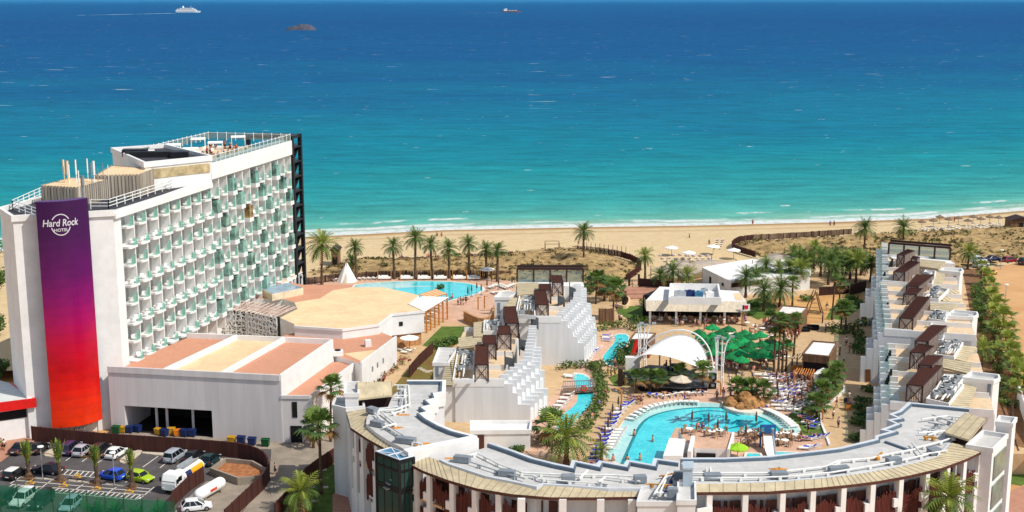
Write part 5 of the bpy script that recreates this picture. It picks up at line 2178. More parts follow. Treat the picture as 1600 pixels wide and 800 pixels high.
pipes("roof_pipe_run", "cluster of white pipes beside the tiled plant roof at the left end", [([(616, 602), (638, 602), (640, 632), (618, 640), (580, 642)], .22, DUCTW), ([(620, 608), (632, 608), (632, 622), (616, 622)], .18, DUCTW), ([(616, 618), (640, 618)], .2, DUCTW), ([(626, 602), (626, 636)], .14, STEEL), ([(634, 606), (634, 640), (612, 646)], .16, DUCTW), ([(590, 640), (630, 634)], .14, STEEL), ([(586, 646), (606, 668), (640, 690), (660, 694)], .2, DUCTW), ([(596, 644), (618, 662), (598, 668)], .22, DUCTW), ([(604, 664), (622, 676), (652, 694)], .13, GREYDK)],
  [(582, 645, 2.0, 1.4, 1.0, -.7), (590, 666, 2.4, 1.2, 1.0, -.5), (634, 692, 3.4, 1.3, 1.0, -.35)], 12.5)
pipes("roof_pipe_run", "rust stained white pipes on the middle curved roof left of the white stair block", [([(718, 715), (746, 708), (780, 725), (815, 738), (870, 741), (960, 742), (1010, 746)], .2, DUCTW), ([(735, 722), (775, 735), (820, 748)], .16, STEEL), ([(830, 742), (850, 750)], .2, DUCTW), ([(905, 748), (918, 735)], .24, DUCTW), ([(935, 753), (946, 745), (1000, 752)], .2, DUCTW), ([(840, 748), (890, 752), (935, 755)], .14, DUCTW), ([(930, 755), (950, 757)], .12, STEEL)],
  [(722, 722, 2.6, 1.2, 1.1, -.3), (792, 743, 2.6, 1.2, .9, -.25), (888, 753, 2.0, 1.3, 1.2, .1), (1000, 754, 1.9, 1.2, 1.2, .1)], 12.15)
pipes("roof_pipe_run", "bundle of white and blue pipes climbing over the central stair block", [([(1022, 772), (1044, 738)], .2, DUCTW), ([(1030, 772), (1040, 750)], .2, DUCTW), ([(1036, 774), (1052, 742)], .14, BLUEP), ([(1024, 770), (1052, 771)], .18, DUCTW), ([(1008, 756), (1050, 758)], .16, RUST), ([(1030, 744), (1062, 738)], .16, RUST)],
  [(1051, 776, 1.5, 1.2, 1.4, 0), (1060, 748, 1.4, 1.0, 1.2, 0)], 12.2)
pipes("roof_pipe_run", "long white pipe run with grey boxes on the right half of the curved roof", [([(1082, 739), (1200, 739), (1290, 729), (1310, 720), (1360, 716), (1400, 707), (1430, 702)], .22, DUCTW), ([(1082, 746), (1160, 747), (1240, 744), (1300, 738), (1390, 723), (1450, 710)], .18, DUCTW), ([(1104, 740), (1104, 731)], .14, DUCTW), ([(1110, 740), (1110, 730)], .14, DUCTW), ([(1210, 738), (1218, 730)], .2, RUST), ([(1370, 716), (1378, 707)], .24, RUST), ([(1300, 730), (1312, 722)], .2, DUCTW)],
  [(1113, 749, 2.6, 1.3, 1.0, 0), (1217, 746, 2.6, 1.3, 1.0, .1), (1310, 737, 3.2, 1.2, .9, .2), (1396, 724, 2.4, 1.2, 1.0, .3)], 11.9)
pipes("roof_pipe_run", "tangle of pipes and orange valves under the tiled plant roof at the right end", [([(1430, 700), (1470, 690), (1500, 680)], .2, DUCTW), ([(1440, 655), (1480, 650), (1500, 652)], .22, DUCTW), ([(1438, 668), (1470, 674), (1450, 680)], .2, DUCTW), ([(1425, 692), (1440, 710), (1480, 704)], .18, DUCTW), ([(1442, 682), (1464, 684)], .22, RUST), ([(1450, 660), (1476, 664), (1440, 672)], .14, GREYDK), ([(1456, 648), (1492, 662)], .14, STEEL), ([(1436, 676), (1500, 672)], .14, STEEL)],
  [(1459, 709, 2.0, 1.3, 1.0, .4), (1486, 684, 1.6, 1.1, 1.0, .4)], 11.95)
# orange rust stains lying on the roof membrane
RST = mat("orange rust stain", (206, 136, 44), .9, .2, 1.2)
for k, (x, y, a, b) in enumerate(((665, 695, 1.6, .7), (618, 668, 1.0, .5), (628, 648, 1.2, .4), (706, 716, 1.0, .4), (1215, 733, 1.2, .4), (1362, 716, 1.4, .5))):
 p = P(x, y, 12.455 if x < 690 else 12.105 if x < 1060 else 11.855)
 mb = MB()
 mb.sheet([(p.x + a * R.uniform(.6, 1.2) * math.cos(t * PI / 7), p.y + b * R.uniform(.6, 1.2) * math.sin(t * PI / 7)) for t in range(14)], p.z + .004)
 mb.build("rust_stain", RST, front)
# glass lift tower
lift = E("lift_tower", "dark glass lift shaft with a blue glass roof standing against the curved building", "lift shaft", P(617, 715, 0))
zl_ = 12.6
q = PP([(588, 706.5), (624, 719.5), (646, 714), (611, 700.5)], zl_)
mb = MB()
for p in q:
 mb.box((p.x, p.y, zl_ / 2), (.3, .3, zl_), .5)
for zz in (.3, 4.6, 5.0, 8.6, 9.0, 11.2, 12.4):
 mb.wall(q, zz - .13, zz + .13, .24, 0, True)
for a_, b_ in ((0, 1), (1, 2)):
 for u in (.33, .66):
  p = q[a_].lerp(q[b_], u)
  mb.box((p.x, p.y, zl_ / 2), (.12, .12, zl_), .5)
mb.build("frame", BLACK, lift)
mb = MB()
for a_, b_ in ((0, 1), (1, 2), (2, 3), (3, 0)):
 mb.wall([q[a_], q[b_]], .2, zl_ - .1, .04)
mb.build("glass_wall", GLZ, lift)
mb = MB()
mb.prism(q, zl_ - .02, zl_ + .08, 0)
gr = mb.build("glass_roof", GLB, lift)
mb = MB()
up = Vc((0, 0, .12))
for a_, b_ in ((q[0], q[2]), (q[1], q[3]), (q[0].lerp(q[1], .5), q[2].lerp(q[3], .5)), (q[0], q[1]), (q[1], q[2]), (q[2], q[3]), (q[3], q[0])):
 mb.cyl(a_ + up, b_ + up, .06, .06, 4)
mb.build("glazing_bar", PAINT, gr)
mb = MB()
c = sum(q, Vc()) / 4
for k in range(3):
 for j in range(8):
  t = j / 7
  mb.box((c.x - 1 + 2 * t, c.y - .6 + 1.2 * (k % 2), .5 + 4.1 * k + 4.1 * t), (.5, 1.0, .08), .5)
mb.build("stair", STEEL, lift)
# ================================================================== VEGETATION
def frond_feather(mb, base, az, el, L, droop, n=11, mi=0, wid=.36):
 p = Vc(base)
 d = Vc((math.cos(az) * math.cos(el), math.sin(az) * math.cos(el), math.sin(el)))
 side = Vc((-math.sin(az), math.cos(az), 0))
 st = L / n
 pts = [p.copy()]
 dirs = [d.copy()]
 for i in range(n):
  p = p + d * st
  d = (d + Vc((0, 0, -droop * (i + 2) / n))).normalized()
  pts.append(p.copy())
  dirs.append(d.copy())
 for i in range(1, n + 1):
  t = i / n
  ll = L * wid * (math.sin(PI * min(1, .12 + t * .86)) ** .6)
  if t < .16:
   continue
  for s in (-1, 1):
   out = (side * s * .8 + dirs[i] * .62 + Vc((0, 0, -.12 - .25 * t))).normalized()
   q = pts[i]
   e = q + out * ll * R.uniform(.8, 1.1)
   w_ = dirs[i] * st * .3
   mb.quad(q - w_ * .8, e - w_ * .1, e + w_ * .22, q + w_, mi)
 w_ = side * .035
 for i in range(n):
  mb.quad(pts[i] - w_, pts[i] + w_, pts[i + 1] + w_ * .6, pts[i + 1] - w_ * .6, mi)


def frond_fan(mb, base, az, el, L, mi=0, blades=11):
 d = Vc((math.cos(az) * math.cos(el), math.sin(az) * math.cos(el), math.sin(el)))
 side = Vc((-math.sin(az), math.cos(az), 0))
 up = side.cross(d) * -1
 c = Vc(base) + d * L * .5
 mb.quad(Vc(base) - side * .03, Vc(base) + side * .03, c + side * .03, c - side * .03, mi)
 for i in range(blades):
  a = -1.55 + 3.1 * i / (blades - 1)
  o = (d * math.cos(a) + side * math.sin(a)).normalized()
  ll = L * .56 * (.75 + .25 * math.cos(a)) * R.uniform(.9, 1.1)
  e = c + o * ll + Vc((0, 0, -.2 * ll * (1 + .5 * R.random())))
  m_ = c + o * ll * .55
  w_ = d.cross(o)
  w_ = (side * math.cos(a) - d * math.sin(a)) * ll * .085
  mb.quad(c, m_ + w_, e, m_ - w_, mi)


def make_palm(kind, mats_):
 root = E("palm_tree", "", "palm", (0, 0, 0))
 mb = MB()
 if kind == 'date':
  for i in range(38):
   t = i / 37
   el = 1.35 - 2.0 * t + R.uniform(-.12, .12)
   frond_feather(mb, (0, 0, 1.0), i * 2.4 + R.uniform(-.2, .2), el, R.uniform(.82, 1.05) * (.8 if t < .15 else 1), .10 + .22 * t, 10, 0 if t < .45 else (1 if t < .9 else 2))
 elif kind == 'wind':
  for i in range(40):
   t = i / 39
   az = i * 2.4 + R.uniform(-.2, .2)
   el = 1.3 - 1.9 * t + R.uniform(-.1, .1)
   frond_feather(mb, (0, 0, 1.0), az + .45 * math.sin(az), el, R.uniform(.85, 1.05), .14 + .2 * t, 10, 0 if t < .4 else (1 if t < .92 else 2))
 elif kind == 'fan':
  for i in range(24):
   t = i / 23
   el = 1.4 - 2.0 * t + R.uniform(-.2, .2)
   frond_fan(mb, (0, 0, 1.0), i * 2.4 + R.uniform(-.2, .2), el, R.uniform(.9, 1.25), 0 if t < .4 else (1 if t < .8 else 2), 12)
 else:          # young palm with its fronds tied upright
  for i in range(26):
   frond_feather(mb, (R.uniform(-.06, .06), R.uniform(-.06, .06), .55), i * 2.4, R.uniform(1.25, 1.52), R.uniform(.9, 1.2), R.uniform(-.02, .03), 9, i % 2, .13)
  for i in range(4):
   frond_feather(mb, (0, 0, .7), i * 1.9 + .4, .9, R.uniform(.7, 1.0), .22, 9, 2, .16)
 # the crown is built around unit height; the trunk reaches down one unit
 me_off = MB()
 me_off.v = [(x, y, zz - 1.0 if kind != 'tied' else zz - .55) for x, y, zz in mb.v]
 me_off.f, me_off.m = mb.f, mb.m
 crown = me_off.build("crown", mats_, root)
 return root, crown


TRM = {}


def trunk_mesh(h, r, flare=1.5):
 key = (round(h, 1), round(r, 2), flare)
 if key in TRM:
  return TRM[key]
 mb = MB()
 n = max(6, int(h / .6))
 pts, rs = [], []
 bx, by = R.uniform(-.03, .03) * h, R.uniform(-.03, .03) * h
 for i in range(n + 1):
  t = i / n
  pts.append((bx * math.sin(t * PI / 2) * t, by * t * t, h * t))
  rs.append(r * (flare - (flare - 1) * min(1, t * 3)) * (1.08 if i % 2 else .94) * (1.25 if t > .93 else 1))
 mb.tube(pts, rs, 8)
 me = bpy.data.meshes.new("trunk")
 me.from_pydata(mb.v, [], mb.f)
 me.materials.append(TRUNK)
 TRM[key] = (me, (bx, by))
 return TRM[key]


PALMS = {}
for kind, mats_ in (('date', [PALM, PALMD, DRYF]), ('date2', [PALM2, PALM, DRYF]), ('wind', [PALMD, PALM, DRYF]), ('fan', [PALM, PALMD, DRYF]), ('fan2', [PALM2, PALM, DRYF]), ('tied', [PALM2, PALM, DRYF])):
 r, c = make_palm(kind.rstrip('2'), mats_)
 PALMS[kind] = c.data
 bpy.data.objects.remove(c)
 bpy.data.objects.remove(r)


def palm(kind, bx, by, cy_, crown_r, label, group, zb=ZP, r=.22, cx=None, hgt=None):
 """A palm standing on the ground point under (bx, by) with its crown centre at photo height cy_."""
 b = P(bx, by, zb)
 if hgt is None:
  lo, hi = .3, 30
  for _ in range(40):
   h = (lo + hi) / 2
   q = b + Vc((0, 0, h - CH))
   f_ = q.y * math.cos(CT) - q.z * math.sin(CT)
   u_ = q.y * math.sin(CT) + q.z * math.cos(CT)
   if 400 - CF * u_ / f_ > cy_:
    lo = h
   else:
    hi = h
  hgt = lo
 root = E("palm_tree", label, "palm", b, group, 0)
 me, (ox, oy) = trunk_mesh(hgt, r, 2.2 if kind == 'tied' else 1.5)
 t = bpy.data.objects.new("trunk", me)
 COL.objects.link(t)
 t.parent = root
 c = bpy.data.objects.new("crown", PALMS[kind])
 COL.objects.link(c)
 c.parent = root
 c.location = (ox, oy, hgt)
 c.rotation_euler = (R.uniform(-.06, .06), R.uniform(-.06, .06), R.uniform(0, 6.28))
 k = crown_r * R.uniform(1.02, 1.2)
 c.scale = (k, k, k * R.uniform(.9, 1.05))
 return root


# beach row: nine date palms between the upper pool and the dunes
brow = [(503, 445, 383, 4.5, 'date2'), (557, 436, 386, 2.6, 'date'), (549, 428, 409, 2.4, 'date'), (616, 436, 385, 2.7, 'date'), (649, 436, 372, 3.2, 'date'), (675, 435, 382, 2.6, 'date'), (702, 435, 388, 2.7, 'date'), (733, 434, 381, 2.7, 'date'), (760, 434, 390, 2.4, 'date'), (777, 440, 391, 2.5, 'date')]
for i, (x, y, cy_, cr_, k) in enumerate(brow):
 lab = ("broad yellow green date palm with a double trunk nearest the tower" if i == 0 else "short date palm behind the white tipi tent" if i == 2 else
   "date palm in the beach row, %s from the tower" % ORD[i if i < 2 else i - 1])
 palm(k, x, y, cy_, cr_, lab, "date palms in the row by the beach", r=.26)
b = P(506, 445, ZP)
palm('date', 912, 409, 362, 2.9, "lone wind blown date palm on the dune left of the wooden walkway", "date palms on the dunes", 2.8, .2)
palm('wind', 1350, 395, 357, 3.2, "left one of two wind blown palms on the dune behind the right wing", "date palms on the dunes", 2.8, .24)
palm('wind', 1411, 378, 356, 3.2, "right one of two wind blown palms on the dune behind the right wing", "date palms on the dunes", 2.8, .24)
club = [(1008, 440, 400, 2.6), (1031, 452, 430, 2.6), (1051, 450, 424, 2.8), (1073, 452, 430, 2.7), (1165, 465, 432, 3.2), (1196, 447, 416, 2.8), (1216, 449, 419, 2.6), (1193, 486, 453, 2.9), (1218, 480, 451, 3.4), (1250, 452, 420, 3.3), (1262, 440, 408, 3.0), (1238, 425, 395, 2.6), (1271, 420, 388, 2.6), (1294, 445, 408, 3.4), (1315, 432, 408, 2.8), (1337, 442, 408, 3.3), (1360, 440, 412, 3), (1322, 428, 402, 2.5), (1512, 420, 394, 3.0)]
for i, (x, y, cy_, cr_) in enumerate(club):
 lab = ("slender date palm standing alone by the dune fence gap" if i == 0 else "bushy date palm between the far end of the right wing and the parked cars" if i == 18 else
   "date palm behind the pavilion roof, %s from the left" % ORD[i - 1] if i < 4 else
   "date palm around the white club building, %s in the clump counted from its left corner" % ORD[i - 4])
 palm('date' if i % 3 else 'date2', x, y, cy_, cr_, lab, "date palms around the club building", r=.24)
for i, (x, y, cy_, cr_) in enumerate(((1248, 436, 404, 3.0), (1282, 432, 400, 2.8), (1305, 425, 398, 2.6), (1328, 436, 404, 3.0), (1345, 430, 404, 2.8), (1180, 455, 430, 2.6), (1232, 446, 418, 2.8), (1304, 452, 420, 2.6))):
 palm('date', x, y, cy_, cr_ * 1.1, "date palm in the grove left of the right wing's far end, %s of eight" % ORD[i], "date palms in the grove by the right wing", r=.24)
fans = [(1238, 478, 443, 1.5, "thin fan palm beside the timber bar"), (1300, 500, 436, 1.0, "tall bare trunked fan palm on the lawn strip, left of two"), (1310, 492, 443, 1.6, "tall fan palm on the lawn strip, right of two"),
  (1314, 518, 483, 1.8, "left fan palm in the oval hedge bed"), (1321, 517, 481, 1.8, "right fan palm in the oval hedge bed"),
  (1216, 583, 499, 1.5, "tallest fan palm in the cluster beside the green parasols"), (1222, 582, 507, 1.4, "second tallest fan palm in the cluster beside the green parasols"), (1209, 583, 523, 1.3, "leaning left fan palm in the cluster beside the green parasols"), (1228, 580, 540, 1.3, "shortest fan palm in the cluster beside the green parasols"), (1240, 560, 500, 1.4, "fan palm standing right of the parasol cluster"),
  (994, 614, 590, 1.6, "left fan palm in front of the stage"), (1016, 612, 590, 1.5, "second fan palm from the left in front of the stage"), (1031, 612, 592, 1.5, "third fan palm from the left in front of the stage"), (1061, 604, 584, 1.7, "fan palm beside the beige parasol in front of the stage"), (1098, 612, 582, 1.9, "right fan palm in front of the stage"),
  (1151, 629, 604, 1.8, "left fan palm behind the ochre pool rocks"), (1160, 627, 607, 1.4, "second fan palm behind the ochre pool rocks"), (1174, 627, 605, 1.5, "third fan palm behind the ochre pool rocks"), (1192, 635, 610, 1.8, "right fan palm behind the ochre pool rocks"),
  (1305, 612, 582, 1.9, "rear fan palm on the curved lawn by the kerb"), (1292, 626, 596, 2.0, "middle fan palm on the curved lawn by the kerb"), (1300, 618, 590, 1.7, "small middle fan palm on the curved lawn by the kerb"), (1276, 655, 632, 2.0, "front fan palm on the curved lawn by the kerb"), (1283, 640, 612, 1.8, "fan palm left of the middle one on the curved lawn"),
  (958, 500, 452, 2.2, "fan palm left of the timber screen behind the left wing"), (931, 475, 438, 2.4, "tall fan palm at the back corner of the left wing"), (944, 470, 447, 2.2, "bushy fan palm between the left wing and the garden steps"),
  (858, 693, 668, 2.4, "fan palm on the terrace behind the low annex")]
for x, y, cy_, cr_, lab in fans:
 palm('fan', x, y, cy_, cr_, lab, "fan palms on the plaza", r=.17)
lot = [(1533, 432, 416, 1.7), (1539, 446, 430, 1.9), (1543, 464, 447, 2.1), (1547, 480, 463, 2.2), (1556, 498, 476, 2.3), (1549, 510, 488, 2.0), (1566, 520, 497, 2.3), (1571, 540, 517, 2.2), (1574, 556, 533, 2.0), (1577, 575, 549, 2.0), (1582, 590, 565, 2.2), (1588, 612, 580, 2.3), (1600, 620, 590, 2.4), (1553, 536, 514, 2.0), (1560, 570, 548, 1.8), (1580, 655, 606, 1.6)]
for i, (x, y, cy_, cr_) in enumerate(lot):
 palm('fan2', x, y, cy_, cr_, "yellow green fan palm in the row beside the dirt lot, %s from the far end" % ORD[i], "fan palms along the dirt lot", r=.2)
palm('date2', 1533, 585, 545, 2.4, "ragged date palm close to the outer wall of the right wing", "date palms by the right wing", r=.2)
palm('date2', 885, 728, 684, 3.9, "large date palm on the terrace behind the curved roof", "date palms near the curved building", r=.34)
palm('date2', 940, 722, 704, 1.5, "small date palm at the lower left corner of the main pool", "date palms near the curved building", r=.18)
palm('date2', 470, 800, 768, 3.0, "spreading date palm beside the service road", "date palms near the curved building", 0, .34)
palm('date2', 1475, 900, 778, 4.0, "big date palm in front of the right end of the curved facade", "date palms near the curved building", 0, .36)
palm('fan', 502, 772, 668, 2.6, "tall fan palm with a skirt of dry leaves left of the curved end wall", "fan palms by the service road", 0, .2)
palm('fan', 517, 690, 607, 2.0, "slender fan palm in front of the low white wing wall", "fan palms by the service road", 0, .17)
palm('fan', 490, 700, 664, 1.8, "low fan palm leaning over the fence by the service road", "fan palms by the service road", 0, .17)
for i, (x, y, cy_, lab) in enumerate(((45, 745, 722, "young palm with bundled fronds, leftmost in the car park median"), (94, 750, 722, "young palm with half open fronds, second from the left in the car park median"), (152, 755, 727, "young palm with tightly bundled fronds left of the blue hatchback"), (207, 761, 733, "young palm with tightly bundled fronds in front of the lime hatchback"))):
 palm('tied', x, y, cy_, 2.6 if i < 2 else 2.2, lab, "young palms in the car park median", .1, .28)


def leafblob(mb, c, r, n, sz, mi=0, mi2=None, squash=.8):
 for k in range(n):
  d = Vc((R.gauss(0, 1), R.gauss(0, 1), R.gauss(0, 1))).normalized()
  p = Vc(c) + Vc((d.x * r, d.y * r, d.z * r * squash)) * (R.uniform(.45, 1) ** .5)
  e = Vc((R.uniform(-1, 1), R.uniform(-1, 1), R.uniform(-.6, .6))).normalized() * sz * R.uniform(.7, 1.3)
  f = e.cross(d).normalized() * sz * R.uniform(.35, .7)
  mb.quad(p - e, p + f, p + e, p - f, mi if mi2 is None or R.random() < .7 else mi2)


def hedge(name, label, pts, wd, h, zb=ZP, mats_=(BUSHL, BUSH), group=None, dens=26):
 mb = MB()
 L = sum((q - p).length for p, q in zip(pts, pts[1:]))
 for p in resample(pts, .55):
  for k in range(2):
   leafblob(mb, (p.x + R.uniform(-.4, .4) * wd, p.y + R.uniform(-.4, .4) * wd, zb + h * R.uniform(.3, .75)), wd * .5, dens // 2, .26, 0, 1)
 return one(name, mb, list(mats_), label, "hedge", group)


def bush(label, x, y, r, h, group, zb=ZP, mats_=(BUSH, BUSHL), cat="bush", n=90):
 b = P(x, y, zb)
 mb = MB()
 for k in range(5):
  leafblob(mb, (b.x + R.uniform(-.5, .5) * r, b.y + R.uniform(-.5, .5) * r, zb + h * R.uniform(.25, .6)), r * .62, n // 5 * 2, .24 * (r / 1.3) ** .4, 0, 1, h / r * .6)
 return one("bush", mb, list(mats_), label, cat, group)


hedge("hedge", "trimmed green hedge curving along the right bank of the narrow river pool", smoothline(PP([(880, 578), (905, 573), (930, 576), (938, 600), (943, 618), (934, 640), (918, 664), (906, 682)], ZP), 1), 1.8, 1.3)
hedge("hedge", "low hedge in front of the upper river pool", PP([(932, 574), (950, 572), (975, 570)], ZP), 1.5, 1.2)
hedge("hedge", "hedge beside the upper river pool near the small cabin", PP([(975, 545), (972, 560), (970, 572)], ZP), 2.2, 1.6)
hedge("hedge", "dark hedge at the head of the upper river pool", PP([(942, 517), (965, 512), (998, 516)], ZP), 2.2, 1.6)
hedge("hedge", "oval bed of clipped green hedge on the tan promenade", smoothline(PP([(1296, 518), (1312, 523), (1334, 519), (1338, 514), (1318, 510), (1300, 513)], ZP), 1), 1.6, .8)
hedge("hedge", "flowering pink hedge below the low white wing wall", PP([(578, 612), (600, 596), (622, 580), (634, 568)], ZP - 1), 1.8, 1.6, ZP - 1, (BUSHL, PINK))
for i, (x, y, r) in enumerate(((1352, 660, 2.0), (1362, 672, 1.8), (1340, 664, 1.6), (1346, 654, 1.5), (1341, 640, 1.3), (1350, 632, 1.5), (1357, 612, 1.2), (1345, 525, 1.8), (1352, 510, 2.0), (1342, 545, 1.6), (1345, 553, 1.5), (1347, 535, 1.5), (1340, 690, 1.4), (1352, 685, 1.4))):
 bush("dark clipped bush along the foot of the right wing, %s of its line" % ORD[i], x, y, r, r * .95, "clipped bushes by the right wing", mats_=(PALMD, BUSH))
for i, (x, y, r, h) in enumerate(((935, 452, 3.6, 4.2), (915, 462, 3.0, 3.2), (955, 458, 3.2, 3.6), (926, 445, 2.6, 3.0), (968, 470, 2.2, 2.2))):
 bush("dense dark shrub behind the sea end of the left wing, %s" % ("tallest of the group", "leftmost of the group", "right of the tallest", "nearest the dune", "by the garden steps")[i], x, y, r, h, "shrubs behind the left wing", mats_=(BUSH, PALMD), n=150)
for i, (x, y, r, h, lab) in enumerate(((1000, 505, 1.8, 2.0, "leafy shrub at the left front corner of the pavilion"), (690, 545, 2.4, 1.6, "sprawling dark shrub on the lawn left of the left wing"), (705, 537, 2.0, 1.4, "smaller dark shrub on the lawn left of the left wing"), (860, 690, 2.0, 1.6, "round dark shrub under the palm behind the annex"), (806, 708, 1.5, 1.3, "spiky green shrub in front of the annex"), (1330, 420, 3, 3, "shrub behind the far end of the right wing"), (1385, 398, 2.4, 3.4, "tall shrub beside the frame at the sea end of the right wing"), (1530, 470, 1.6, 3.2, "dark shrub at the foot of the right wing's far core"), (1528, 486, 1.8, 3.0, "leafy shrub at the foot of the right wing's middle core"), (1160, 575, .1, .1, ""))):
 if lab:
  bush(lab, x, y, r, h, None, mats_=(PALMD, BUSH) if i in (1, 2, 7, 8) else (BUSH, BUSHL), n=120)
for i, (x, y, r, h) in enumerate(((180, 812, 2.4, 2.2), (215, 815, 2.2, 2.0), (245, 812, 2.0, 1.8), (150, 815, 2.4, 2.6))):
 b = P(x, y, 0)
 mb = MB()
 for k in range(34):
  frond_feather(mb, (b.x + R.uniform(-.2, .2), b.y + R.uniform(-.2, .2), .5), k * 2.4, R.uniform(.35, 1.4), h * R.uniform(.8, 1.2), .16, 8, 0, .2)
 one("cycad_bush", mb, [leafmat("bright cycad green", (44, 128, 52), (18, 74, 34))], "bright green feathery bush behind the green net, %s from the left" % ("second", "third", "fourth", "first")[i], "bush", "feathery bushes at the car park edge")


for i in range(15):
 x, y = 1526 + 3.4 * i + R.uniform(-4, 4), 452 + 13 * i
 bush("green shrub under the palms beside the dirt lot, %s from the far end" % ORD[i], x, y, R.uniform(1.2, 2.1), R.uniform(1.0, 2.2), "shrubs under the lot palms", mats_=(BUSHL, BUSH))
for i, (x, y) in enumerate(((1178, 478), (1196, 470), (1170, 492), (1206, 492), (1010, 478), (1030, 460), (1052, 458), (1150, 470), (1260, 470), (1330, 470), (1340, 480))):
 bush("leafy garden shrub around the pavilion lawns, %s from the pavilion side" % ORD[i], x, y, R.uniform(1.2, 1.9), R.uniform(1.0, 1.8), "garden shrubs around the pavilion", mats_=(BUSH, PALMD))


def tree(label, x, y, zb, h, cr, group=None):
 b = P(x, y, zb)
 t = E("tree", label, "tree", b, group)
 mb = MB()
 mb.tube([(b.x, b.y, zb), (b.x + .1, b.y, zb + h * .4), (b.x - .1, b.y + .1, zb + h * .75)], [.28, .2, .1], 7)
 for k in range(5):
  a = k * 1.3
  mb.tube([(b.x, b.y, zb + h * .4), (b.x + cr * .5 * math.cos(a), b.y + cr * .5 * math.sin(a), zb + h * .75)], [.13, .05], 5)
 mb.build("trunk", TRUNK, t)
 mb = MB()
 for k in range(16):
  a = R.uniform(0, 6.28)
  rr = R.uniform(0, cr * .75)
  leafblob(mb, (b.x + rr * math.cos(a), b.y + rr * math.sin(a), zb + h * R.uniform(.55, .98)), cr * .42, 70, .3, 0, 1)
 mb.build("crown", [BUSH, PALMD], t)
 return t


for i, (x, y, h, cr) in enumerate(((-2, 470, 7, 3.5), (-10, 540, 6, 3), (-4, 610, 5, 2.5), (-14, 420, 7, 3.5))):
 tree("dark tree behind the left side of the hotel tower, %s from the sea" % ORD[(1, 2, 3, 0)[i]], x, y, 0, h, cr, "trees behind the tower")
# young trees and lawn edging on the right
for i, (x, y) in enumerate(((1600, 730), (1588, 716))):
 bush("red flowering shrub on the lawn right of the curved building, %s" % ("right" if i == 0 else "left"), x, y, 1.6, 2, "flowering shrubs", 0, (BUSH, PINK))
# ================================================================== POOLS
def poolmat(name, c1, c2, c3):
 m = bpy.data.materials.new(name)
 m.use_nodes = True
 t = m.node_tree
 b = t.nodes["Principled BSDF"]
 b.inputs["Roughness"].default_value = .08
 b.inputs["Specular IOR Level"].default_value = .35
 geo = t.nodes.new("ShaderNodeNewGeometry")
 n = noise(t, geo.outputs["Position"], .35, 3)
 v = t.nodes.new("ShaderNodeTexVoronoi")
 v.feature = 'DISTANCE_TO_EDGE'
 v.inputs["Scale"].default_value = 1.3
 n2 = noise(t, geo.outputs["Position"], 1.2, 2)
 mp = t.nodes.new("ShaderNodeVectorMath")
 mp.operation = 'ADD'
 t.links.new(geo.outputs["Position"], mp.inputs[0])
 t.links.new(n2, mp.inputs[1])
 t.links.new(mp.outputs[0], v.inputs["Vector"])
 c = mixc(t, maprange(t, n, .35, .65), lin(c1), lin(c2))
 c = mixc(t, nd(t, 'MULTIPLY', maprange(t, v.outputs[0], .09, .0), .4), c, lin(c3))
 t.links.new(c, b.inputs["Base Color"])
 bp = t.nodes.new("ShaderNodeBump")
 bp.inputs["Strength"].default_value = .35
 bp.inputs["Distance"].default_value = .05
 t.links.new(noise(t, geo.outputs["Position"], 2.2, 3), bp.inputs["Height"])
 t.links.new(bp.outputs[0], b.inputs["Normal"])
 return m


POOLW = poolmat("pool water", (40, 190, 202), (56, 206, 214), (130, 228, 228))
POOLS = poolmat("shallow pool water", (150, 206, 206), (176, 214, 210), (206, 228, 222))
POOLT = poolmat("tiled pool mark", (8, 98, 122), (12, 108, 130), (40, 140, 156))
POOLE = mat("pool edge tile", (20, 132, 140), .4, .1, 2)
COPE = mat("white pool coping", (222, 214, 200), .7, .05, 1)
z9 = zf(920, 590, 4.4444)
pl = E("swimming_pool", "main pool with dark ring and lettering on its floor and pale shallow ledge", "pool", P(1080, 660, ZP))
outer = smoothloop(PP(z9([(95, 590), (170, 450), (240, 300), (330, 232), (480, 182), (640, 165), (800, 172), (960, 188), (985, 212), (1080, 226), (1190, 212), (1300, 240), (1400, 290), (1465, 350), (1450, 392), (1330, 392), (1000, 385), (600, 350), (560, 430), (520, 600)]), ZP), 1)
deep = PP(z9([(230, 600), (300, 440), (360, 320), (440, 262), (600, 222), (780, 207), (960, 212), (1100, 240), (1250, 300), (1325, 360), (1330, 386), (1000, 380), (603, 345), (560, 430), (520, 600)]), ZP)
cen = sum(outer, Vc()) / len(outer)
mb = MB()
mb.sheet([cen + (p - cen) * 1.018 for p in outer], ZP + .012)
mb.build("coping", COPE, pl)
mb = MB()
mb.sheet(outer, ZP + .018)
mb.build("shallow_ledge", POOLS, pl)
mb = MB()
dp = smoothline(deep[:11], 2) + deep[11:]
mb.sheet(dp, ZP + .024)
mb.build("water", POOLW, pl)
mb = MB()
mb.wall(smoothline(deep[:11], 2), ZP + .02, ZP + .034, .45)
mb.build("edge_tile", POOLE, pl)
mb = MB()
pH, pk = P(1194, 664, ZP), P(1040, 655, ZP)
bd = (pk - pH)
Lt = bd.length
bd.normalize()
upd = Vc((-bd.y, bd.x, 0))          # letters stand towards the camera: read from the sea side
vs, fs = textmesh("Hard Rock", 1.0, .75, .05)
x0, x1 = min(v[0] for v in vs), max(v[0] for v in vs)
kx = Lt / (x1 - x0)
y0, y1 = min(v[1] for v in vs), max(v[1] for v in vs)
ky = 3.5 / (y1 - y0)
mid = (pH + pk) / 2
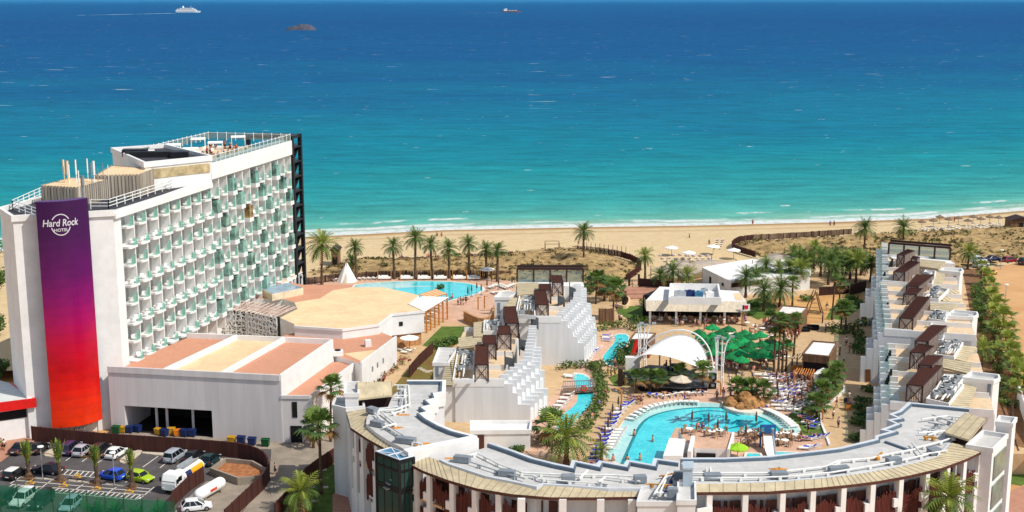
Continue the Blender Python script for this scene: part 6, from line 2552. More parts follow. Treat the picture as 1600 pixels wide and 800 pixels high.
# baseline lies away from the camera so that the lettering is upside down from here
mb.add([mid + bd * (v[0] - (x0 + x1) / 2) * kx + upd * ((v[1] - y0) * ky - 1.75) + Vc((0, 0, .03)) for v in vs], fs)
vs, fs = textmesh("HOTEL", 1.0, 0, .05)
x0, x1 = min(v[0] for v in vs), max(v[0] for v in vs)
kx = 4.1 / (x1 - x0)
c2 = P(1116, 650.5, ZP)
mb.add([c2 + bd * (v[0] - (x0 + x1) / 2) * kx + upd * (v[1] * 1.7 - .6) + Vc((0, 0, .03)) for v in vs], fs)
c3 = P(1115.5, 656, ZP)
rv, rf_ = [], []
for i in range(64):
 a = 2 * PI * i / 64
 for r in (.9, 1.0):
  rv.append(c3 + Vc((4.6 * r * math.cos(a), 4.4 * r * math.sin(a), .031)))
for i in range(64):
 yy = 4.4 * math.sin(2 * PI * (i + .5) / 64)
 if -2.0 < yy < 1.7:
  continue
 rf_.append((2 * i, 2 * i + 1, 2 * ((i + 1) % 64) + 1, 2 * ((i + 1) % 64)))
mb.add(rv, rf_)
o = mb.build("floor_lettering", POOLT, pl)
for p in o.data.polygons:
 if p.normal.z < 0:
  p.flip()
z3b = zf(640, 560, 3.3333)
rv1 = PP(z3b([(850, 78), (925, 88), (945, 130), (958, 190), (950, 235), (872, 312), (832, 372), (790, 388), (755, 345), (800, 290), (868, 240), (880, 190), (862, 130)]), ZP)
rv2 = PP(z4b([(1275, 490), (1370, 488), (1366, 548), (1302, 592), (1306, 662), (1258, 695), (1198, 640), (1238, 590), (1290, 530)]), ZP)
up_ = PP([(545, 449), (562, 444), (600, 441), (660, 439), (700, 440), (735, 443), (758, 451), (742, 460), (706, 468), (690, 474), (600, 466)], ZP)
for nm, q, lab in (("river", rv1, "narrow curving turquoise pool between white loungers and a hedge"), ("river", rv2, "small turquoise pool winding past the upper loungers and the striped surfboards"), ("up", up_, "broad turquoise pool on the seaward terrace in front of the palm row")):
 t = E("swimming_pool", lab, "pool", q[0])
 q = smoothloop(q, 1)
 c = sum(q, Vc()) / len(q)
 mb = MB(); mb.sheet([c + (p - c) * 1.05 for p in q], ZP + .012); mb.build("coping", COPE, t)
 mb = MB(); mb.sheet(q, ZP + .02); mb.build("water", POOLW, t)
 if nm == "up":
  mb = MB(); mb.sheet(PP([(548, 448), (564, 444.5), (600, 441.5), (650, 441), (640, 446), (690, 447), (640, 449), (600, 452)], ZP + .03), ZP + .03); mb.build("shallow_ledge", POOLS, t)
for pts, lab in (([(1163, 717), (1166, 708), (1188, 709), (1192, 717)], "small blue splash pool left of the slide"), ([(1200, 714), (1206, 706), (1246, 707), (1238, 716)], "small pale splash pool right of the slide")):
 q = PP(pts, ZP + .22)
 t = E("splash_pool", lab, "pool", q[0])
 mb = MB(); mb.sheet(q, ZP + .24); mb.build("water", POOLW, t)
 mb = MB(); mb.wall(q, ZP + .15, ZP + .3, .35, 0, True); mb.build("coping", COPE, t)
# planted islet in the upper pool
bush("small planted islet in the upper pool", 692, 451, 1.3, 1.0, None)
# bar peninsula south of the pool
pen = PP([(1055, 668.5), (1145, 675.5), (1252, 678), (1300, 690), (1240, 722), (1040, 722), (1048, 690)], ZP + .05)
mb = MB(); mb.prism(pen, ZP, ZP + .05); struct("bar_terrace", mb, PAVP)
bar = E("pool_bar", "sunken pool bar with a tan roof terrace and dark serving hatch", "bar", P(1100, 700, ZP))
q = PP([(1060, 671), (1145, 676), (1138, 702), (1086, 700), (1068, 688)], 4.6)
mb = MB(); mb.prism(q, ZP, 4.6, 0, 1); mb.build("wall", [WHITE, PAVP], bar)
p0, p1 = P(1088, 701.5, 4.5), P(1118, 702.5, 4.5)
mb = MB(); mb.wall([p0 + Vc((0, -.2, 0)), p1 + Vc((0, -.2, 0))], ZP + .1, 4.0, .2); mb.build("hatch", DARK, bar)
q = PP([(1046, 684), (1071, 686), (1066, 712), (1036, 712)], 5.2)
mb = MB(); mb.prism(q, ZP, 5.2); mb.build("white_store", WHITE, bar)
mb = MB(); mb.wall(PP([(1083, 687), (1077, 712)], 4.8), ZP, 5.4, .5); mb.wall(PP([(1146, 676), (1138, 703)], 4.8), ZP, 4.9, .3); mb.build("side_wall", WHITE, bar)

# ================================================================== RESTAURANT PAVILION
pv = E("restaurant_pavilion", "long open restaurant pavilion with a beige sloping fascia and white roof well", "restaurant", P(1085, 500, ZP))
fz0, fz1 = 5.7, 7.5
A0, A1 = P(1010, 486, fz0), P(1168, 488, fz0)
dx_ = Vc((0, 1.4, 0))
mb = MB()
a0, a1 = A0 + dx_, A1 + dx_
mb.quad(A0, A1, Vc((a1.x, a1.y, fz1)), Vc((a0.x, a0.y, fz1)))
mb.quad(A0, Vc((a0.x, a0.y, fz1)), Vc((a0.x, a0.y + 3, fz1)), Vc((A0.x, A0.y + 3, fz0)))
mb.quad(A1, Vc((A1.x, A1.y + 8, fz0)), Vc((a1.x, a1.y + 8, fz1)), Vc((a1.x, a1.y, fz1)))
mb.build("fascia", mat("beige streaked fascia", (206, 194, 174), .8, .1, 2, streak=True), pv)
mb = MB()
mb.prism([a0, a1, a1 + Vc((0, 9, 0)), a0 + Vc((4, 12, 0))], fz1 - .3, fz1 - .02)
mb.build("roof", WHITE, pv)
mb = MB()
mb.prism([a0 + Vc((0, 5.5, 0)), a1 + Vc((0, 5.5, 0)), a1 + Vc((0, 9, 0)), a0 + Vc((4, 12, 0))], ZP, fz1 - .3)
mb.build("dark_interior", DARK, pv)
for u in (.04, .3, .54, .78, .96):
 p = A0.lerp(A1, u) + Vc((0, .6, 0))
 mb = MB(); mb.box((p.x, p.y, (ZP + fz0) / 2), (.4, .4, fz0 - ZP)); mb.build("column", WHITE if u < .9 else STONEW, pv)
q = PP([(1046, 466), (1126, 467), (1122, 446), (1048, 445)], 8.6)
mb = MB(); mb.wall(q, fz1 - .05, 8.9, .35, 0, True); rw = mb.build("roof_well", WHITE, pv)
for i, (u, v, m, s) in enumerate(((.2, .5, STEEL, 2.2), (.4, .55, BLUEP, 2.0), (.58, .5, GLB, 1.6), (.8, .45, PAINT, 1.6), (.7, .7, STEEL, 1.2))):
 p = q[0].lerp(q[1], u).lerp(q[3].lerp(q[2], u), v)
 mb = MB(); mb.box((p.x, p.y, 8.1), (s, 1.1, 1.2), .05); mb.cyl((p.x, p.y, 8.7), (p.x, p.y, 8.85), .35, .35, 8); mb.build("roof_unit", m, rw)
mb = MB(); mb.sheet(PP([(1146, 458), (1157, 458), (1162, 469), (1149, 469)], fz1 + .02), fz1 + .01); mb.build("roof_patch", TANROOF, pv)
q = PP([(1160, 482), (1168, 482), (1168, 474), (1160, 474)], 6.6)
mb = MB(); mb.box((A1.x - .45, A1.y - .1, 6.7), (1.7, .12, 1.3)); sg = mb.build("sign", PAINT, pv)
mb = MB(); mb.box((A1.x - .3, A1.y - .18, 6.75), (.7, .06, .7)); mb.build("sign_mark", RED, sg)
mb = MB(); mb.box((A1.x - .85, A1.y - .18, 6.7), (.28, .06, .9)); mb.build("sign_mark", BLUEP, sg)

# club building with a white roof and grey shade sails
cl = E("club_building", "low white club building with a flat bright white roof behind the palms", "building", P(1141, 458, ZP))
q = PP([(1098, 418), (1141, 439), (1192, 434), (1266, 429), (1266, 410), (1232, 400), (1160, 407)], 6.4)
mb = MB(); mb.prism(q, ZP, 6.2, 0); mb.wall(q, 6.1, 6.45, .3, 0, True); mb.sheet(q, 6.3); mb.build("wall", WHITE, cl)
mb = MB()
d = (q[2] - q[1]).normalized()
n_ = Vc((d.y, -d.x, 0)) * .08
mb.wall([q[1] + d * .3 + n_, q[2] + n_], 5.0, 5.9, .1)
mb.build("dark_band", DBROWN, cl)
mb = MB()
d = (q[1] - q[0]).normalized()
n_ = Vc((d.y, -d.x, 0)) * .06
for u, h in ((.3, 1.8), (.75, .6)):
 p = q[0].lerp(q[1], u) + n_
 mb2 = MB(); mb2.box((p.x, p.y, 4.3 if h > 1 else 4.9), (.9, .1, h), math.atan2(d.y, d.x)); mb2.build("window", DARK, cl)
SAIL = glassmat("grey shade net", (196, 186, 174), .55, .9)
for pts, hs, lab in (([(1017, 419), (1060, 426), (1098, 421), (1150, 409), (1112, 401), (1078, 405), (1042, 408)], 5.4, "left undulating grey shade sail beside the club building"), ([(1176, 410), (1228, 404), (1264, 409), (1252, 397), (1226, 391), (1200, 395)], 6.6, "right arched grey shade sail behind the club roof")):
 q = PP(pts, hs)
 c = sum(q, Vc()) / len(q)
 t = E("shade_sail", lab, "shade sail", (c.x, c.y, ZP - .5), "grey shade sails")
 mb = MB()
 N_ = 10
 ring_ = resample(q + [q[0]], 1.6)[:-1]
 vs, fs = [], []
 for j in range(N_ + 1):
  k = j / N_
  for i, p in enumerate(ring_):
   r = c + (p - c) * k
   a = math.atan2((p - c).y, (p - c).x)
   vs.append((r.x, r.y, hs - .8 + 1.3 * (1 - k * k) + .5 * k * math.sin(4 * a)))
 n = len(ring_)
 for j in range(N_):
  for i in range(n):
   fs.append((j * n + i, j * n + (i + 1) % n, (j + 1) * n + (i + 1) % n, (j + 1) * n + i))
 mb.add(vs, fs[n:])
 mb.build("canopy", SAIL, t, smooth=True)
 for p in q[::1]:
  m2 = MB(); m2.cyl((p.x, p.y, 1.8), (p.x, p.y, hs + .6), .1, .08, 6); m2.build("mast", POST, t)

# ================================================================== STAGE, TENT, LIGHT TOWERS
stg = E("stage", "dark grey outdoor stage with black skirts under the white tent", "stage", P(1030, 600, ZP))
q = PP([(978, 583), (1014, 570), (1060, 572), (1108, 590), (1106, 604), (1062, 606), (1000, 602)], 4.0)
mb = MB(); mb.prism(q, 3.85, 4.0, 0); mb.build("deck", STAGE, stg)
cq = sum(q, Vc()) / len(q)
mb = MB(); mb.prism([cq + (p - cq) * .985 for p in q], ZP, 3.85); mb.build("skirt", BLACKF, stg)
for (x, y, h) in ((1113, 607, 2.6), (979, 600, 2.0), (1046, 583, 1.2), (1052, 581, 1.4), (1040, 584, 1.0)):
 p = P(x, y, ZP if h > 1.5 else 4.0)
 t = E("speaker_stack", "black speaker stack at the %s of the stage" % {1113: "right edge", 979: "left edge", 1046: "middle", 1052: "centre right", 1040: "centre left"}[x], "speaker", p)
 for k in range(2):
  mb = MB(); mb.box((p.x, p.y, p.z + h * (.25 + .5 * k)), (1.1, .8, h * .48), .1); cb = mb.build("cabinet", BLACK, t)
  mb = MB(); mb.cyl((p.x, p.y - .42, p.z + h * (.25 + .5 * k)), (p.x, p.y - .46, p.z + h * (.25 + .5 * k)), .28, .28, 10); mb.build("cone", GREYDK, cb)
tent = E("stage_tent", "white curved stage canopy hung from a white ladder arch", "canopy", P(1050, 580, ZP))
apl, apr = P(990, 577, ZP), P(1114, 592, ZP)
# arch of two chords and rungs
org = (apl + apr) / 2
dirx = (apr - apl).normalized()
nrm = (-dirx.y, dirx.x)
arch_px = [(988, 575), (993, 560), (1002, 546), (1016, 532), (1034, 521), (1055, 515), (1075, 516), (1092, 524), (1105, 538), (1112, 555), (1115, 575), (1114, 592)]
arch = smoothline([PV(x, y, org, nrm) for x, y in arch_px], 2)
arch2 = []
cc = Vc((org.x, org.y, ZP + 2))
for p in arch:
 arch2.append(p + (cc - p).normalized() * .9)
mb = MB()
mb.tube(arch, .13, 6)
mb.tube(arch2, .09, 6)
for i in range(0, len(arch), 3):
 mb.cyl(arch[i], arch2[i], .06, .06, 5)
mb.build("arch_truss", PAINT, tent)
front_px = [(989, 566), (1000, 556), (1015, 553), (1035, 555), (1055, 560), (1075, 567), (1091, 574)]
orgf = P(1091, 606, ZP)
frontc = smoothline([PV(x, y, Vc((orgf.x, orgf.y - 0, 0)), (0.12, 1)) for x, y in front_px], 2)
backc = [arch2[int(1 + i / (len(frontc) - 1) * (len(arch2) - 7))] for i in range(len(frontc))]
backc = [p + (cc - p).normalized() * .12 for p in backc]
mb = MB()
N_ = 12
n = len(frontc)
vs = []
for j in range(N_ + 1):
 k = j / N_
 for i in range(n):
  p = frontc[i].lerp(backc[i], k)
  u = i / (n - 1)
  p = p + Vc((0, 0, .5 * math.sin(PI * k) * math.sin(PI * u)))
  vs.append(p)
mb.add(vs, [(j * n + i, j * n + i + 1, (j + 1) * n + i + 1, (j + 1) * n + i) for j in range(N_) for i in range(n - 1)])
mb.build("canopy", FABW, tent, smooth=True)
mb = MB()
p = P(1030, 585, 4.0)
mb.cyl((p.x, p.y, 4.0), (p.x, p.y, frontc[len(frontc) // 2].z + .6), .14, .14, 7); mb.build("mast", STEEL, tent)
for (x, y, hh, w_) in ((988, 577, 2.2, 2.4), (1111, 592, 2.0, 1.4)):
 p = P(x, y, ZP)
 mb = MB(); mb.box((p.x, p.y, ZP + hh / 2), (w_, 1.2, hh)); mb.build("anchor_block", WHITE, tent)
for (x, y, ty, lab) in ((1003, 575, 507, "left white lattice light tower beside the stage tent"), (1123, 605, 528, "right white lattice light tower beside the stage tent")):
 b = P(x, y, ZP)
 t = E("light_tower", lab, "light tower", b, "white light towers by the stage")
 tp = PV(x, ty, b, (0, 1)).z
 mb = MB()
 ends = []
 for k, (ax_, ay_) in enumerate(((-.9, -.6), (-.35, .6), (.3, -.6), (.9, .5))):
  pts = [b + Vc((ax_ * .8, ay_, 0)), b + Vc((ax_ * .75, ay_, (tp - ZP) * .6)), b + Vc((ax_ * .85 + (.3 if k == 3 else 0), ay_, (tp - ZP) * .88)), b + Vc((ax_ * .95 + (.9 if k == 3 else 0), ay_, tp - ZP))]
  mb.tube(smoothline(pts, 1), .11, 6)
  ends.append(pts)
 for h in (.2, .45, .7):
  for k in range(3):
   a_, c_ = ends[k][0] + Vc((0, 0, h * (tp - ZP))), ends[k + 1][0] + Vc((0, 0, h * (tp - ZP)))
   mb.cyl(a_, c_, .05, .05, 5)
 mb.build("pole", PAINT, t)
 mb = MB()
 for k in range(4):
  mb.box(ends[k][-1] + Vc((.2, 0, .1)), (.7, .5, .25))
 mb.build("floodlight", STEEL, t)

# ================================================================== KIOSKS AND TIMBER STRUCTURES
def cabin(name, label, cat, roof, zr, m, roofm, open_front=True, over=.25):
 q = PP(roof, zr)
 t = E(name, label, cat, (q[0].x, q[0].y, ZP))
 mb = MB(); mb.prism(q, zr - 1.4, zr - .15, 0, 0); mb.wall(q, zr - .3, zr, .25, 0, True); mb.build("upper_cladding", m, t)
 mb = MB(); mb.sheet([q[0].lerp(q[2], .06), q[1].lerp(q[3], .06), q[2].lerp(q[0], .06), q[3].lerp(q[1], .06)], zr - .13); mb.build("roof", roofm, t)
 c = sum(q, Vc()) / 4
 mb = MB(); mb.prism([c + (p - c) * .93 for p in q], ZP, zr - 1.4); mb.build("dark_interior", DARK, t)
 mb = MB()
 mb.prism([q[0].lerp(q[1], .0), q[0].lerp(q[1], .04), q[3].lerp(q[2], .04), q[3]], ZP, zr - 1.39); mb.prism([q[0].lerp(q[1], .96), q[1], q[2], q[3].lerp(q[2], .96)], ZP, zr - 1.39)
 mb.build("side_wall", m, t)
 mb = MB(); mb.wall([q[0] + Vc((0, -.3, 0)), q[1] + Vc((0, -.3, 0))], ZP, ZP + 1.05, .5); mb.build("counter", mat("red brown counter", (136, 70, 50), .7, .15, 2), t)
 return t


cabin("bar_kiosk", "timber clad bar kiosk with a white roof beside the promenade", "kiosk", [(1254, 552), (1296, 556), (1308, 535), (1270, 532)], 7.2, WOOD, WHITE)
cabin("bar_kiosk", "timber bar with a dark opening and brick red side wall near the play area", "kiosk", [(1213, 488), (1250, 492), (1262, 480), (1222, 477)], 6.8, WOOD, mat("bright roof", (220, 216, 208), .7, .04, 1))
cabin("bar_kiosk", "small timber cabin with a white roof left of the tent", "kiosk", [(984, 530), (1015, 529), (1024, 520), (992, 519)], 6.4, WOOD, WHITE)
pg = E("pergola", "dark timber pergola attached to the bar kiosk by the promenade", "pergola", P(1252, 585, ZP))
q = PP([(1238, 560), (1277, 566), (1282, 556), (1246, 552)], 5.6)
for p in q:
 mb = MB(); mb.box((p.x, p.y, (ZP + 5.6) / 2), (.2, .2, 5.6 - ZP)); mb.build("post", DBROWN, pg)
mb = MB()
for i in range(9):
 mb.cyl(q[0].lerp(q[1], i / 8), q[3].lerp(q[2], i / 8), .09, .09, 4)
mb.build("slat_roof", mat("pale slat", (196, 176, 150), .8, .1, 2), pg)
pg = E("pergola", "open orange timber pergola beside the rows of loungers", "pergola", P(1255, 590, ZP))
q = PP([(1241, 584), (1268, 587), (1272, 577), (1246, 575)], 5.4)
for p in q:
 mb = MB(); mb.box((p.x, p.y, (ZP + 5.4) / 2), (.2, .2, 5.4 - ZP)); mb.build("post", WOODO, pg)
mb = MB()
for i in range(8):
 mb.cyl(q[0].lerp(q[1], i / 7), q[3].lerp(q[2], i / 7), .09, .09, 4)
mb.build("slat_roof", WOODO, pg)
mb = MB(); mb.box(P(1255, 577, ZP + .7), (4.2, .35, 1.5)); 
one("slatted_screen", mb, WOODO, "bright orange slatted screen in front of the bar kiosk", "screen")
cb = E("cabana", "white canvas cabana beside the orange pergola", "cabana", P(1284, 598, ZP))
q = PP([(1272, 584), (1293, 586), (1299, 580), (1278, 578)], 5.2)
mb = MB(); c = sum(q, Vc()) / 4; mb.add(q + [c + Vc((0, 0, .8))], [(0, 1, 4), (1, 2, 4), (2, 3, 4), (3, 0, 4)]); mb.build("canopy", FABW, cb)
mb = MB(); mb.wall([q[3], q[2]], ZP, 5.2, .06); mb.wall([q[0], q[3]], ZP, 5.2, .06); mb.wall([q[0], q[0].lerp(q[1], .6)], ZP, 5.15, .06); mb.build("curtain", FABW, cb)
for p in q:
 mb = MB(); mb.box((p.x, p.y, (ZP + 5.2) / 2), (.12, .12, 5.2 - ZP)); mb.build("pole", PAINT, cb)
# timber garden screens and totems
for (x, y, h, w_, lab) in ((947, 507, 3.2, 3.0, "tall timber plank screen under the palms behind the left wing"), (975, 480, 3.4, .9, "dark brown totem post on the garden lawn"), (969, 604, 3.0, .8, "dark brown totem post at the left of the stage"), (998, 446, 2.6, .5, "left gate pillar at the beach exit"), (983, 447, 2.6, .5, "right gate pillar at the beach exit")):
 p = P(x, y, ZP)
 t = E("timber_screen" if w_ > 2 else "totem", lab, "screen" if w_ > 2 else "post", p)
 n = max(1, int(w_ / .3))
 for k in range(n):
  mb = MB(); mb.box((p.x - w_ / 2 + (k + .5) * w_ / n, p.y + R.uniform(-.1, .1), ZP + h / 2), (w_ / n * .92, .3, h * R.uniform(.93, 1.0))); mb.build("plank", WOOD if w_ > 2 else DBROWN, t)
 mb = MB(); mb.box((p.x, p.y + .22, ZP + h * .8), (w_, .1, .2)); mb.build("rail", DBROWN, t)
pt_ = E("climbing_frame", "timber A frame climbing tower in the sandy play area", "climbing frame", P(1272, 490, ZP))
b = P(1272, 490, ZP)
for sx, sy in ((-1.6, -1.2), (1.6, -1.2), (-1.6, 1.2), (1.6, 1.2)):
 mb = MB(); mb.cyl(b + Vc((sx, sy, 0)), b + Vc((sx * .1, sy * .6, 4.6)), .12, .1, 6); mb.build("leg", WOOD, pt_)
mb = MB()
for k in range(4):
 mb.cyl(b + Vc((-1.6 + .35 * k, -1.2 + .1 * k, .6 + .9 * k)), b + Vc((1.6 - .35 * k, -1.2 + .1 * k, .6 + .9 * k)), .06, .06, 5)
mb.build("rung", WOOD, pt_)
# fences
def fence(label, pts, h, zb, m=CORT, th=.12, step=1.1, slat=False, name="fence", zfun=None):
 q = [Vc((p.x, p.y, 0)) for p in pts]
 t = E(name, label, "fence", (q[0].x, q[0].y, zb))
 mb = MB()
 if slat:
  for p in resample(q, .32):
   mb.box((p.x, p.y, zb + h / 2 + R.uniform(-.08, .08)), (.2, .2, h), R.uniform(-.2, .2))
 else:
  mb.wall(q, zb, zb + h, th)
 mb.build("panel", m, t)
 mb = MB()
 for p in resample(q, step * 2):
  mb.box((p.x, p.y, zb + h / 2 + .03), (.16, .16, h + .06))
 o = mb.build("post", DBROWN, t)
 o["kind"] = "stuff"
 return t


fence("long rusty brown wall between the car park and the hotel", smoothline(PP([(51, 689), (110, 695), (160, 700), (250, 706), (337, 712), (385, 717), (410, 727), (419, 738), (421, 750)], 0), 1), 2.3, 0, th=.2)
fence("rusty brown fence beside the fuel truck", PP([(318, 752), (295, 768), (272, 790), (262, 812)], 0), 2.1, 0)
fence("rusty brown fence between the tank yard and the service road", PP([(421, 750), (412, 765), (385, 790), (352, 822)], 0), 2.2, 0)
fence("rusty brown fence between the palm lawn and the service road", PP([(524, 722), (500, 738), (478, 755), (465, 775), (430, 812)], 0), 2.2, 0)
fence("brown palisade fence curling around the left dune", smoothline(PP([(900, 393), (940, 396), (980, 404), (1002, 415), (1000, 425), (978, 439)], 2.2), 1), 1.5, 2.2, BROWN, slat=True)
fence("brown palisade fence curling around the right dune", smoothline(PP([(1330, 366), (1230, 373), (1160, 376), (1143, 384), (1146, 391), (1180, 402)], 2.2), 1), 1.5, 2.2, BROWN, slat=True)
fence("low brown beach fence along the left dune crest", PP([(520, 432), (600, 415), (640, 408), (720, 404), (800, 398)], 2.4), .9, 2.4, BROWN, slat=True)
fence("dark brown board fence behind the pavilion", PP([(998, 450), (1020, 452), (1052, 455)], ZP), 2.2, ZP, DBROWN)
fence("dark brown board fence behind the play area", PP([(1280, 462), (1310, 460), (1326, 458)], ZP), 1.8, ZP, DBROWN)
fence("dark brown board fence beside the far corner of the right wing", PP([(1328, 461), (1352, 455)], ZP), 2.3, ZP, DBROWN)
fence("stacked timber terrace wall behind the tipi tent", PP([(476, 445), (540, 437), (620, 433), (720, 432), (800, 434)], ZP), 1.5, ZP, BROWN, slat=True)
fence("white boundary wall beside the dirt lot at the right edge", PP([(1590, 625), (1604, 665), (1640, 720)], ZP), 2.4, ZP, WHITE, .3)
fence("dark brown planting edge fence beside the dirt lot palms", PP([(1560, 640), (1580, 690), (1590, 720)], 1.5), 1.6, 1.5, DBROWN)
fence("brown fence beside the lawn at the foot of the podium", PP([(640, 590), (655, 572), (676, 552)], ZP), 2.0, ZP, CORT)
mb = MB()
pts_ = PP([(1002, 470), (975, 492), (985, 500), (1012, 512)], ZP)
# green net fence round the court at the bottom left
net = E("net_fence", "green mesh court fence with tall dark green posts at the bottom left", "fence", P(100, 830, 0))
nq = PP([(-60, 818), (4, 824), (60, 830), (140, 838), (226, 848), (275, 852)], 0)
mb = MB(); mb.wall(nq, 0, 5.6, .03); mb.build("mesh", NETG, net)
for p in resample(nq, 2.6):
 mb = MB(); mb.cyl((p.x, p.y, 0), (p.x, p.y, 6.0), .06, .06, 6); mb.build("post", mat("green post", (20, 70, 52), .5, .1, 2) if False else GREENP, net)
# footbridge across the river pool
fb_ = E("footbridge", "grey timber footbridge with railings and a red lifebuoy crossing the narrow pool", "bridge", P(900, 613, ZP))
q = PP([(878, 614), (930, 611), (930, 604), (880, 606)], ZP + .5)
mb = MB(); mb.prism(q, ZP + .35, ZP + .5); mb.build("deck", WOOD, fb_)
for a_, c_ in ((q[0], q[1]), (q[3], q[2])):
 mb = MB()
 for i in range(15):
  p = a_.lerp(c_, i / 14)
  mb.box((p.x, p.y, ZP + 1.05), (.07, .07, 1.1))
 mb.wall([a_, c_], ZP + 1.5, ZP + 1.62, .1)
 mb.build("railing", GREYDK, fb_)
mb = MB()
c = q[0].lerp(q[1], .65) + Vc((0, -.15, .6))
vs = []
for i in range(14):
 a = 2 * PI * i / 14
 for j in range(5):
  bq = 2 * PI * j / 5
  r = .4 + .1 * math.cos(bq)
  vs.append(c + Vc((r * math.cos(a), .1 * math.sin(bq), r * math.sin(a))))
mb.add(vs, [(i * 5 + j, i * 5 + (j + 1) % 5, ((i + 1) % 14) * 5 + (j + 1) % 5, ((i + 1) % 14) * 5 + j) for i in range(14) for j in range(5)])
one("lifebuoy", mb, RED, "red lifebuoy hanging on the footbridge railing", "lifebuoy")
# stone planter wall behind the left wing
stn = E("stone_planter", "curved rubble stone planter wall beside the upper pool terrace", "wall", P(760, 495, ZP))
q = smoothline(PP([(726, 487), (735, 492), (752, 499), (768, 494), (772, 478)], 4.8), 1)
mb = MB(); mb.wall(q, ZP - 2, 4.9, .5); mb.build("wall", STONEW, stn)
mb = MB(); mb.sheet(q, 4.5); mb.build("fill", PAVP, stn)
for i, (x, y) in enumerate(((747, 484), (757, 482))):
 p = P(x, y, 4.6)
 t = E("outdoor_shower", "orange timber shower column on the stone planter, %s" % ("left" if i == 0 else "right"), "shower", p)
 mb = MB(); mb.box((p.x, p.y, 5.9), (.25, .25, 2.6)); mb.build("column", WOODO, t)
 mb = MB(); mb.box((p.x + .3, p.y, 7.1), (.6, .15, .12)); mb.build("shower_head", WOODO, t)
for (x, y, lab) in ((1285, 662, "orange curved shower on the right lawn edge"), (1126, 617, "orange post shower left of the pool rocks"), (971, 630, "orange post shower at the upper left of the main pool")):
 p = P(x, y, ZP)
 t = E("outdoor_shower", lab, "shower", p)
 mb = MB(); mb.tube(smoothline([(p.x, p.y, ZP), (p.x, p.y, ZP + 1.9), (p.x - .3, p.y, ZP + 2.3), (p.x - .9, p.y, ZP + 2.3)], 1), .13, 7); mb.build("column", WOODO, t)
 mb = MB(); mb.cyl((p.x - .9, p.y, ZP + 2.2), (p.x - .9, p.y, ZP + 2.05), .16, .2, 8); mb.build("shower_head", STEEL, t)
# rocks beside the pool
rk = E("rock_fountain", "heap of ochre boulders forming the fountain beside the main pool", "rocks", P(1165, 635, ZP))
b = P(1165, 636, ZP)
mb = MB(); mb.ring((b.x, b.y, ZP), [(3.6, 0), (3.6, .45), (3.2, .5)], 24, sy=1.15); mb.build("rim", COPE, rk)
for k in range(22):
 a = R.uniform(0, 6.28)
 rr = R.uniform(0, 2.6)
 c = Vc((b.x + rr * math.cos(a), b.y + rr * math.sin(a) * .9, ZP + .5 + max(0, (2.2 - rr) * .55)))
 mb = MB()
 bm_ = bmesh.new()
 bmesh.ops.create_icosphere(bm_, subdivisions=2, radius=R.uniform(.7, 1.25))
 s_ = Vc((R.uniform(.8, 1.3), R.uniform(.8, 1.2), R.uniform(.6, .9)))
 for v in bm_.verts:
  kk = 1 + .22 * hnoise(v.co.x * 2 + k, v.co.y * 2 + v.co.z * 3)
  v.co = Vc((v.co.x * s_.x * kk, v.co.y * s_.y * kk, v.co.z * s_.z * kk)) + c
 mb.add([v.co[:] for v in bm_.verts], [[v.index for v in f.verts] for f in bm_.faces])
 bm_.free()
 mb.build("boulder", ROCK, rk)
# ================================================================== PARASOLS
def proto(name, cat, group=None):
 return E(name, "", cat, (0, 0, 0), group)


def canopy_mesh(r, h, n=8, val=.18):
 mb = MB()
 vs = [(0, 0, h)]
 for k, (rr, zz) in enumerate(((.5, h * .42), (1.0, 0.0))):
  for i in range(n * 2):
   a = PI * i / n
   q = rr * r * (1.0 if i % 2 == 0 else .955)
   vs.append((q * math.cos(a), q * math.sin(a), zz - (.04 if i % 2 else 0)))
 m = n * 2
 for i in range(m):
  a = PI * i / n
  q = r * (1.0 if i % 2 == 0 else .955)
  vs.append((q * math.cos(a), q * math.sin(a), -val))
 fs = [(0, 1 + i, 1 + (i + 1) % m) for i in range(m)]
 for k in (0, 1):
  o = 1 + k * m
  fs += [(o + i, o + m + i, o + m + (i + 1) % m, o + (i + 1) % m) for i in range(m)]
 mb.add(vs, fs)
 return mb


def parasol(r, h, dome, cm, pm, name="parasol"):
 t = proto(name, "parasol")
 mb = canopy_mesh(r, dome)
 mb.v = [(x, y, zz + h) for x, y, zz in mb.v]
 c = mb.build("canopy", cm, t)
 mb = MB(); mb.cyl((0, 0, h + dome * .95), (0, 0, h + dome + .25), .05, .03, 6); mb.build("finial", pm, c)
 mb = MB(); mb.cyl((0, 0, 0), (0, 0, h + dome), .05, .05, 6); mb.build("pole", pm, t)
 mb = MB(); mb.box((0, 0, .06), (.8, .8, .12)); mb.build("base", GREYDK, t)
 return t


gp = parasol(1.42, 2.3, .8, GREENC, POST)
greens = [(767, 140), (892, 153), (660, 180), (765, 205), (830, 183), (885, 225), (950, 205), (1020, 185), (1065, 215), (1140, 197), (960, 265), (1005, 243), (910, 285), (770, 258), (775, 300), (770, 335), (1070, 272), (1155, 270), (1225, 250), (1340, 262), (1060, 310), (975, 335), (1090, 355), (1155, 328), (1205, 357), (1225, 298), (900, 365), (995, 390), (1265, 285), (850, 300), (690, 215), (720, 255)]
greens = [(960 + x / 5, 480 + y / 5) for x, y in greens]
rows = sorted(greens, key=lambda q: (round(q[1] / 7), q[0]))
cnt = {}
for x, y in rows:
 k = round(y / 7)
 cnt[k] = cnt.get(k, 0) + 1
PLAB = []
GRN = [GREENC, mat("deep emerald canvas", (6, 104, 54), .8, .2, 1.5), mat("bright emerald canvas", (16, 146, 78), .8, .2, 1.5)]
seen = {}
keys = sorted(cnt)
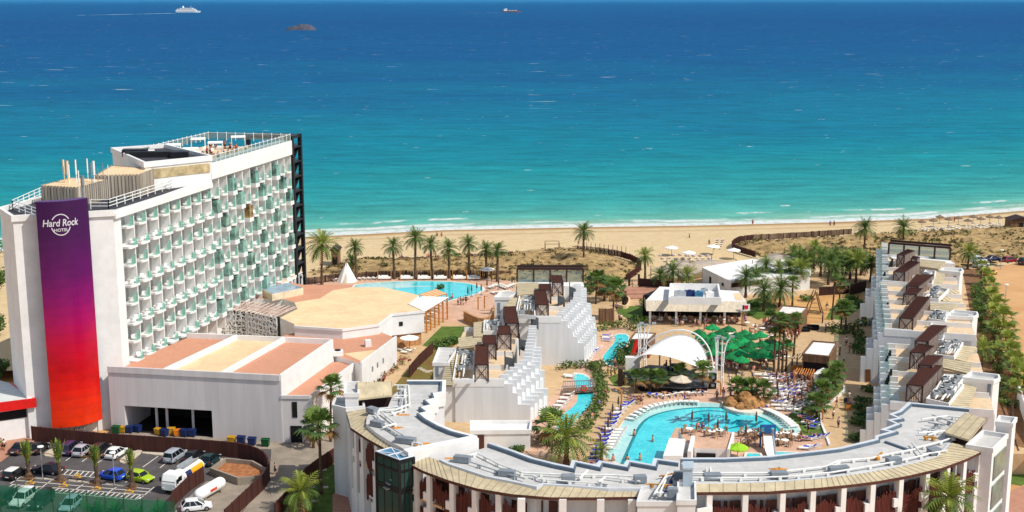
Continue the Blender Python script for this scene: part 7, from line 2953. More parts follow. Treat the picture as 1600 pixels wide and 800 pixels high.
for x, y in rows:
 k = round(y / 7)
 seen[k] = seen.get(k, 0) + 1
 p = P(x, y, ZP + 2.8)
 PLAB.append((Vc((p.x, p.y, ZP)), "%s parasol of the %s row" % (ORD[seen[k] - 1], ORD[keys.index(k)])))
 gm = GRN[R.randrange(3)]
 o = dup(gp, (p.x, p.y, ZP), R.uniform(0, .4), "emerald green parasol, %s from the left in the %s row from the pavilion" % (ORD[seen[k] - 1], ORD[keys.index(k)]), "green parasols over the dining terrace")
 paint(o, "canopy", gm)


def under(p):
 return min(PLAB, key=lambda q: (q[0] - p).length)[1]


fp = proto("closed_parasol", "parasol")
mb = MB(); mb.ring((0, 0, 1.0), [(.08, 0), (.17, .2), (.15, .7), (.08, 1.15), (.03, 1.3)], 8); mb.build("folded_canopy", FOLDB, fp)
mb = MB(); mb.cyl((0, 0, 0), (0, 0, 1.1), .04, .04, 6); mb.build("pole", POST, fp)
mb = MB(); mb.cyl((0, 0, 0), (0, 0, .1), .35, .35, 8); mb.build("base", GREYDK, fp)
closed = [("left edge of the main pool", "near end", [(931, 722), (938, 706), (945, 692), (950, 680), (954, 668), (957, 655), (966, 642), (990, 622)]),
   ("lounger field right of the rocks", "left", [(1176, 612), (1213, 602), (1214, 620), (1231, 612), (1248, 598), (1252, 630), (1256, 606), (1270, 615), (1141, 632), (1215, 632), (1231, 636), (1240, 645), (1276, 590), (1291, 602)]),
   ("pool edge by the bar terrace", "left", [(1081, 667), (1107, 669), (1134, 668), (1181, 671), (1121, 682), (1165, 688)]),
   ("upper pool terrace", "left", [(761, 455), (768, 446), (778, 438), (797, 438), (779, 452), (800, 450), (752, 461), (731, 468), (737, 463), (745, 458)])]
for place, frm, lst in closed:
 for i, (x, y) in enumerate(lst):
  dup(fp, P(x, y, ZP), R.uniform(0, 3), "closed brown parasol by the %s, %s from the %s" % (place, ORD[i], frm), "closed brown parasols", (1, 1, R.uniform(1.0, 1.25)))
bp_ = parasol(1.9, 2.2, .7, BEIGEF, POST)
dup(bp_, P(1064, 613, ZP), 0, "open beige parasol in front of the stage")
tp_ = parasol(1.7, 2.3, .55, CUSH, POST)
for i, (x, y, zz, lab) in enumerate(((761, 436, ZP, "thatched pale parasol at the end of the beach day beds"), (640, 547, ZP, "pale open parasol beside the stone storey of the podium"), (1049, 401, 1.8, "white parasol above the beach loungers, leftmost"), (1076, 409, 1.8, "white parasol above the beach loungers, nearest the sail"), (1114, 399, 1.8, "white parasol at the end of the lounger lane on the sand"), (1146, 405, 2, "white parasol behind the grey arched sail"))):
 dup(tp_, P(x, y, zz), .3, lab, "pale open parasols")
lp_ = parasol(1.5, 1.7, .7, LIME, WOODO)
dup(lp_, P(1152, 717, ZP), 0, "lime green ribbed parasol beside the splash pool")
th_ = parasol(1.25, 1.9, .6, mat("thatch", (128, 108, 92), .95, .2, 4), POST, "thatched_parasol")
for i, (x, y) in enumerate(((1440, 357), (1458, 355), (1468, 349), (1482, 353), (1497, 351), (1512, 355), (1520, 349), (1532, 352), (1546, 349), (1560, 350))):
 dup(th_, P(x, y, 1.8), .2, "grey thatched parasol on the beach by the wooden hut, %s from the left" % ORD[i], "thatched beach parasols")

# ================================================================== LOUNGERS
def make_lounger(cm):
 t = proto("sun_lounger", "sun lounger")
 mb = MB()
 for s in (-1, 1):
  mb.box((0, .3 * s, .3), (1.95, .06, .08))
 for x in (-.8, .8):
  for s in (-1, 1):
   mb.box((x, .3 * s, .14), (.06, .06, .28))
 mb.build("frame", PAINT, t)
 mb = MB(); mb.box((.3, 0, .37), (1.35, .66, .1)); mb.build("seat_pad", cm, t)
 mb = MB(); mb.box((-.62, 0, .58), (.74, .66, .1), 0, 0, ('Y', .62)); mb.build("backrest", cm, t)
 return t


lg = make_lounger(CUSH)
tw = E("towel", "", "towel")
mb = MB(); mb.box((.25, 0, .43), (1.3, .6, .02)); mb.box((-.62, 0, .64), (.7, .6, .02), 0, 0, ('Y', .62)); twm = mb.build("cloth", BLUET, tw)
tw_used = 0


def loungers(lst, place, frm, rz, group, zb=ZP, towel=0.0, sc_=1.0):
 global tw_used
 for i, (x, y) in enumerate(lst):
  p = P(x, y, zb)
  a = rz(i) if callable(rz) else rz
  dup(lg, p, a, "white lounger %s, %s from the %s" % (place, ORD[i % 60], frm), group, sc_)
  if R.random() < towel:
   o = dup(tw, p, a, "blue towel on the %s lounger %s" % (ORD[i % 60], place), "towels on loungers", sc_)
   tw_used += 1


def along(pts, n):
 pts = [Vc((a, b, 0)) for a, b in pts]
 L = [0]
 for a, b in zip(pts, pts[1:]):
  L.append(L[-1] + (b - a).length)
 out = []
 for i in range(n):
  s = L[-1] * (i + .5) / n
  for k in range(len(pts) - 1):
   if L[k] <= s <= L[k + 1] + 1e-6:
    q = pts[k].lerp(pts[k + 1], (s - L[k]) / (L[k + 1] - L[k]))
    out.append((q.x, q.y))
    break
 return out


# on the shallow ledge of the main pool
loungers(along([(953, 705), (962, 687), (972, 672)], 7), "in the shallow left side of the main pool", "near end", PI, "loungers in the shallow ledge", sc_=.95)
loungers(along([(984, 660), (996, 650), (1014, 640), (1034, 635), (1060, 631), (1092, 632)], 15), "on the far curved edge of the main pool", "left", lambda i: 2.6 - .09 * i, "loungers along the far pool edge", sc_=.95)
loungers(along([(1192, 642), (1210, 649), (1226, 658), (1240, 670)], 11), "in the shallow right side of the main pool", "rocks", lambda i: .9 - .05 * i, "loungers in the shallow ledge", sc_=.95)
loungers(along([(922, 738), (935, 708), (948, 680), (960, 655), (972, 640), (986, 630)], 17), "along the left terrace of the main pool", "near end", PI + .15, "loungers on the pool terrace", towel=.55)
loungers(along([(1012, 619), (1040, 622), (1062, 617), (1080, 618), (1104, 616)], 9), "in front of the stage palms", "left", 1.9, "loungers before the stage", towel=.4)
k = 0
for r, (y, xa, xb) in enumerate(((589, 1182, 1232), (595, 1192, 1250), (601, 1198, 1262), (607, 1204, 1276), (613, 1206, 1282), (619, 1208, 1284), (625, 1210, 1286), (631, 1204, 1282), (637, 1210, 1262), (643, 1216, 1250))):
 n = int((xb - xa) / 9.2)
 loungers([(xa + (i + .5) * (xb - xa) / n, y + i * .35 - 1) for i in range(n)], "in the %s lounger row right of the rocks" % ORD[r], "left", PI - .25, "loungers in the field right of the rocks", towel=.06)
loungers([(1256, 652), (1262, 656), (1268, 660), (1274, 664), (1262, 664), (1270, 670)], "grouped below the curved orange shower", "left", 2.6, "loungers near the right shower", towel=.8)
loungers(along([(1262, 690), (1276, 686), (1290, 683)], 4) + along([(1256, 704), (1275, 700)], 3), "on the lower right corner of the pool terrace", "left", 2.9, "loungers at the lower right", towel=.5)
loungers(along([(888, 588), (893, 592)], 2) + along([(890, 615), (884, 626), (872, 640), (862, 650), (852, 662)], 8), "beside the narrow river pool", "far end", 2.9, "loungers by the river pool")
loungers(along([(948, 525), (950, 535)], 3) + along([(935, 545), (922, 556), (914, 570)], 7), "beside the upper river pool", "far end", 2.9, "loungers by the upper river pool", towel=.3)
loungers(along([(765, 452), (778, 447), (790, 452), (805, 446)], 12) + along([(770, 460), (795, 458)], 6), "on the right terrace of the upper pool", "left", 2.2, "loungers on the upper terrace")
loungers(along([(519, 440), (535, 437)], 3) + along([(560, 437.5), (590, 437)], 4), "between the tipi and the first day bed", "left", 2.3, "loungers by the tipi")
loungers([(668 + 3.2 * i + (i % 2), 504 - 4.3 * i) for i in range(9)], "on the terrace beside the white pergola", "near end", 2.8, "loungers by the white pergola")
loungers([(627, 549), (634, 553), (642, 550)], "beside the stone storey of the podium", "left", 2.6, "loungers by the podium")
# beach loungers
loungers([(1031 + (i % 8) * 10.5 + (i // 8) * 4, 401 + (i // 8) * 4.2 + R.uniform(-1, 1)) for i in range(32)], "on the sand behind the left shade sail", "back left", PI / 2 + .2, "beach loungers behind the sail", 1.8, .5, .85)
loungers([(1116 + (i % 2) * 8 + (i // 2) * 1.5, 391 - (i // 2) * 3.6) for i in range(10)], "in the double lane down to the sea", "near end", PI / 2, "beach loungers in the lane", 1.6, .2, .9)
loungers([(1442 + i * 5.4, 361.5 - .35 * i + (i % 3) * 2 - 2) for i in range(24)], "on the beach around the thatched parasols", "left", PI / 2 + .5, "beach loungers by the hut", 1.8, 0, .9)
loungers([(903 + i * 7.5, 389.5 + i * .9) for i in range(11)], "in the line of posts at the dune edge", "left", PI / 2, "loungers by the dune posts", 2.4, 0, .9)
for i in range(12):
 p = P(903 + i * 6.8, 391 + i * .8, 2.4)
 mb = MB(); mb.cyl(p, p + Vc((0, 0, 2.3)), .09, .07, 6)
 mb.cyl(p, p + Vc((0, 0, .2)), .14, .12, 6)
 one("timber_post", mb, POST, "timber post among the dune edge loungers, %s from the left" % ORD[i], "post", "timber posts by the dune")
# day beds along the palm row
db = proto("day_bed", "day bed")
mb = MB(); mb.box((0, 0, .2), (3.0, 2.0, .22)); mb.build("base", WOOD, db)
mb = MB(); mb.box((0, 0, .42), (2.9, 1.9, .22)); mb.build("mattress", CUSH, db)
mb = MB(); mb.box((-1.2, 0, .68), (.4, 1.8, .35)); mb.box((0, .8, .64), (1.6, .3, .3)); mb.build("cushion", CUSH, db)
for sx in (-1, 1):
 for sy in (-1, 1):
  mb = MB(); mb.box((1.5 * sx, 1.0 * sy, 1.1), (.1, .1, 2.2)); mb.build("post", WOODO, db)
for i, x in enumerate((601, 636, 663, 688, 718, 740)):
 dup(db, P(x, 436.5, ZP), .05, "white four post day bed under the palm row, %s from the tipi" % ORD[i], "day beds under the palm row")
# tipi
tip = E("tipi_tent", "white canvas tipi tent at the edge of the upper pool terrace", "tent", P(542, 439, ZP))
b = P(542, 439, ZP)
mb = MB(); mb.ring((b.x, b.y, ZP), [(2.3, 0), (1.2, 2.1), (.15, 4.2)], 9); mb.build("canvas", FABW, tip)
mb = MB()
for k in range(5):
 a = k * 1.26
 mb.cyl((b.x + .3 * math.cos(a + PI), b.y + .3 * math.sin(a + PI), ZP + 5.0), (b.x + .6 * math.cos(a), b.y + .6 * math.sin(a), ZP + 3.4), .05, .05, 5)
mb.build("pole", POST, tip)
mb = MB(); mb.add([(b.x - .6, b.y - 2.2, ZP + .05), (b.x + .6, b.y - 2.2, ZP + .05), (b.x, b.y - 1.25, ZP + 2.0)], [(0, 1, 2)]); mb.build("door_flap", BEIGEF, tip)
# volleyball frame, beach gate
fr = E("beach_frame", "bare timber frame standing on the sand above the dune", "frame", P(862, 394, 2))
p0, p1 = P(852, 396, 2), P(874, 396, 2)
for p in (p0, p1, p0 + Vc((0, 4, 0)), p1 + Vc((0, 4, 0))):
 mb = MB(); mb.cyl(p, p + Vc((0, 0, 2.4)), .08, .07, 6); mb.build("post", POST, fr)
mb = MB()
for a_, c_ in ((p0, p1), (p0 + Vc((0, 4, 0)), p1 + Vc((0, 4, 0))), (p0, p0 + Vc((0, 4, 0))), (p1, p1 + Vc((0, 4, 0)))):
 mb.cyl(a_ + Vc((0, 0, 2.4)), c_ + Vc((0, 0, 2.4)), .07, .07, 5)
mb.build("beam", POST, fr)
for (x0, x1, y, zz, nm, lab) in ((1578, 1612, 360, 1.9, "beach_hut", "dark timber beach hut at the right edge of the sand"), (518, 529, 415, 2.2, "beach_hut", "small timber lifeguard hut on the sand beside the broad palm")):
 a_, c_ = P(x0, y, zz), P(x1, y, zz)
 h = 2.8 if x0 > 1000 else 3.6
 t = E(nm, lab, "hut", a_)
 w_ = (c_ - a_).length
 mb = MB(); mb.box((a_.x + w_ / 2, a_.y + 2, zz + h / 2), (w_, 4, h)); mb.build("wall", WOOD, t)
 mb = MB(); m_ = Vc((a_.x + w_ / 2, a_.y + 2, zz + h))
 mb.add([m_ + Vc(v) for v in ((-w_ / 2 - .4, -2.4, 0), (w_ / 2 + .4, -2.4, 0), (w_ / 2 + .4, 2.4, 0), (-w_ / 2 - .4, 2.4, 0), (0, -2.4, 1.0), (0, 2.4, 1.0))], [(0, 1, 4), (1, 2, 5, 4), (2, 3, 5), (3, 0, 4, 5)]); mb.build("roof", DBROWN, t)
 mb = MB(); mb.box((a_.x + w_ / 2, a_.y - .03, zz + 1.1), (1.0, .1, 2.0)); mb.build("door", DARK, t)
# tables and chairs: bar terrace, dining terrace
tb = proto("table", "table")
mb = MB(); mb.cyl((0, 0, .7), (0, 0, .75), .55, .55, 12); mb.build("tabletop", CUSH, tb)
mb = MB(); mb.cyl((0, 0, 0), (0, 0, .7), .05, .05, 6); mb.cyl((0, 0, 0), (0, 0, .05), .3, .3, 8); mb.build("pedestal", GREYDK, tb)
CHR = mat("light brown weave", (164, 134, 106), .85, .1, 4)
cr_ = proto("chair", "chair")
mb = MB(); mb.box((0, 0, .43), (.5, .5, .08)); mb.build("seat", CHR, cr_)
mb = MB(); mb.box((0, .24, .7), (.5, .07, .5)); mb.build("backrest", CHR, cr_)
for sx in (-1, 1):
 for sy in (-1, 1):
  mb = MB(); mb.box((.22 * sx, .22 * sy, .2), (.05, .05, .4)); mb.build("leg", POST, cr_)
sets = [(1077, 677, 4.6, "bar roof terrace, left set"), (1112, 681, 4.6, "bar roof terrace, centre set"), (1124, 679, 4.6, "bar roof terrace, right set"), (1165, 681, ZP + .05, "tiled terrace right of the bar"), (1174, 680, ZP + .05, "tiled terrace by the slide stairs"), (1216, 684, ZP + .05, "terrace right of the slide"), (1228, 683, ZP + .05, "terrace second right of the slide"), (1241, 686, ZP + .05, "terrace near the splash pool"), (1212, 694, ZP + .05, "lower terrace right of the slide"), (1226, 695, ZP + .05, "lower terrace near the pale splash pool")]
for (x, y, zz, lab) in sets:
 p = P(x, y, zz)
 dup(tb, p, 0, "round pale table on the " + lab, "tables around the pool bar")
 for k in range(4):
  a = k * PI / 2 + .4
  dup(cr_, p + Vc((.95 * math.cos(a), .95 * math.sin(a), 0)), a - PI / 2, "brown chair at the table on the %s, %s side" % (lab, ("right", "far", "left", "near")[k]), "chairs around the pool bar")
for i in range(34):
 x, y = R.uniform(1085, 1230), R.uniform(508, 576)
 if x < 1115 + (y - 508) * .1:
  continue
 p = P(x, y, ZP)
 dup(tb, p, 0, "round table in the shade of the %s" % under(p), "tables under the green parasols")
for i, (x, y) in enumerate([(1022 + 9.5 * k, 500 + (k % 2) * 5) for k in range(14)]):
 dup(tb, P(x, y, ZP), 0, "table along the open front of the pavilion, %s from the left" % ORD[i], "tables in front of the pavilion")
sf = proto("sofa", "sofa")
mb = MB(); mb.box((0, 0, .3), (2.2, .9, .4)); mb.build("seat", BLACKF, sf)
mb = MB(); mb.box((0, .4, .6), (2.2, .2, .6)); mb.build("backrest", BLACKF, sf)
for s in (-1, 1):
 mb = MB(); mb.box((1.05 * s, 0, .5), (.2, .9, .5)); mb.build("armrest", BLACKF, sf)
for i, (x, y, rz) in enumerate(((1256, 518, .1), (1270, 515, -.2))):
 dup(sf, P(x, y, ZP), rz, "black outdoor sofa on the rosy paving, %s of two" % ("left" if i == 0 else "right"), "black sofas")
# slide
sl = E("water_slide", "white water slide under a blue arch with timber stairs", "slide", P(1198, 700, ZP))
b = P(1200, 701, ZP)
mb = MB()
pts = [b + Vc((0, 1.2, 2.0)), b + Vc((0, .2, 1.9)), b + Vc((-.1, -1.3, 1.1)), b + Vc((-.2, -2.6, .4)), b + Vc((-.2, -3.4, .3))]
pts = smoothline(pts, 2)
vs = []
for p in pts:
 for dx, dz in ((-.75, .4), (-.6, 0), (.6, 0), (.75, .4)):
  vs.append(p + Vc((dx, 0, dz)))
mb.add(vs, [(4 * i + j, 4 * i + j + 1, 4 * i + 5 + j, 4 * i + 4 + j) for i in range(len(pts) - 1) for j in range(3)])
mb.build("chute", PAINT, sl)
mb = MB()
for s in (-1, 1):
 mb.box((b.x + 1.0 * s, b.y + .6, ZP + 1.6), (.2, .2, 3.2))
mb.box((b.x, b.y + .6, ZP + 3.1), (2.2, .25, .4)); mb.cyl((b.x, b.y + .45, ZP + 2.5), (b.x, b.y + .7, ZP + 2.5), .55, .55, 14)
mb.build("arch", mat("blue slide arch", (36, 96, 160), .45, .1, 2), sl)
mb = MB()
for k in range(8):
 mb.box((b.x - 3.6 + .4 * k, b.y + .8, ZP + .22 * k + .2), (.42, 1.2, .12))
mb.box((b.x - .2, b.y + .8, ZP + 1.95), (1.4, 1.3, .12))
for s in (-1, 1):
 mb.cyl((b.x - 3.7, b.y + .8 + .6 * s, ZP + 1.0), (b.x - .6, b.y + .8 + .6 * s, ZP + 2.9), .06, .06, 5)
 for k in range(4):
  mb.cyl((b.x - 3.6 + .95 * k, b.y + .8 + .6 * s, ZP), (b.x - 3.6 + .95 * k, b.y + .8 + .6 * s, ZP + 1.1 + .55 * k), .07, .07, 5)
mb.build("stair", WOOD, sl)
# surfboards leaning by the cabin
for i, (x, y, m, lab) in enumerate(((981, 560, GREENP, "green and white striped surfboard leaning upright by the small cabin"), (987, 560, RED, "red surfboard leaning upright by the small cabin"))):
 p = P(x, y, ZP)
 mb = MB()
 n = 12
 vs = []
 for k in range(n + 1):
  t_ = k / n
  hw = .42 * math.sin(PI * min(1, .06 + t_ * .94)) ** .6
  vs += [(p.x - hw + t_ * .9, p.y, ZP + 3.6 * t_), (p.x + t_ * .9, p.y - .08, ZP + 3.6 * t_), (p.x + hw + t_ * .9, p.y, ZP + 3.6 * t_), (p.x + t_ * .9, p.y + .08, ZP + 3.6 * t_)]
 mb.add(vs, [(4 * k + j, 4 * k + (j + 1) % 4, 4 * k + 4 + (j + 1) % 4, 4 * k + 4 + j) for k in range(n) for j in range(4)])
 o = E("surfboard", lab, "surfboard", p)
 mb.build("board", m, o)
 mb = MB(); mb.add([(p.x + .3, p.y + .08, ZP + .25), (p.x + .1, p.y + .4, ZP + .1), (p.x + .15, p.y + .08, ZP + .6)], [(0, 1, 2)]); mb.build("fin", m, o)

# ================================================================== VEHICLES
CARM = {}


def carpaint(rgb):
 if rgb not in CARM:
  CARM[rgb] = mat("car paint", rgb, .3, .04, 1, spec=.6)
 return CARM[rgb]


def section(x, hw, z0, z1, n=4):
 r = min(.16, (z1 - z0) * .3)
 pts = []
 for sx, sz, a0 in ((1, 1, 0), (-1, 1, PI / 2), (-1, -1, PI), (1, -1, 1.5 * PI)):
  for k in range(n):
   a = a0 + PI / 2 * k / (n - 1)
   pts.append((x, sx * (hw - r) + r * math.cos(a), (z1 - r if sz > 0 else z0 + r) + r * math.sin(a)))
 return pts


def loft(mb, secs, mi=0):
 n = len(secs[0])
 vs = [p for s in secs for p in s]
 fs = [(k * n + i, k * n + (i + 1) % n, (k + 1) * n + (i + 1) % n, (k + 1) * n + i) for k in range(len(secs) - 1) for i in range(n)]
 fs = [f[::-1] for f in fs]
 fs += [tuple(range(n)), tuple(range((len(secs) - 1) * n, len(secs) * n))[::-1]]
 mb.add(vs, fs, mi)


def make_car(kind):
 t = proto("parked_car", "car")
 L = {'hatch': 1.98, 'sedan': 2.3, 'suv': 2.25, 'mini': 1.9, 'van': 2.2}[kind]
 H = {'hatch': 1.48, 'sedan': 1.42, 'suv': 1.68, 'mini': 1.42, 'van': 1.66}[kind]
 belt = .92 if kind not in ('suv', 'van') else 1.0
 W_ = .87
 mb = MB()
 rear_h = belt + .02
 secs = [section(-L, W_ * .8, .36, rear_h - .16), section(-L + .08, W_ * .92, .26, rear_h - .03), section(-L + .5, W_, .22, rear_h), section(-.3, W_, .2, belt), section(L * .45, W_, .2, belt - .02), section(L * .72, W_ * .97, .22, belt - .13), section(L - .12, W_ * .88, .26, belt - .24), section(L, W_ * .72, .34, belt - .36)]
 loft(mb, secs)
 body = mb.build("body", WHITE, t, smooth=True)
 # cabin: windows as one dark band with body coloured pillars and roof
 xr0, xr1 = {'hatch': (-L + .1, -L + .62), 'sedan': (-L + .6, -L + 1.35), 'suv': (-L + .1, -L + .32), 'mini': (-L + .14, -L + .34), 'van': (-L + .1, -L + .28)}[kind]
 xf0, xf1 = {'hatch': (1.05, .15), 'sedan': (1.0, .05), 'suv': (.95, .35), 'mini': (.75, .25), 'van': (1.15, .45)}[kind]
 b0, b1 = W_ * .96, W_ * .68
 z0, z1 = belt - .05, H - .05

 def cab(f):
  x0 = xr0 + (xr1 - xr0) * f
  x1 = xf0 + (xf1 - xf0) * f
  hw = b0 + (b1 - b0) * f
  zz = z0 + (z1 - z0) * f
  return [(x0, -hw, zz), (x1, -hw, zz), (x1, hw, zz), (x0, hw, zz)]
 mb = MB()
 mb.add(cab(0) + cab(1), [(0, 1, 5, 4), (1, 2, 6, 5), (2, 3, 7, 6), (3, 0, 4, 7)])
 mb.build("window_glass", CARGL, body)
 mb = MB()
 lo_, hi_ = cab(.0), cab(1.0)
 for i in range(4):
  mb.cyl(lo_[i], hi_[i], .045, .04, 6)
 for s in (-1, 1):
  for u in ((.48,) if kind in ('mini',) else (.36, .68)):
   i0, i1 = (0, 1) if s < 0 else (3, 2)
   mb.cyl(Vc(lo_[i0]).lerp(Vc(lo_[i1]), u), Vc(hi_[i0]).lerp(Vc(hi_[i1]), u), .03, .03, 5)
 mb.build("pillar", WHITE, body)
 mb = MB()
 x0, x1 = xr1 - .06, xf1 + .06
 loft(mb, [section(x0, b1 * .9, z1 - .03, z1 + .05, 3), section(x0 + .2, b1 + .05, z1 - .04, z1 + .09, 3), section((x0 + x1) / 2, b1 + .06, z1 - .04, z1 + .12, 3), section(x1 - .2, b1 + .05, z1 - .04, z1 + .08, 3), section(x1, b1 * .9, z1 - .03, z1 + .03, 3)])
 mb.build("roof", WHITE, t, smooth=True)
 for sx in (-L * .62, L * .62):
  for s in (-1, 1):
   mb = MB(); mb.cyl((sx, s * (W_ - .16), .32), (sx, s * (W_ + .03), .32), .32, .32, 14); wh = mb.build("wheel", TYRE, t)
   mb = MB(); mb.cyl((sx, s * (W_ + .02), .32), (sx, s * (W_ + .045), .32), .2, .18, 10); mb.build("rim", RIM, wh)
 for s in (-1, 1):
  mb = MB(); mb.box((L - .14, s * W_ * .66, belt - .3), (.2, .34, .15), s * -.35); mb.build("headlight", LAMP, t)
  mb = MB(); mb.box((-L + .06, s * W_ * .74, rear_h - .16), (.12, .26, .22), s * .25); mb.build("tail_light", TAIL, t)
  mb = MB(); mb.box((xf0 - .3, s * (W_ + .1), belt + .06), (.12, .18, .14)); mb.build("mirror", WHITE, t)
 mb = MB(); mb.box((-L - .01, 0, .62), (.03, .5, .12)); mb.build("number_plate", PAINT, t)
 mb = MB(); mb.box((L - .02, 0, .42), (.06, 1.0, .16)); mb.build("grille", BLACK, t)
 return t


PROTO = {k: make_car(k) for k in ('hatch', 'sedan', 'suv', 'mini', 'van')}


def car(kind, rear, frontp, rgb, label, zb=.012, roof=None, group="cars in the hotel car park"):
 a_, c_ = P(*rear, zb), P(*frontp, zb)
 mid = (a_ + c_) / 2
 d = c_ - a_
 o = dup(PROTO[kind], mid, math.atan2(d.y, d.x), label, group)
 m = carpaint(rgb)
 for ch in o.children:
  nm = ch.name.split('.')[0]
  if nm in ('body', 'mirror', 'roof'):
   ch.material_slots[0].link = 'OBJECT'
   ch.material_slots[0].material = carpaint(roof) if (roof and nm == 'roof') else m
   for g in ch.children:
    if g.name.split('.')[0] == 'pillar':
     g.material_slots[0].link = 'OBJECT'
     g.material_slots[0].material = m
 return o


car('sedan', (22, 712), (46, 698), (40, 36, 50), "dark saloon car at the left end of the back row below the brown wall")
car('hatch', (52, 712), (70, 699), (30, 30, 34), "black hatchback second from the left in the back row")
car('suv', (100, 714), (122, 698), (52, 48, 86), "dark purple blue car beside the silver hatchback in the back row")
car('hatch', (120, 716), (140, 702), (176, 176, 184), "silver hatchback in the back row between a purple and a black car")
car('suv', (147, 717), (168, 701), (48, 44, 44), "dark boxy off roader in the back row beside the white hatchback")
car('hatch', (171, 720), (193, 706), (232, 232, 230), "white hatchback at the right end of the first back row group")
car('van', (262, 726), (286, 710), (158, 166, 176), "silver blue people carrier left of two dark cars in the back row")
car('hatch', (294, 726), (314, 711), (28, 28, 32), "black hatchback beside the silver people carrier")
car('hatch', (319, 731), (339, 716), (22, 54, 58), "dark green hatchback at the right end of the back row")
car('mini', (14, 751), (34, 739), (28, 28, 30), "small black car with a white roof in the median row", roof=(226, 226, 222))
car('sedan', (96, 741), (52, 737), (26, 28, 44), "dark navy saloon parked beside the median palms")
car('hatch', (192, 751), (157, 745), (24, 82, 200), "bright blue hatchback in the median row")
car('mini', (202, 748), (238, 755), (160, 190, 24), "lime green hatchback in the median row")
car('suv', (2, 788), (24, 774), (22, 44, 44), "dark green estate car behind the green net at the far left")
car('suv', (50, 776), (22, 796), (226, 230, 230), "white off roader behind the green net")
car('suv', (78, 779), (52, 799), (20, 40, 44), "dark teal off roader behind the green net beside the white one")
car('hatch', (122, 783), (98, 806), (150, 174, 186), "silver blue hatchback behind the green net")
car('hatch', (286, 799), (328, 794), (228, 230, 232), "white hatchback parked beside the white gas tank")
car('van', (1514, 412), (1542, 409), (190, 196, 202), "silver people carrier on the dirt lot behind the right wing", ZP + .01, group="cars on the dirt lot")
car('van', (1520, 419), (1545, 415), (180, 186, 192), "second silver car on the dirt lot, nearer the palms", ZP + .01, group="cars on the dirt lot")
car('sedan', (1540, 409), (1565, 407), (24, 40, 76), "dark blue car on the dirt lot", ZP + .01, group="cars on the dirt lot")
car('hatch', (1566, 411), (1589, 409), (150, 26, 40), "red car on the dirt lot by the lamp post", ZP + .01, group="cars on the dirt lot")
car('suv', (1590, 415), (1618, 411), (26, 34, 34), "dark off roader at the right edge of the dirt lot", ZP + .01, group="cars on the dirt lot")
car('mini', (1538, 432), (1556, 427), (226, 178, 16), "yellow small car on the dirt lot among the fan palms", ZP + .01, group="cars on the dirt lot")
# tanker truck
a_, c_ = P(312, 742, .012), P(262, 775, .012)
d = (c_ - a_).normalized()
tk = E("fuel_truck", "white fuel tanker truck with a yellow orange band parked by the brown fence", "truck", (a_ + c_) / 2 , None, math.atan2(d.y, d.x))


def tpart(mb, name, m, parent=tk, smooth=False):
 return mb.build(name, m, parent, world=False, smooth=smooth)


mb = MB(); loft(mb, [section(1.6, 1.1, .7, 2.5), section(1.7, 1.15, .6, 2.75), section(3.2, 1.15, .6, 2.7), section(3.6, 1.1, .6, 1.9), section(3.7, 1.05, .65, 1.5)]); cabn = tpart(mb, "cab", PAINT)
mb = MB(); mb.quad((3.24, -1.0, 2.6), (3.24, 1.0, 2.6), (3.64, .98, 1.8), (3.64, -.98, 1.8)); mb.quad((2.2, -1.165, 2.4), (3.1, -1.165, 2.4), (3.2, -1.165, 1.75), (2.2, -1.165, 1.75)); mb.quad((2.2, 1.165, 2.4), (3.1, 1.165, 2.4), (3.2, 1.165, 1.75), (2.2, 1.165, 1.75)); tpart(mb, "windscreen", CARGL, cabn)
mb = MB()
n = 18
secs = []
for x, k in ((-3.6, .9), (-3.5, 1.0), (1.3, 1.0), (1.4, .9)):
 secs.append([(x, 1.15 * k * math.cos(2 * PI * i / n), 1.75 + .85 * k * math.sin(2 * PI * i / n)) for i in range(n)])
loft(mb, secs); tank = tpart(mb, "tank", PAINT, smooth=False)
for x0, x1, m in ((-3.3, -.4, mat("orange yellow band", (240, 168, 40), .4, .08, 1)), (-.35, 1.0, mat("navy band", (40, 50, 90), .4, .08, 1))):
 mb = MB()
 ss = []
 for x in (x0, x1):
  ss.append([(x, 1.165 * math.cos(a), 1.75 + .865 * math.sin(a)) for a in [-.75 + 1.5 * i / 8 + (PI if s > 0 else 0) for s in (0,) for i in range(9)]])
 for s in (1, -1):
  mb.add([(x, y * s, zz) for q in ss for x, y, zz in q], [(i, i + 1, 10 + i, 9 + i) for i in range(8)])
 tpart(mb, "band", m, tank)
mb = MB(); mb.box((-1.2, 0, 2.68), (3.6, .9, .12)); 
for s in (-1, 1):
 mb.box((-1.2, .5 * s, 2.85), (3.8, .06, .3))
tpart(mb, "catwalk", STEEL, tank)
mb = MB(); mb.box((-.2, 0, .75), (7.0, .9, .25)); tpart(mb, "chassis", BLACK)
for x in (-2.6, -1.5, 2.6):
 for s in (-1, 1):
  mb = MB(); mb.cyl((x, s * .8, .5), (x, s * 1.12, .5), .5, .5, 14); wh = tpart(mb, "wheel", TYRE)
  mb = MB(); mb.cyl((x, s * 1.11, .5), (x, s * 1.15, .5), .28, .25, 10); tpart(mb, "rim", RIM, wh)
for s in (-1, 1):
 mb = MB(); mb.box((3.7, s * .8, .85), (.1, .4, .2)); tpart(mb, "headlight", LAMP)
 mb = MB(); mb.box((3.5, s * 1.32, 2.0), (.15, .2, .6)); tpart(mb, "mirror", BLACK)
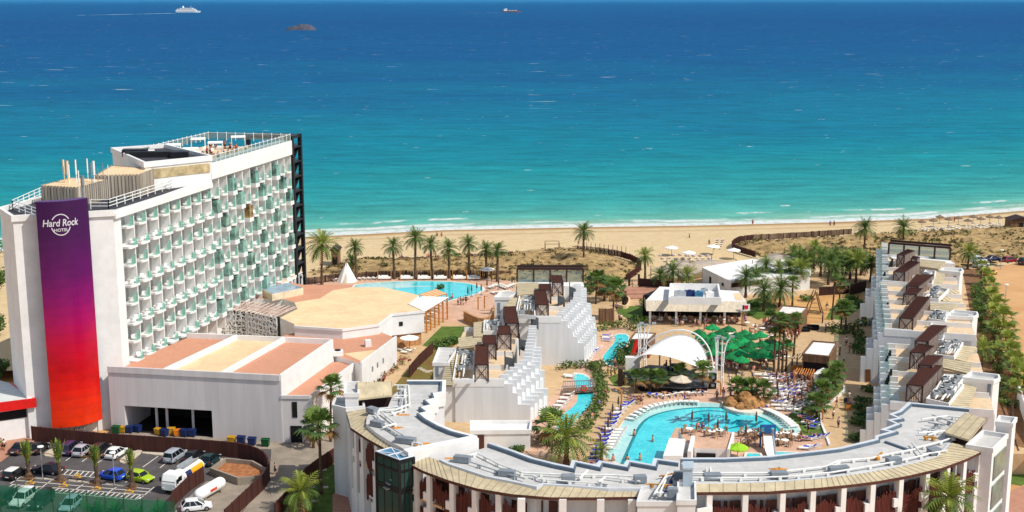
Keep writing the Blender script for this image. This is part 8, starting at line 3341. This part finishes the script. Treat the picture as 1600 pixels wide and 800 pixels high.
# white gas tank in its yard
p0, p1 = P(306, 776, 1.1), P(349, 751, 1.1)
gt = E("gas_tank", "large white cylindrical gas tank on cradles inside the fenced yard", "tank", (p0.x, p0.y, 0))
d = (p1 - p0).normalized()
pts, rs = [], []
for k in range(7):
 pts.append(p0 + d * (.9 * (1 - math.cos(k / 6 * PI / 2)) - .0)); rs.append(max(.06, 0.8 * math.sin(k / 6 * PI / 2)))
for k in range(7):
 pts.append(p1 - d * (.9 * (1 - math.cos((6 - k) / 6 * PI / 2)))); rs.append(max(.06, 0.8 * math.sin((6 - k) / 6 * PI / 2)))
mb = MB(); mb.tube(pts, rs, 18); sh_ = mb.build("shell", PAINT, gt, smooth=True)
sd_ = Vc((d.y, -d.x, 0))
mb = MB()
for j, u in enumerate((.36, .40, .44, .48, .52, .56)):
 c = p0.lerp(p1, u) + sd_ * .81 + Vc((0, 0, .1))
 mb.box(c, (.22, .03, .36), math.atan2(d.y, d.x))
mb.build("red_mark", mat("orange red mark", (220, 80, 40), .5, .1, 2), sh_)
for u in (.22, .78):
 c = p0.lerp(p1, u)
 mb = MB(); mb.box((c.x, c.y, .2), (.4, 1.3, .4), math.atan2(d.y, d.x)); mb.build("cradle", CONCR, gt)
area("tank_yard", PP([(322, 752), (420, 742), (412, 762), (365, 812), (266, 812), (280, 790)], .02), CONCR)
pit = E("concrete_pit", "open concrete pit with rubble beside the gas tank", "pit", P(370, 735, 0))
q = PP([(330, 733), (352, 718), (394, 722), (418, 735), (408, 745), (372, 748)], .9)
mb = MB(); mb.wall(q, 0, 1.1, .3, 0, True); mb.build("wall", CONCR, pit)
mb = MB(); mb.sheet(q, .5); mb.build("rubble", mat("orange rubble", (168, 110, 70), .95, .2, 1.5, bump=.2), pit)
# bins
bn = proto("wheeled_bin", "bin")
mb = MB(); mb.add([(-.6, -.45, .15), (.6, -.45, .15), (.6, .45, .15), (-.6, .45, .15), (-.7, -.55, 1.15), (.7, -.55, 1.15), (.7, .55, 1.15), (-.7, .55, 1.15)], [(3, 2, 1, 0), (0, 1, 5, 4), (1, 2, 6, 5), (2, 3, 7, 6), (3, 0, 4, 7)]); mb.build("body", BLUEP, bn)
mb = MB(); mb.box((0, 0, 1.2), (1.46, 1.16, .12)); mb.cyl((-.73, .1, 1.3), (.73, .1, 1.3), .12, .12, 6); mb.build("lid", BLUEP, bn)
for sx in (-1, 1):
 mb = MB(); mb.cyl((.5 * sx, -.5, .1), (.5 * sx, .5, .1), .1, .1, 8); mb.build("wheel", TYRE, bn)
for i, (x, y, m, lab) in enumerate(((362, 692, YEL, "yellow bin against the grey wall, leftmost of four"), (377, 693, BLUEP, "blue bin next to the yellow one at the grey wall"), (394, 695, BLUEP, "blue bin next to the green one at the grey wall"), (415, 697, GREENP, "green bin against the grey wall, rightmost of four"),
         (182, 677, GREENP, "green tub at the left of the loading bay"), (191, 676, YEL, "yellow tub at the left of the loading bay"), (202, 676, BLUEP, "blue tub at the left of the loading bay"), (215, 675, BLUEP, "blue tub in the shaded part of the loading bay"), (248, 679, YEL, "yellow crate bin in the middle of the loading bay"), (257, 681, BLUEP, "blue crate bin in the middle of the loading bay"), (268, 679, YEL, "tall yellow bin right of the bay column"), (278, 681, mat("orange plastic", (214, 120, 34), .5, .1, 2), "orange bin right of the bay column"), (288, 682, BLUEP, "blue bin right of the orange one in the bay"), (300, 682, BLUEP, "blue bin at the right side of the loading bay"))):
 o = dup(bn, P(x, y, .02), R.uniform(-.5, .2), lab, "bins and tubs", (.82, .8, R.uniform(.75, .95)))
 paint(o, "body", m); paint(o, "lid", m)
# lamp posts
lpst = proto("street_lamp", "lamp post")
mb = MB(); mb.cyl((0, 0, 0), (0, 0, 4.6), .07, .05, 7); mb.build("pole", STEEL, lpst)
mb = MB(); mb.ring((0, 0, 4.6), [(.1, 0), (.45, .1), (.42, .2), (.1, .26)], 12); mb.build("lamp_head", PAINT, lpst)
for (x, y, zb, lab) in ((67, 749, 0, "slim lamp post with a round white head in the car park median"), (179, 759, 0, "slim lamp post in front of the blue hatchback"), (1563, 422, ZP, "lamp post behind the red and blue cars on the dirt lot"), (1570, 480, ZP, "leaning lamp post on the dirt lot beside the fan palms")):
 dup(lpst, P(x, y, zb), 0, lab, "slim lamp posts")
bol = proto("bollard_light", "bollard")
mb = MB(); mb.box((0, 0, .45), (.2, .2, .9)); mb.build("post", DBROWN, bol)
mb = MB(); mb.box((0, 0, .95), (.24, .24, .12)); mb.build("cap", STEEL, bol)
for i, (x, y) in enumerate(((1290, 520), (1312, 555), (1318, 575), (1285, 505), (1300, 460), (1060, 560), (1150, 590))):
 dup(bol, P(x, y, ZP), 0, "dark bollard light on the tan promenade, %s of the line" % ORD[i], "bollard lights", (1, 1, 1.8))
# stepping stones on the dry lawn
for i, (x, y) in enumerate(((656, 576), (660, 578), (664, 580), (668, 582), (672, 580))):
 p = P(x, y, ZP)
 mb = MB(); mb.box((p.x, p.y, ZP + .06), (.9, .5, .1), .2); mb.box((p.x + .1, p.y + .1, ZP + .1), (.5, .3, .05), .6)
 one("stepping_stone", mb, KERB, "pale stepping stone on the dry lawn, %s from the left" % ORD[i], "paving stone", "stepping stones")
for i, (x, y) in enumerate(((487, 762), (492, 783), (507, 762), (505, 735))):
 p = P(x, y, 0.01)
 mb = MB(); mb.box((p.x, p.y, .06), (1.0, .6, .1), .2); mb.box((p.x, p.y + .1, .1), (.6, .3, .05), .5)
 one("stepping_stone", mb, KERB, "pale stone slab on the lawn beside the curved end wall, %s from the left" % ORD[i], "paving stone", "stone slabs on the front lawn")

# ================================================================== PEOPLE
def body_mesh(pose):
 """One continuous skinned figure."""
 V, Ed, Rd = [], [], []

 def v(p, r, par=None):
  V.append(p); Rd.append(r)
  if par is not None:
   Ed.append((par, len(V) - 1))
  return len(V) - 1
 sit = pose == 'sit'
 hz = .5 if sit else .92
 pel = v((0, 0, hz), .125)
 ch_ = v((0, .0, hz + .28), .135, pel)
 sh = v((0, 0, hz + .47), .12, ch_)
 nk = v((0, 0, hz + .58), .055, sh)
 h0 = v((0, -.02, hz + .68), .095, nk)
 h1 = v((0, -.01, hz + .8), .085, h0)
 for s in (-1, 1):
  hip = v((.1 * s, 0, hz - .05), .095, pel)
  st = .18 * s if pose == 'walk' else 0
  if sit:
   kn = v((.12 * s, -.42, hz), .065, hip)
   an = v((.12 * s, -.44, .08), .045, kn)
   v((.12 * s, -.58, .04), .04, an)
  else:
   kn = v((.1 * s, -.04 - st * .6, .48), .065, hip)
   an = v((.1 * s, .02 - st * (1.2 if st < 0 else .9), .08), .042, kn)
   v((.1 * s, -.12 - st, .04), .04, an)
  so_ = v((.19 * s, 0, hz + .46), .06, sh)
  el = v((.25 * s, .03 + st * .5, hz + .2), .045, so_)
  wr = v((.24 * s, -.12 + st * .8 if not sit else -.3, hz - .02 if not sit else hz + .12), .034, el)
  hd = v((.24 * s, -.15 + st * .8 if not sit else -.36, hz - .1 if not sit else hz + .1), .036, wr)
  for f in range(4):
   q = v((.24 * s + (f - 1.5) * .02, (-.16 + st * .8 if not sit else -.42), hz - (.16 if not sit else -.07) + .004 * abs(f - 1.2)), .0095, hd)
   v((.24 * s + (f - 1.5) * .021, (-.175 + st * .8 if not sit else -.45), hz - (.2 if not sit else -.04)), .008, q)
  v((.24 * s - .045 * s, (-.19 + st * .8 if not sit else -.36), hz - (.12 if not sit else -.1)), .01, hd)
 me = bpy.data.meshes.new("body")
 me.from_pydata(V, Ed, [])
 o = bpy.data.objects.new("body", me)
 COL.objects.link(o)
 md = o.modifiers.new("skin", 'SKIN')
 for i, r in enumerate(Rd):
  me.skin_vertices[0].data[i].radius = (r, r)
 me.skin_vertices[0].data[0].use_root = True
 dg = bpy.context.evaluated_depsgraph_get()
 m2 = bpy.data.meshes.new_from_object(o.evaluated_get(dg))
 bpy.data.objects.remove(o)
 m2.materials.clear()
 m2.materials.append(SKIN)
 m2.polygons.foreach_set("use_smooth", [True] * len(m2.polygons))
 return m2


def make_person(pose):
 t = proto("person", "person")
 me = body_mesh(pose)
 b = bpy.data.objects.new("body", me)
 COL.objects.link(b)
 b.parent = t
 sit = pose == 'sit'
 hz = .5 if sit else .92
 mb = MB()
 mb.ring((0, 0, hz), [(.19, -.02), (.18, .2), (.215, .42), (.12, .52)], 12, sy=.72)
 for s in (-1, 1):
  mb.tube([(.17 * s, 0, hz + .47), (.24 * s, .02, hz + .3)], [.09, .08], 8)
 mb.build("shirt", WHITE, t, smooth=True)
 mb = MB()
 for s in (-1, 1):
  if sit:
   mb.tube([(.1 * s, .08, hz + .0), (.12 * s, -.36, hz + .01)], [.13, .1], 8)
  else:
   st = .18 * s if pose == 'walk' else 0
   mb.tube([(.1 * s, 0, hz + .04), (.1 * s, -.04 - st * .55, .52)], [.13, .105], 8)
 mb.build("shorts", WHITE, t, smooth=True)
 mb = MB()
 mb.ring((0, .005, hz + .66), [(.06, 0), (.105, .06), (.1, .16), (.05, .225)], 10)
 mb.v = [(x, y + (.03 if y > -.02 else .05), zz) for x, y, zz in mb.v]
 mb.build("hair", HAIR, t, smooth=True)
 return t


PPL = {k: make_person(k) for k in ('stand', 'walk', 'sit')}
CLO = {"white": CUSH, "black": BLACKF, "navy": mat("navy cloth", (32, 40, 74), .9, .1, 4), "red": mat("red cloth", (176, 40, 40), .9, .1, 4), "blue": BLUET, "pink": mat("pink cloth", (222, 140, 130), .9, .1, 4), "grey": mat("grey cloth", (130, 130, 134), .9, .1, 4), "green": mat("green cloth", (40, 120, 60), .9, .1, 4), "yellow": mat("yellow cloth", (214, 180, 50), .9, .1, 4), "skin": SKIN, "purple": PURP, "beige": BEIGEF}


def person(pose, x, y, top, bottom, where, zb=ZP, rz=None, group=None, lying=False, dz=0):
 p = P(x, y, zb) + Vc((0, 0, dz))
 lab = "%s %s shorts %s" % ("person in %s top," % top if top != "skin" else "shirtless person in", bottom, where)
 rz = R.uniform(0, 6.28) if rz is None else rz
 if lying:
  o = dup(PPL['stand'], p + Vc((0, 0, .5)), rz, lab, group, 1.0, rx=(-1.35, 0))
 else:
  o = dup(PPL[pose], p, rz, lab, group, R.uniform(.95, 1.06))
 paint(o, "shirt", CLO[top]); paint(o, "shorts", CLO[bottom])
 return o


named = [(430, 741, "navy", "navy", "walking up the concrete service road", 0, 'walk'), (3, 703, "green", "black", "standing at the left edge of the pavement", .1, 'stand'), (7, 703, "white", "black", "walking on the pavement beside the entrance annex", .1, 'walk'),
   (1307, 637, "red", "white", "walking with a companion on the tan promenade", ZP, 'walk'), (1293, 633, "navy", "grey", "standing on the kerb by the lawn palms", ZP, 'stand'), (1326, 627, "white", "beige", "pushing a black case on the tan promenade", ZP, 'walk'), (1327, 551, "purple", "grey", "walking along the shaded promenade beside the kiosk", ZP, 'walk'), (1337, 525, "pink", "white", "standing by the dark bushes on the promenade", ZP, 'stand'), (1340, 530, "green", "green", "crouching by the dark bushes on the promenade", ZP, 'sit'),
   (950, 588, "green", "yellow", "above the river pool, left of three in sports kit", ZP, 'walk'), (955, 590, "green", "yellow", "above the river pool, middle of three in sports kit", ZP, 'walk'), (961, 588, "green", "yellow", "above the river pool, right of three in sports kit", ZP, 'walk'), (946, 623, "black", "black", "walking beside the hedge of the river pool", ZP, 'walk'), (977, 602, "green", "yellow", "standing by the left speaker of the stage", ZP, 'stand'), (981, 600, "white", "navy", "standing beside the stage steps", ZP, 'stand'),
   (1253, 652, "black", "black", "standing on the terrace by the curved shower", ZP, 'stand'), (1263, 614, "red", "skin", "walking between the lounger rows", ZP, 'walk'), (1237, 596, "blue", "blue", "standing tall at the top of the lounger field", ZP, 'stand'), (925, 553, "red", "red", "standing by the upper river pool", ZP, 'stand'), (963, 486, "blue", "navy", "walking down the garden steps", ZP, 'walk'), (967, 504, "black", "black", "standing on the path below the garden", ZP, 'stand'), (970, 504, "white", "black", "standing beside another on the path below the garden", ZP, 'stand'), (988, 451, "pink", "beige", "coming through the beach gate", ZP, 'walk'),
   (1041, 575, "black", "navy", "sitting at the drums on the stage", 4.0, 'sit'), (1047, 576, "red", "black", "playing at the middle of the stage", 4.0, 'stand'),
   (1199, 565, "white", "navy", "strolling near the palm cluster", ZP, 'walk'), (1208, 570, "white", "black", "strolling beside a companion at the palm cluster", ZP, 'walk'), (1152, 580, "white", "grey", "standing at the near edge of the parasols", ZP, 'stand'), (1163, 578, "pink", "beige", "beside a friend at the near edge of the parasols", ZP, 'stand'),
   (683, 371, "skin", "navy", "walking on the wet sand, left of a pair", .3, 'walk'), (690, 372, "skin", "red", "walking on the wet sand, right of a pair", .3, 'walk'), (1077, 375, "black", "black", "standing alone on the open sand", .6, 'stand'), (1297, 354, "blue", "navy", "standing at the waterline, left of a couple", .1, 'stand'), (1303, 354, "black", "black", "standing at the waterline, right of a couple", .1, 'stand'), (1176, 352, "red", "red", "wading in the surf", -.6, 'stand'), (1108, 384, "navy", "red", "standing at the head of the lounger lane", 1.4, 'stand'), (1491, 347, "red", "red", "standing among the beach parasols at the right", 1.0, 'stand'),
   (625, 410, "skin", "navy", "playing ball behind the beach palms, leftmost", 1.5, 'walk'), (628, 408, "blue", "navy", "playing ball behind the beach palms, second", 1.5, 'walk'), (667, 409, "pink", "red", "playing ball behind the beach palms, third", 1.5, 'walk'), (670, 407, "red", "navy", "playing ball behind the beach palms, fourth", 1.5, 'walk'), (681, 407, "blue", "green", "playing ball behind the beach palms, rightmost", 1.5, 'stand'), (616, 408, "skin", "blue", "standing by a palm trunk on the sand", 1.5, 'stand'),
   (716, 477, "white", "navy", "in the group at the upper pool, first from left", ZP, 'stand'), (720, 476, "grey", "white", "in the group at the upper pool, second from left", ZP, 'stand'), (724, 477, "navy", "white", "in the group at the upper pool, third from left", ZP, 'stand'), (728, 474, "black", "black", "in the group at the upper pool, fourth from left", ZP, 'stand'), (707, 469, "pink", "navy", "sitting on the near edge of the upper pool", ZP, 'sit'),
   (1090, 672, "pink", "navy", "sitting on the pool bar edge, left of two", 4.6, 'sit'), (1098, 674, "blue", "navy", "sitting on the pool bar edge, right of two", 4.6, 'sit')]
for (x, y, t_, b_, wh, zb, ps) in named:
 person(ps, x, y, t_, b_, wh, zb)
for (x, y, wh) in ((1020, 690, "standing waist deep in the main pool"), (991, 681, "standing at the ledge inside the main pool"), (1000, 719, "bathing at the near side of the main pool"), (980, 720, "bathing near the lower left of the main pool"), (958, 720, "standing at the lower corner of the ledge")):
 person('stand', x, y, "skin", "red" if x > 1000 else "navy", wh, ZP, dz=-.85)
tops = ["white", "white", "black", "navy", "red", "blue", "pink", "grey", "skin", "white", "beige"]
for i in range(62):
 x, y = R.uniform(1090, 1238), R.uniform(515, 582)
 if x > 1200 and y > 566:
  y -= 16
 person(R.choice(('sit', 'sit', 'stand')), x, y, R.choice(tops), R.choice(("navy", "black", "white", "grey")), "under the green %s" % under(P(x, y, ZP)), ZP, group="people under the green parasols")
for n, xa, xb, ya, yb, wh, g in ((30, 1085, 1185, 572, 580, "at the near parasol edge", "people along the near edge of the parasols"), (34, 1015, 1165, 499, 511, "at the tables before the pavilion", "people at the pavilion tables"),
         (16, 1192, 1216, 505, 517, "by the timber bar", "people by the timber bar"), (14, 1235, 1270, 590, 602, "under the orange pergola", "people under the orange pergola")):
 for i, x in enumerate(sorted(R.uniform(xa, xb) for _ in range(n))):
  person(R.choice(('sit', 'stand')), x, R.uniform(ya, yb), R.choice(tops), R.choice(("navy", "black", "white", "grey")), "%s, %s from the left" % (wh, ORD[i]), ZP, group=g)
for i, (x, y) in enumerate(((960, 652), (992, 628), (998, 626), (1004, 628), (1010, 625), (1048, 619), (1085, 622), (1103, 616), (936, 712), (941, 696), (949, 678), (930, 728), (1258, 656), (1270, 664), (1267, 690), (1285, 686))):
 person('stand', x, y, R.choice(("skin", "black", "blue", "purple", "red")), R.choice(("navy", "black", "purple")), "sunbathing on the pool terrace, %s counted from top left" % ORD[i], ZP, lying=True, rz=R.uniform(1.2, 2.4), group="sunbathers on the pool terrace")
for i in range(26):
 x, y = 1185 + 3.9 * i, R.uniform(590, 645)
 person('stand', x, y, R.choice(("skin", "skin", "black", "blue", "red", "pink")), R.choice(("navy", "black", "purple", "blue")), "sunbathing right of the rocks, %s from the left" % ORD[i], ZP, lying=True, rz=R.uniform(1.2, 1.9), group="sunbathers right of the rocks")
LMK = [("the ochre rocks", 1165, 632), ("the timber bar", 1235, 490), ("the black sofas", 1263, 517), ("the bar kiosk", 1275, 560), ("the white winding kerb", 1300, 640), ("the left speaker stack", 979, 600), ("the river pool hedge", 935, 640), ("the splash pools", 1220, 700), ("the climbing frame", 1285, 490), ("the pavilion front", 1085, 503), ("the right light tower", 1130, 600), ("the oval hedge bed", 1315, 520), ("the beige parasol", 1066, 620), ("the upper left pool shower", 975, 635), ("the lounger field", 1175, 597), ("the end of the promenade", 1308, 665)]
for i, (x, y) in enumerate([(1140, 598), (1150, 603), (1128, 598), (1296, 560), (1322, 540), (1318, 590), (1302, 655), (1310, 668), (1318, 605), (960, 575), (936, 640), (925, 660), (1120, 625), (1130, 622), (1070, 627), (1002, 632), (970, 646), (1262, 676), (1160, 597), (1175, 592), (1285, 612), (1046, 507), (1180, 520), (1232, 540), (1245, 530), (1292, 485), (1240, 495)]):
 person(R.choice(('walk', 'stand')), x, y, R.choice(tops), R.choice(("navy", "black", "white", "blue")), "near %s" % min(LMK, key=lambda q: (q[1] - x) ** 2 + 6 * (q[2] - y) ** 2)[0], ZP, group="walkers scattered over the plaza")
for i in range(22):
 s, n = 40 + 1.15 * i, R.uniform(-15, -4)
 o = dup(PPL[R.choice(('sit', 'stand'))], W(s, n, 35.27), R.uniform(0, 6), None, "people on the tower roof terrace")
 t_ = R.choice(("black", "red", "blue", "white", "navy", "skin"))
 o["label"] = "person in %s on the tower roof terrace, %s from the penthouse" % ("a %s top" % t_ if t_ != "skin" else "swimwear", ORD[i])
 paint(o, "shirt", CLO[t_]); paint(o, "shorts", CLO[R.choice(("black", "navy", "blue"))])
# a wheeled case pushed on the promenade
p = P(1321, 630, ZP)
t = E("suitcase", "black upright suitcase pushed along the tan promenade", "suitcase", p)
mb = MB(); mb.box((p.x, p.y, ZP + .45), (.5, .3, .75)); mb.build("shell", BLACKF, t)
mb = MB(); mb.box((p.x, p.y + .12, ZP + 1.0), (.35, .04, .06)); mb.box((p.x - .15, p.y + .12, ZP + .9), (.03, .03, .25)); mb.box((p.x + .15, p.y + .12, ZP + .9), (.03, .03, .25)); mb.build("handle", STEEL, t)
p = P(1325, 640, ZP)
t = E("litter_bin", "timber litter bin standing on the tan promenade", "bin", p)
mb = MB(); mb.box((p.x, p.y, ZP + .5), (.8, .7, 1.0)); mb.build("body", WOODO, t)
mb = MB(); mb.box((p.x, p.y, ZP + 1.05), (.9, .8, .1)); mb.build("lid", DBROWN, t)
# unused prototypes are removed
for o in [o for o in COL.objects if o.parent is None and o.type == 'EMPTY' and not o.get("label")]:
 for c in list(o.children):
  for g in list(c.children):
   bpy.data.objects.remove(g)
  bpy.data.objects.remove(c)
 bpy.data.objects.remove(o)
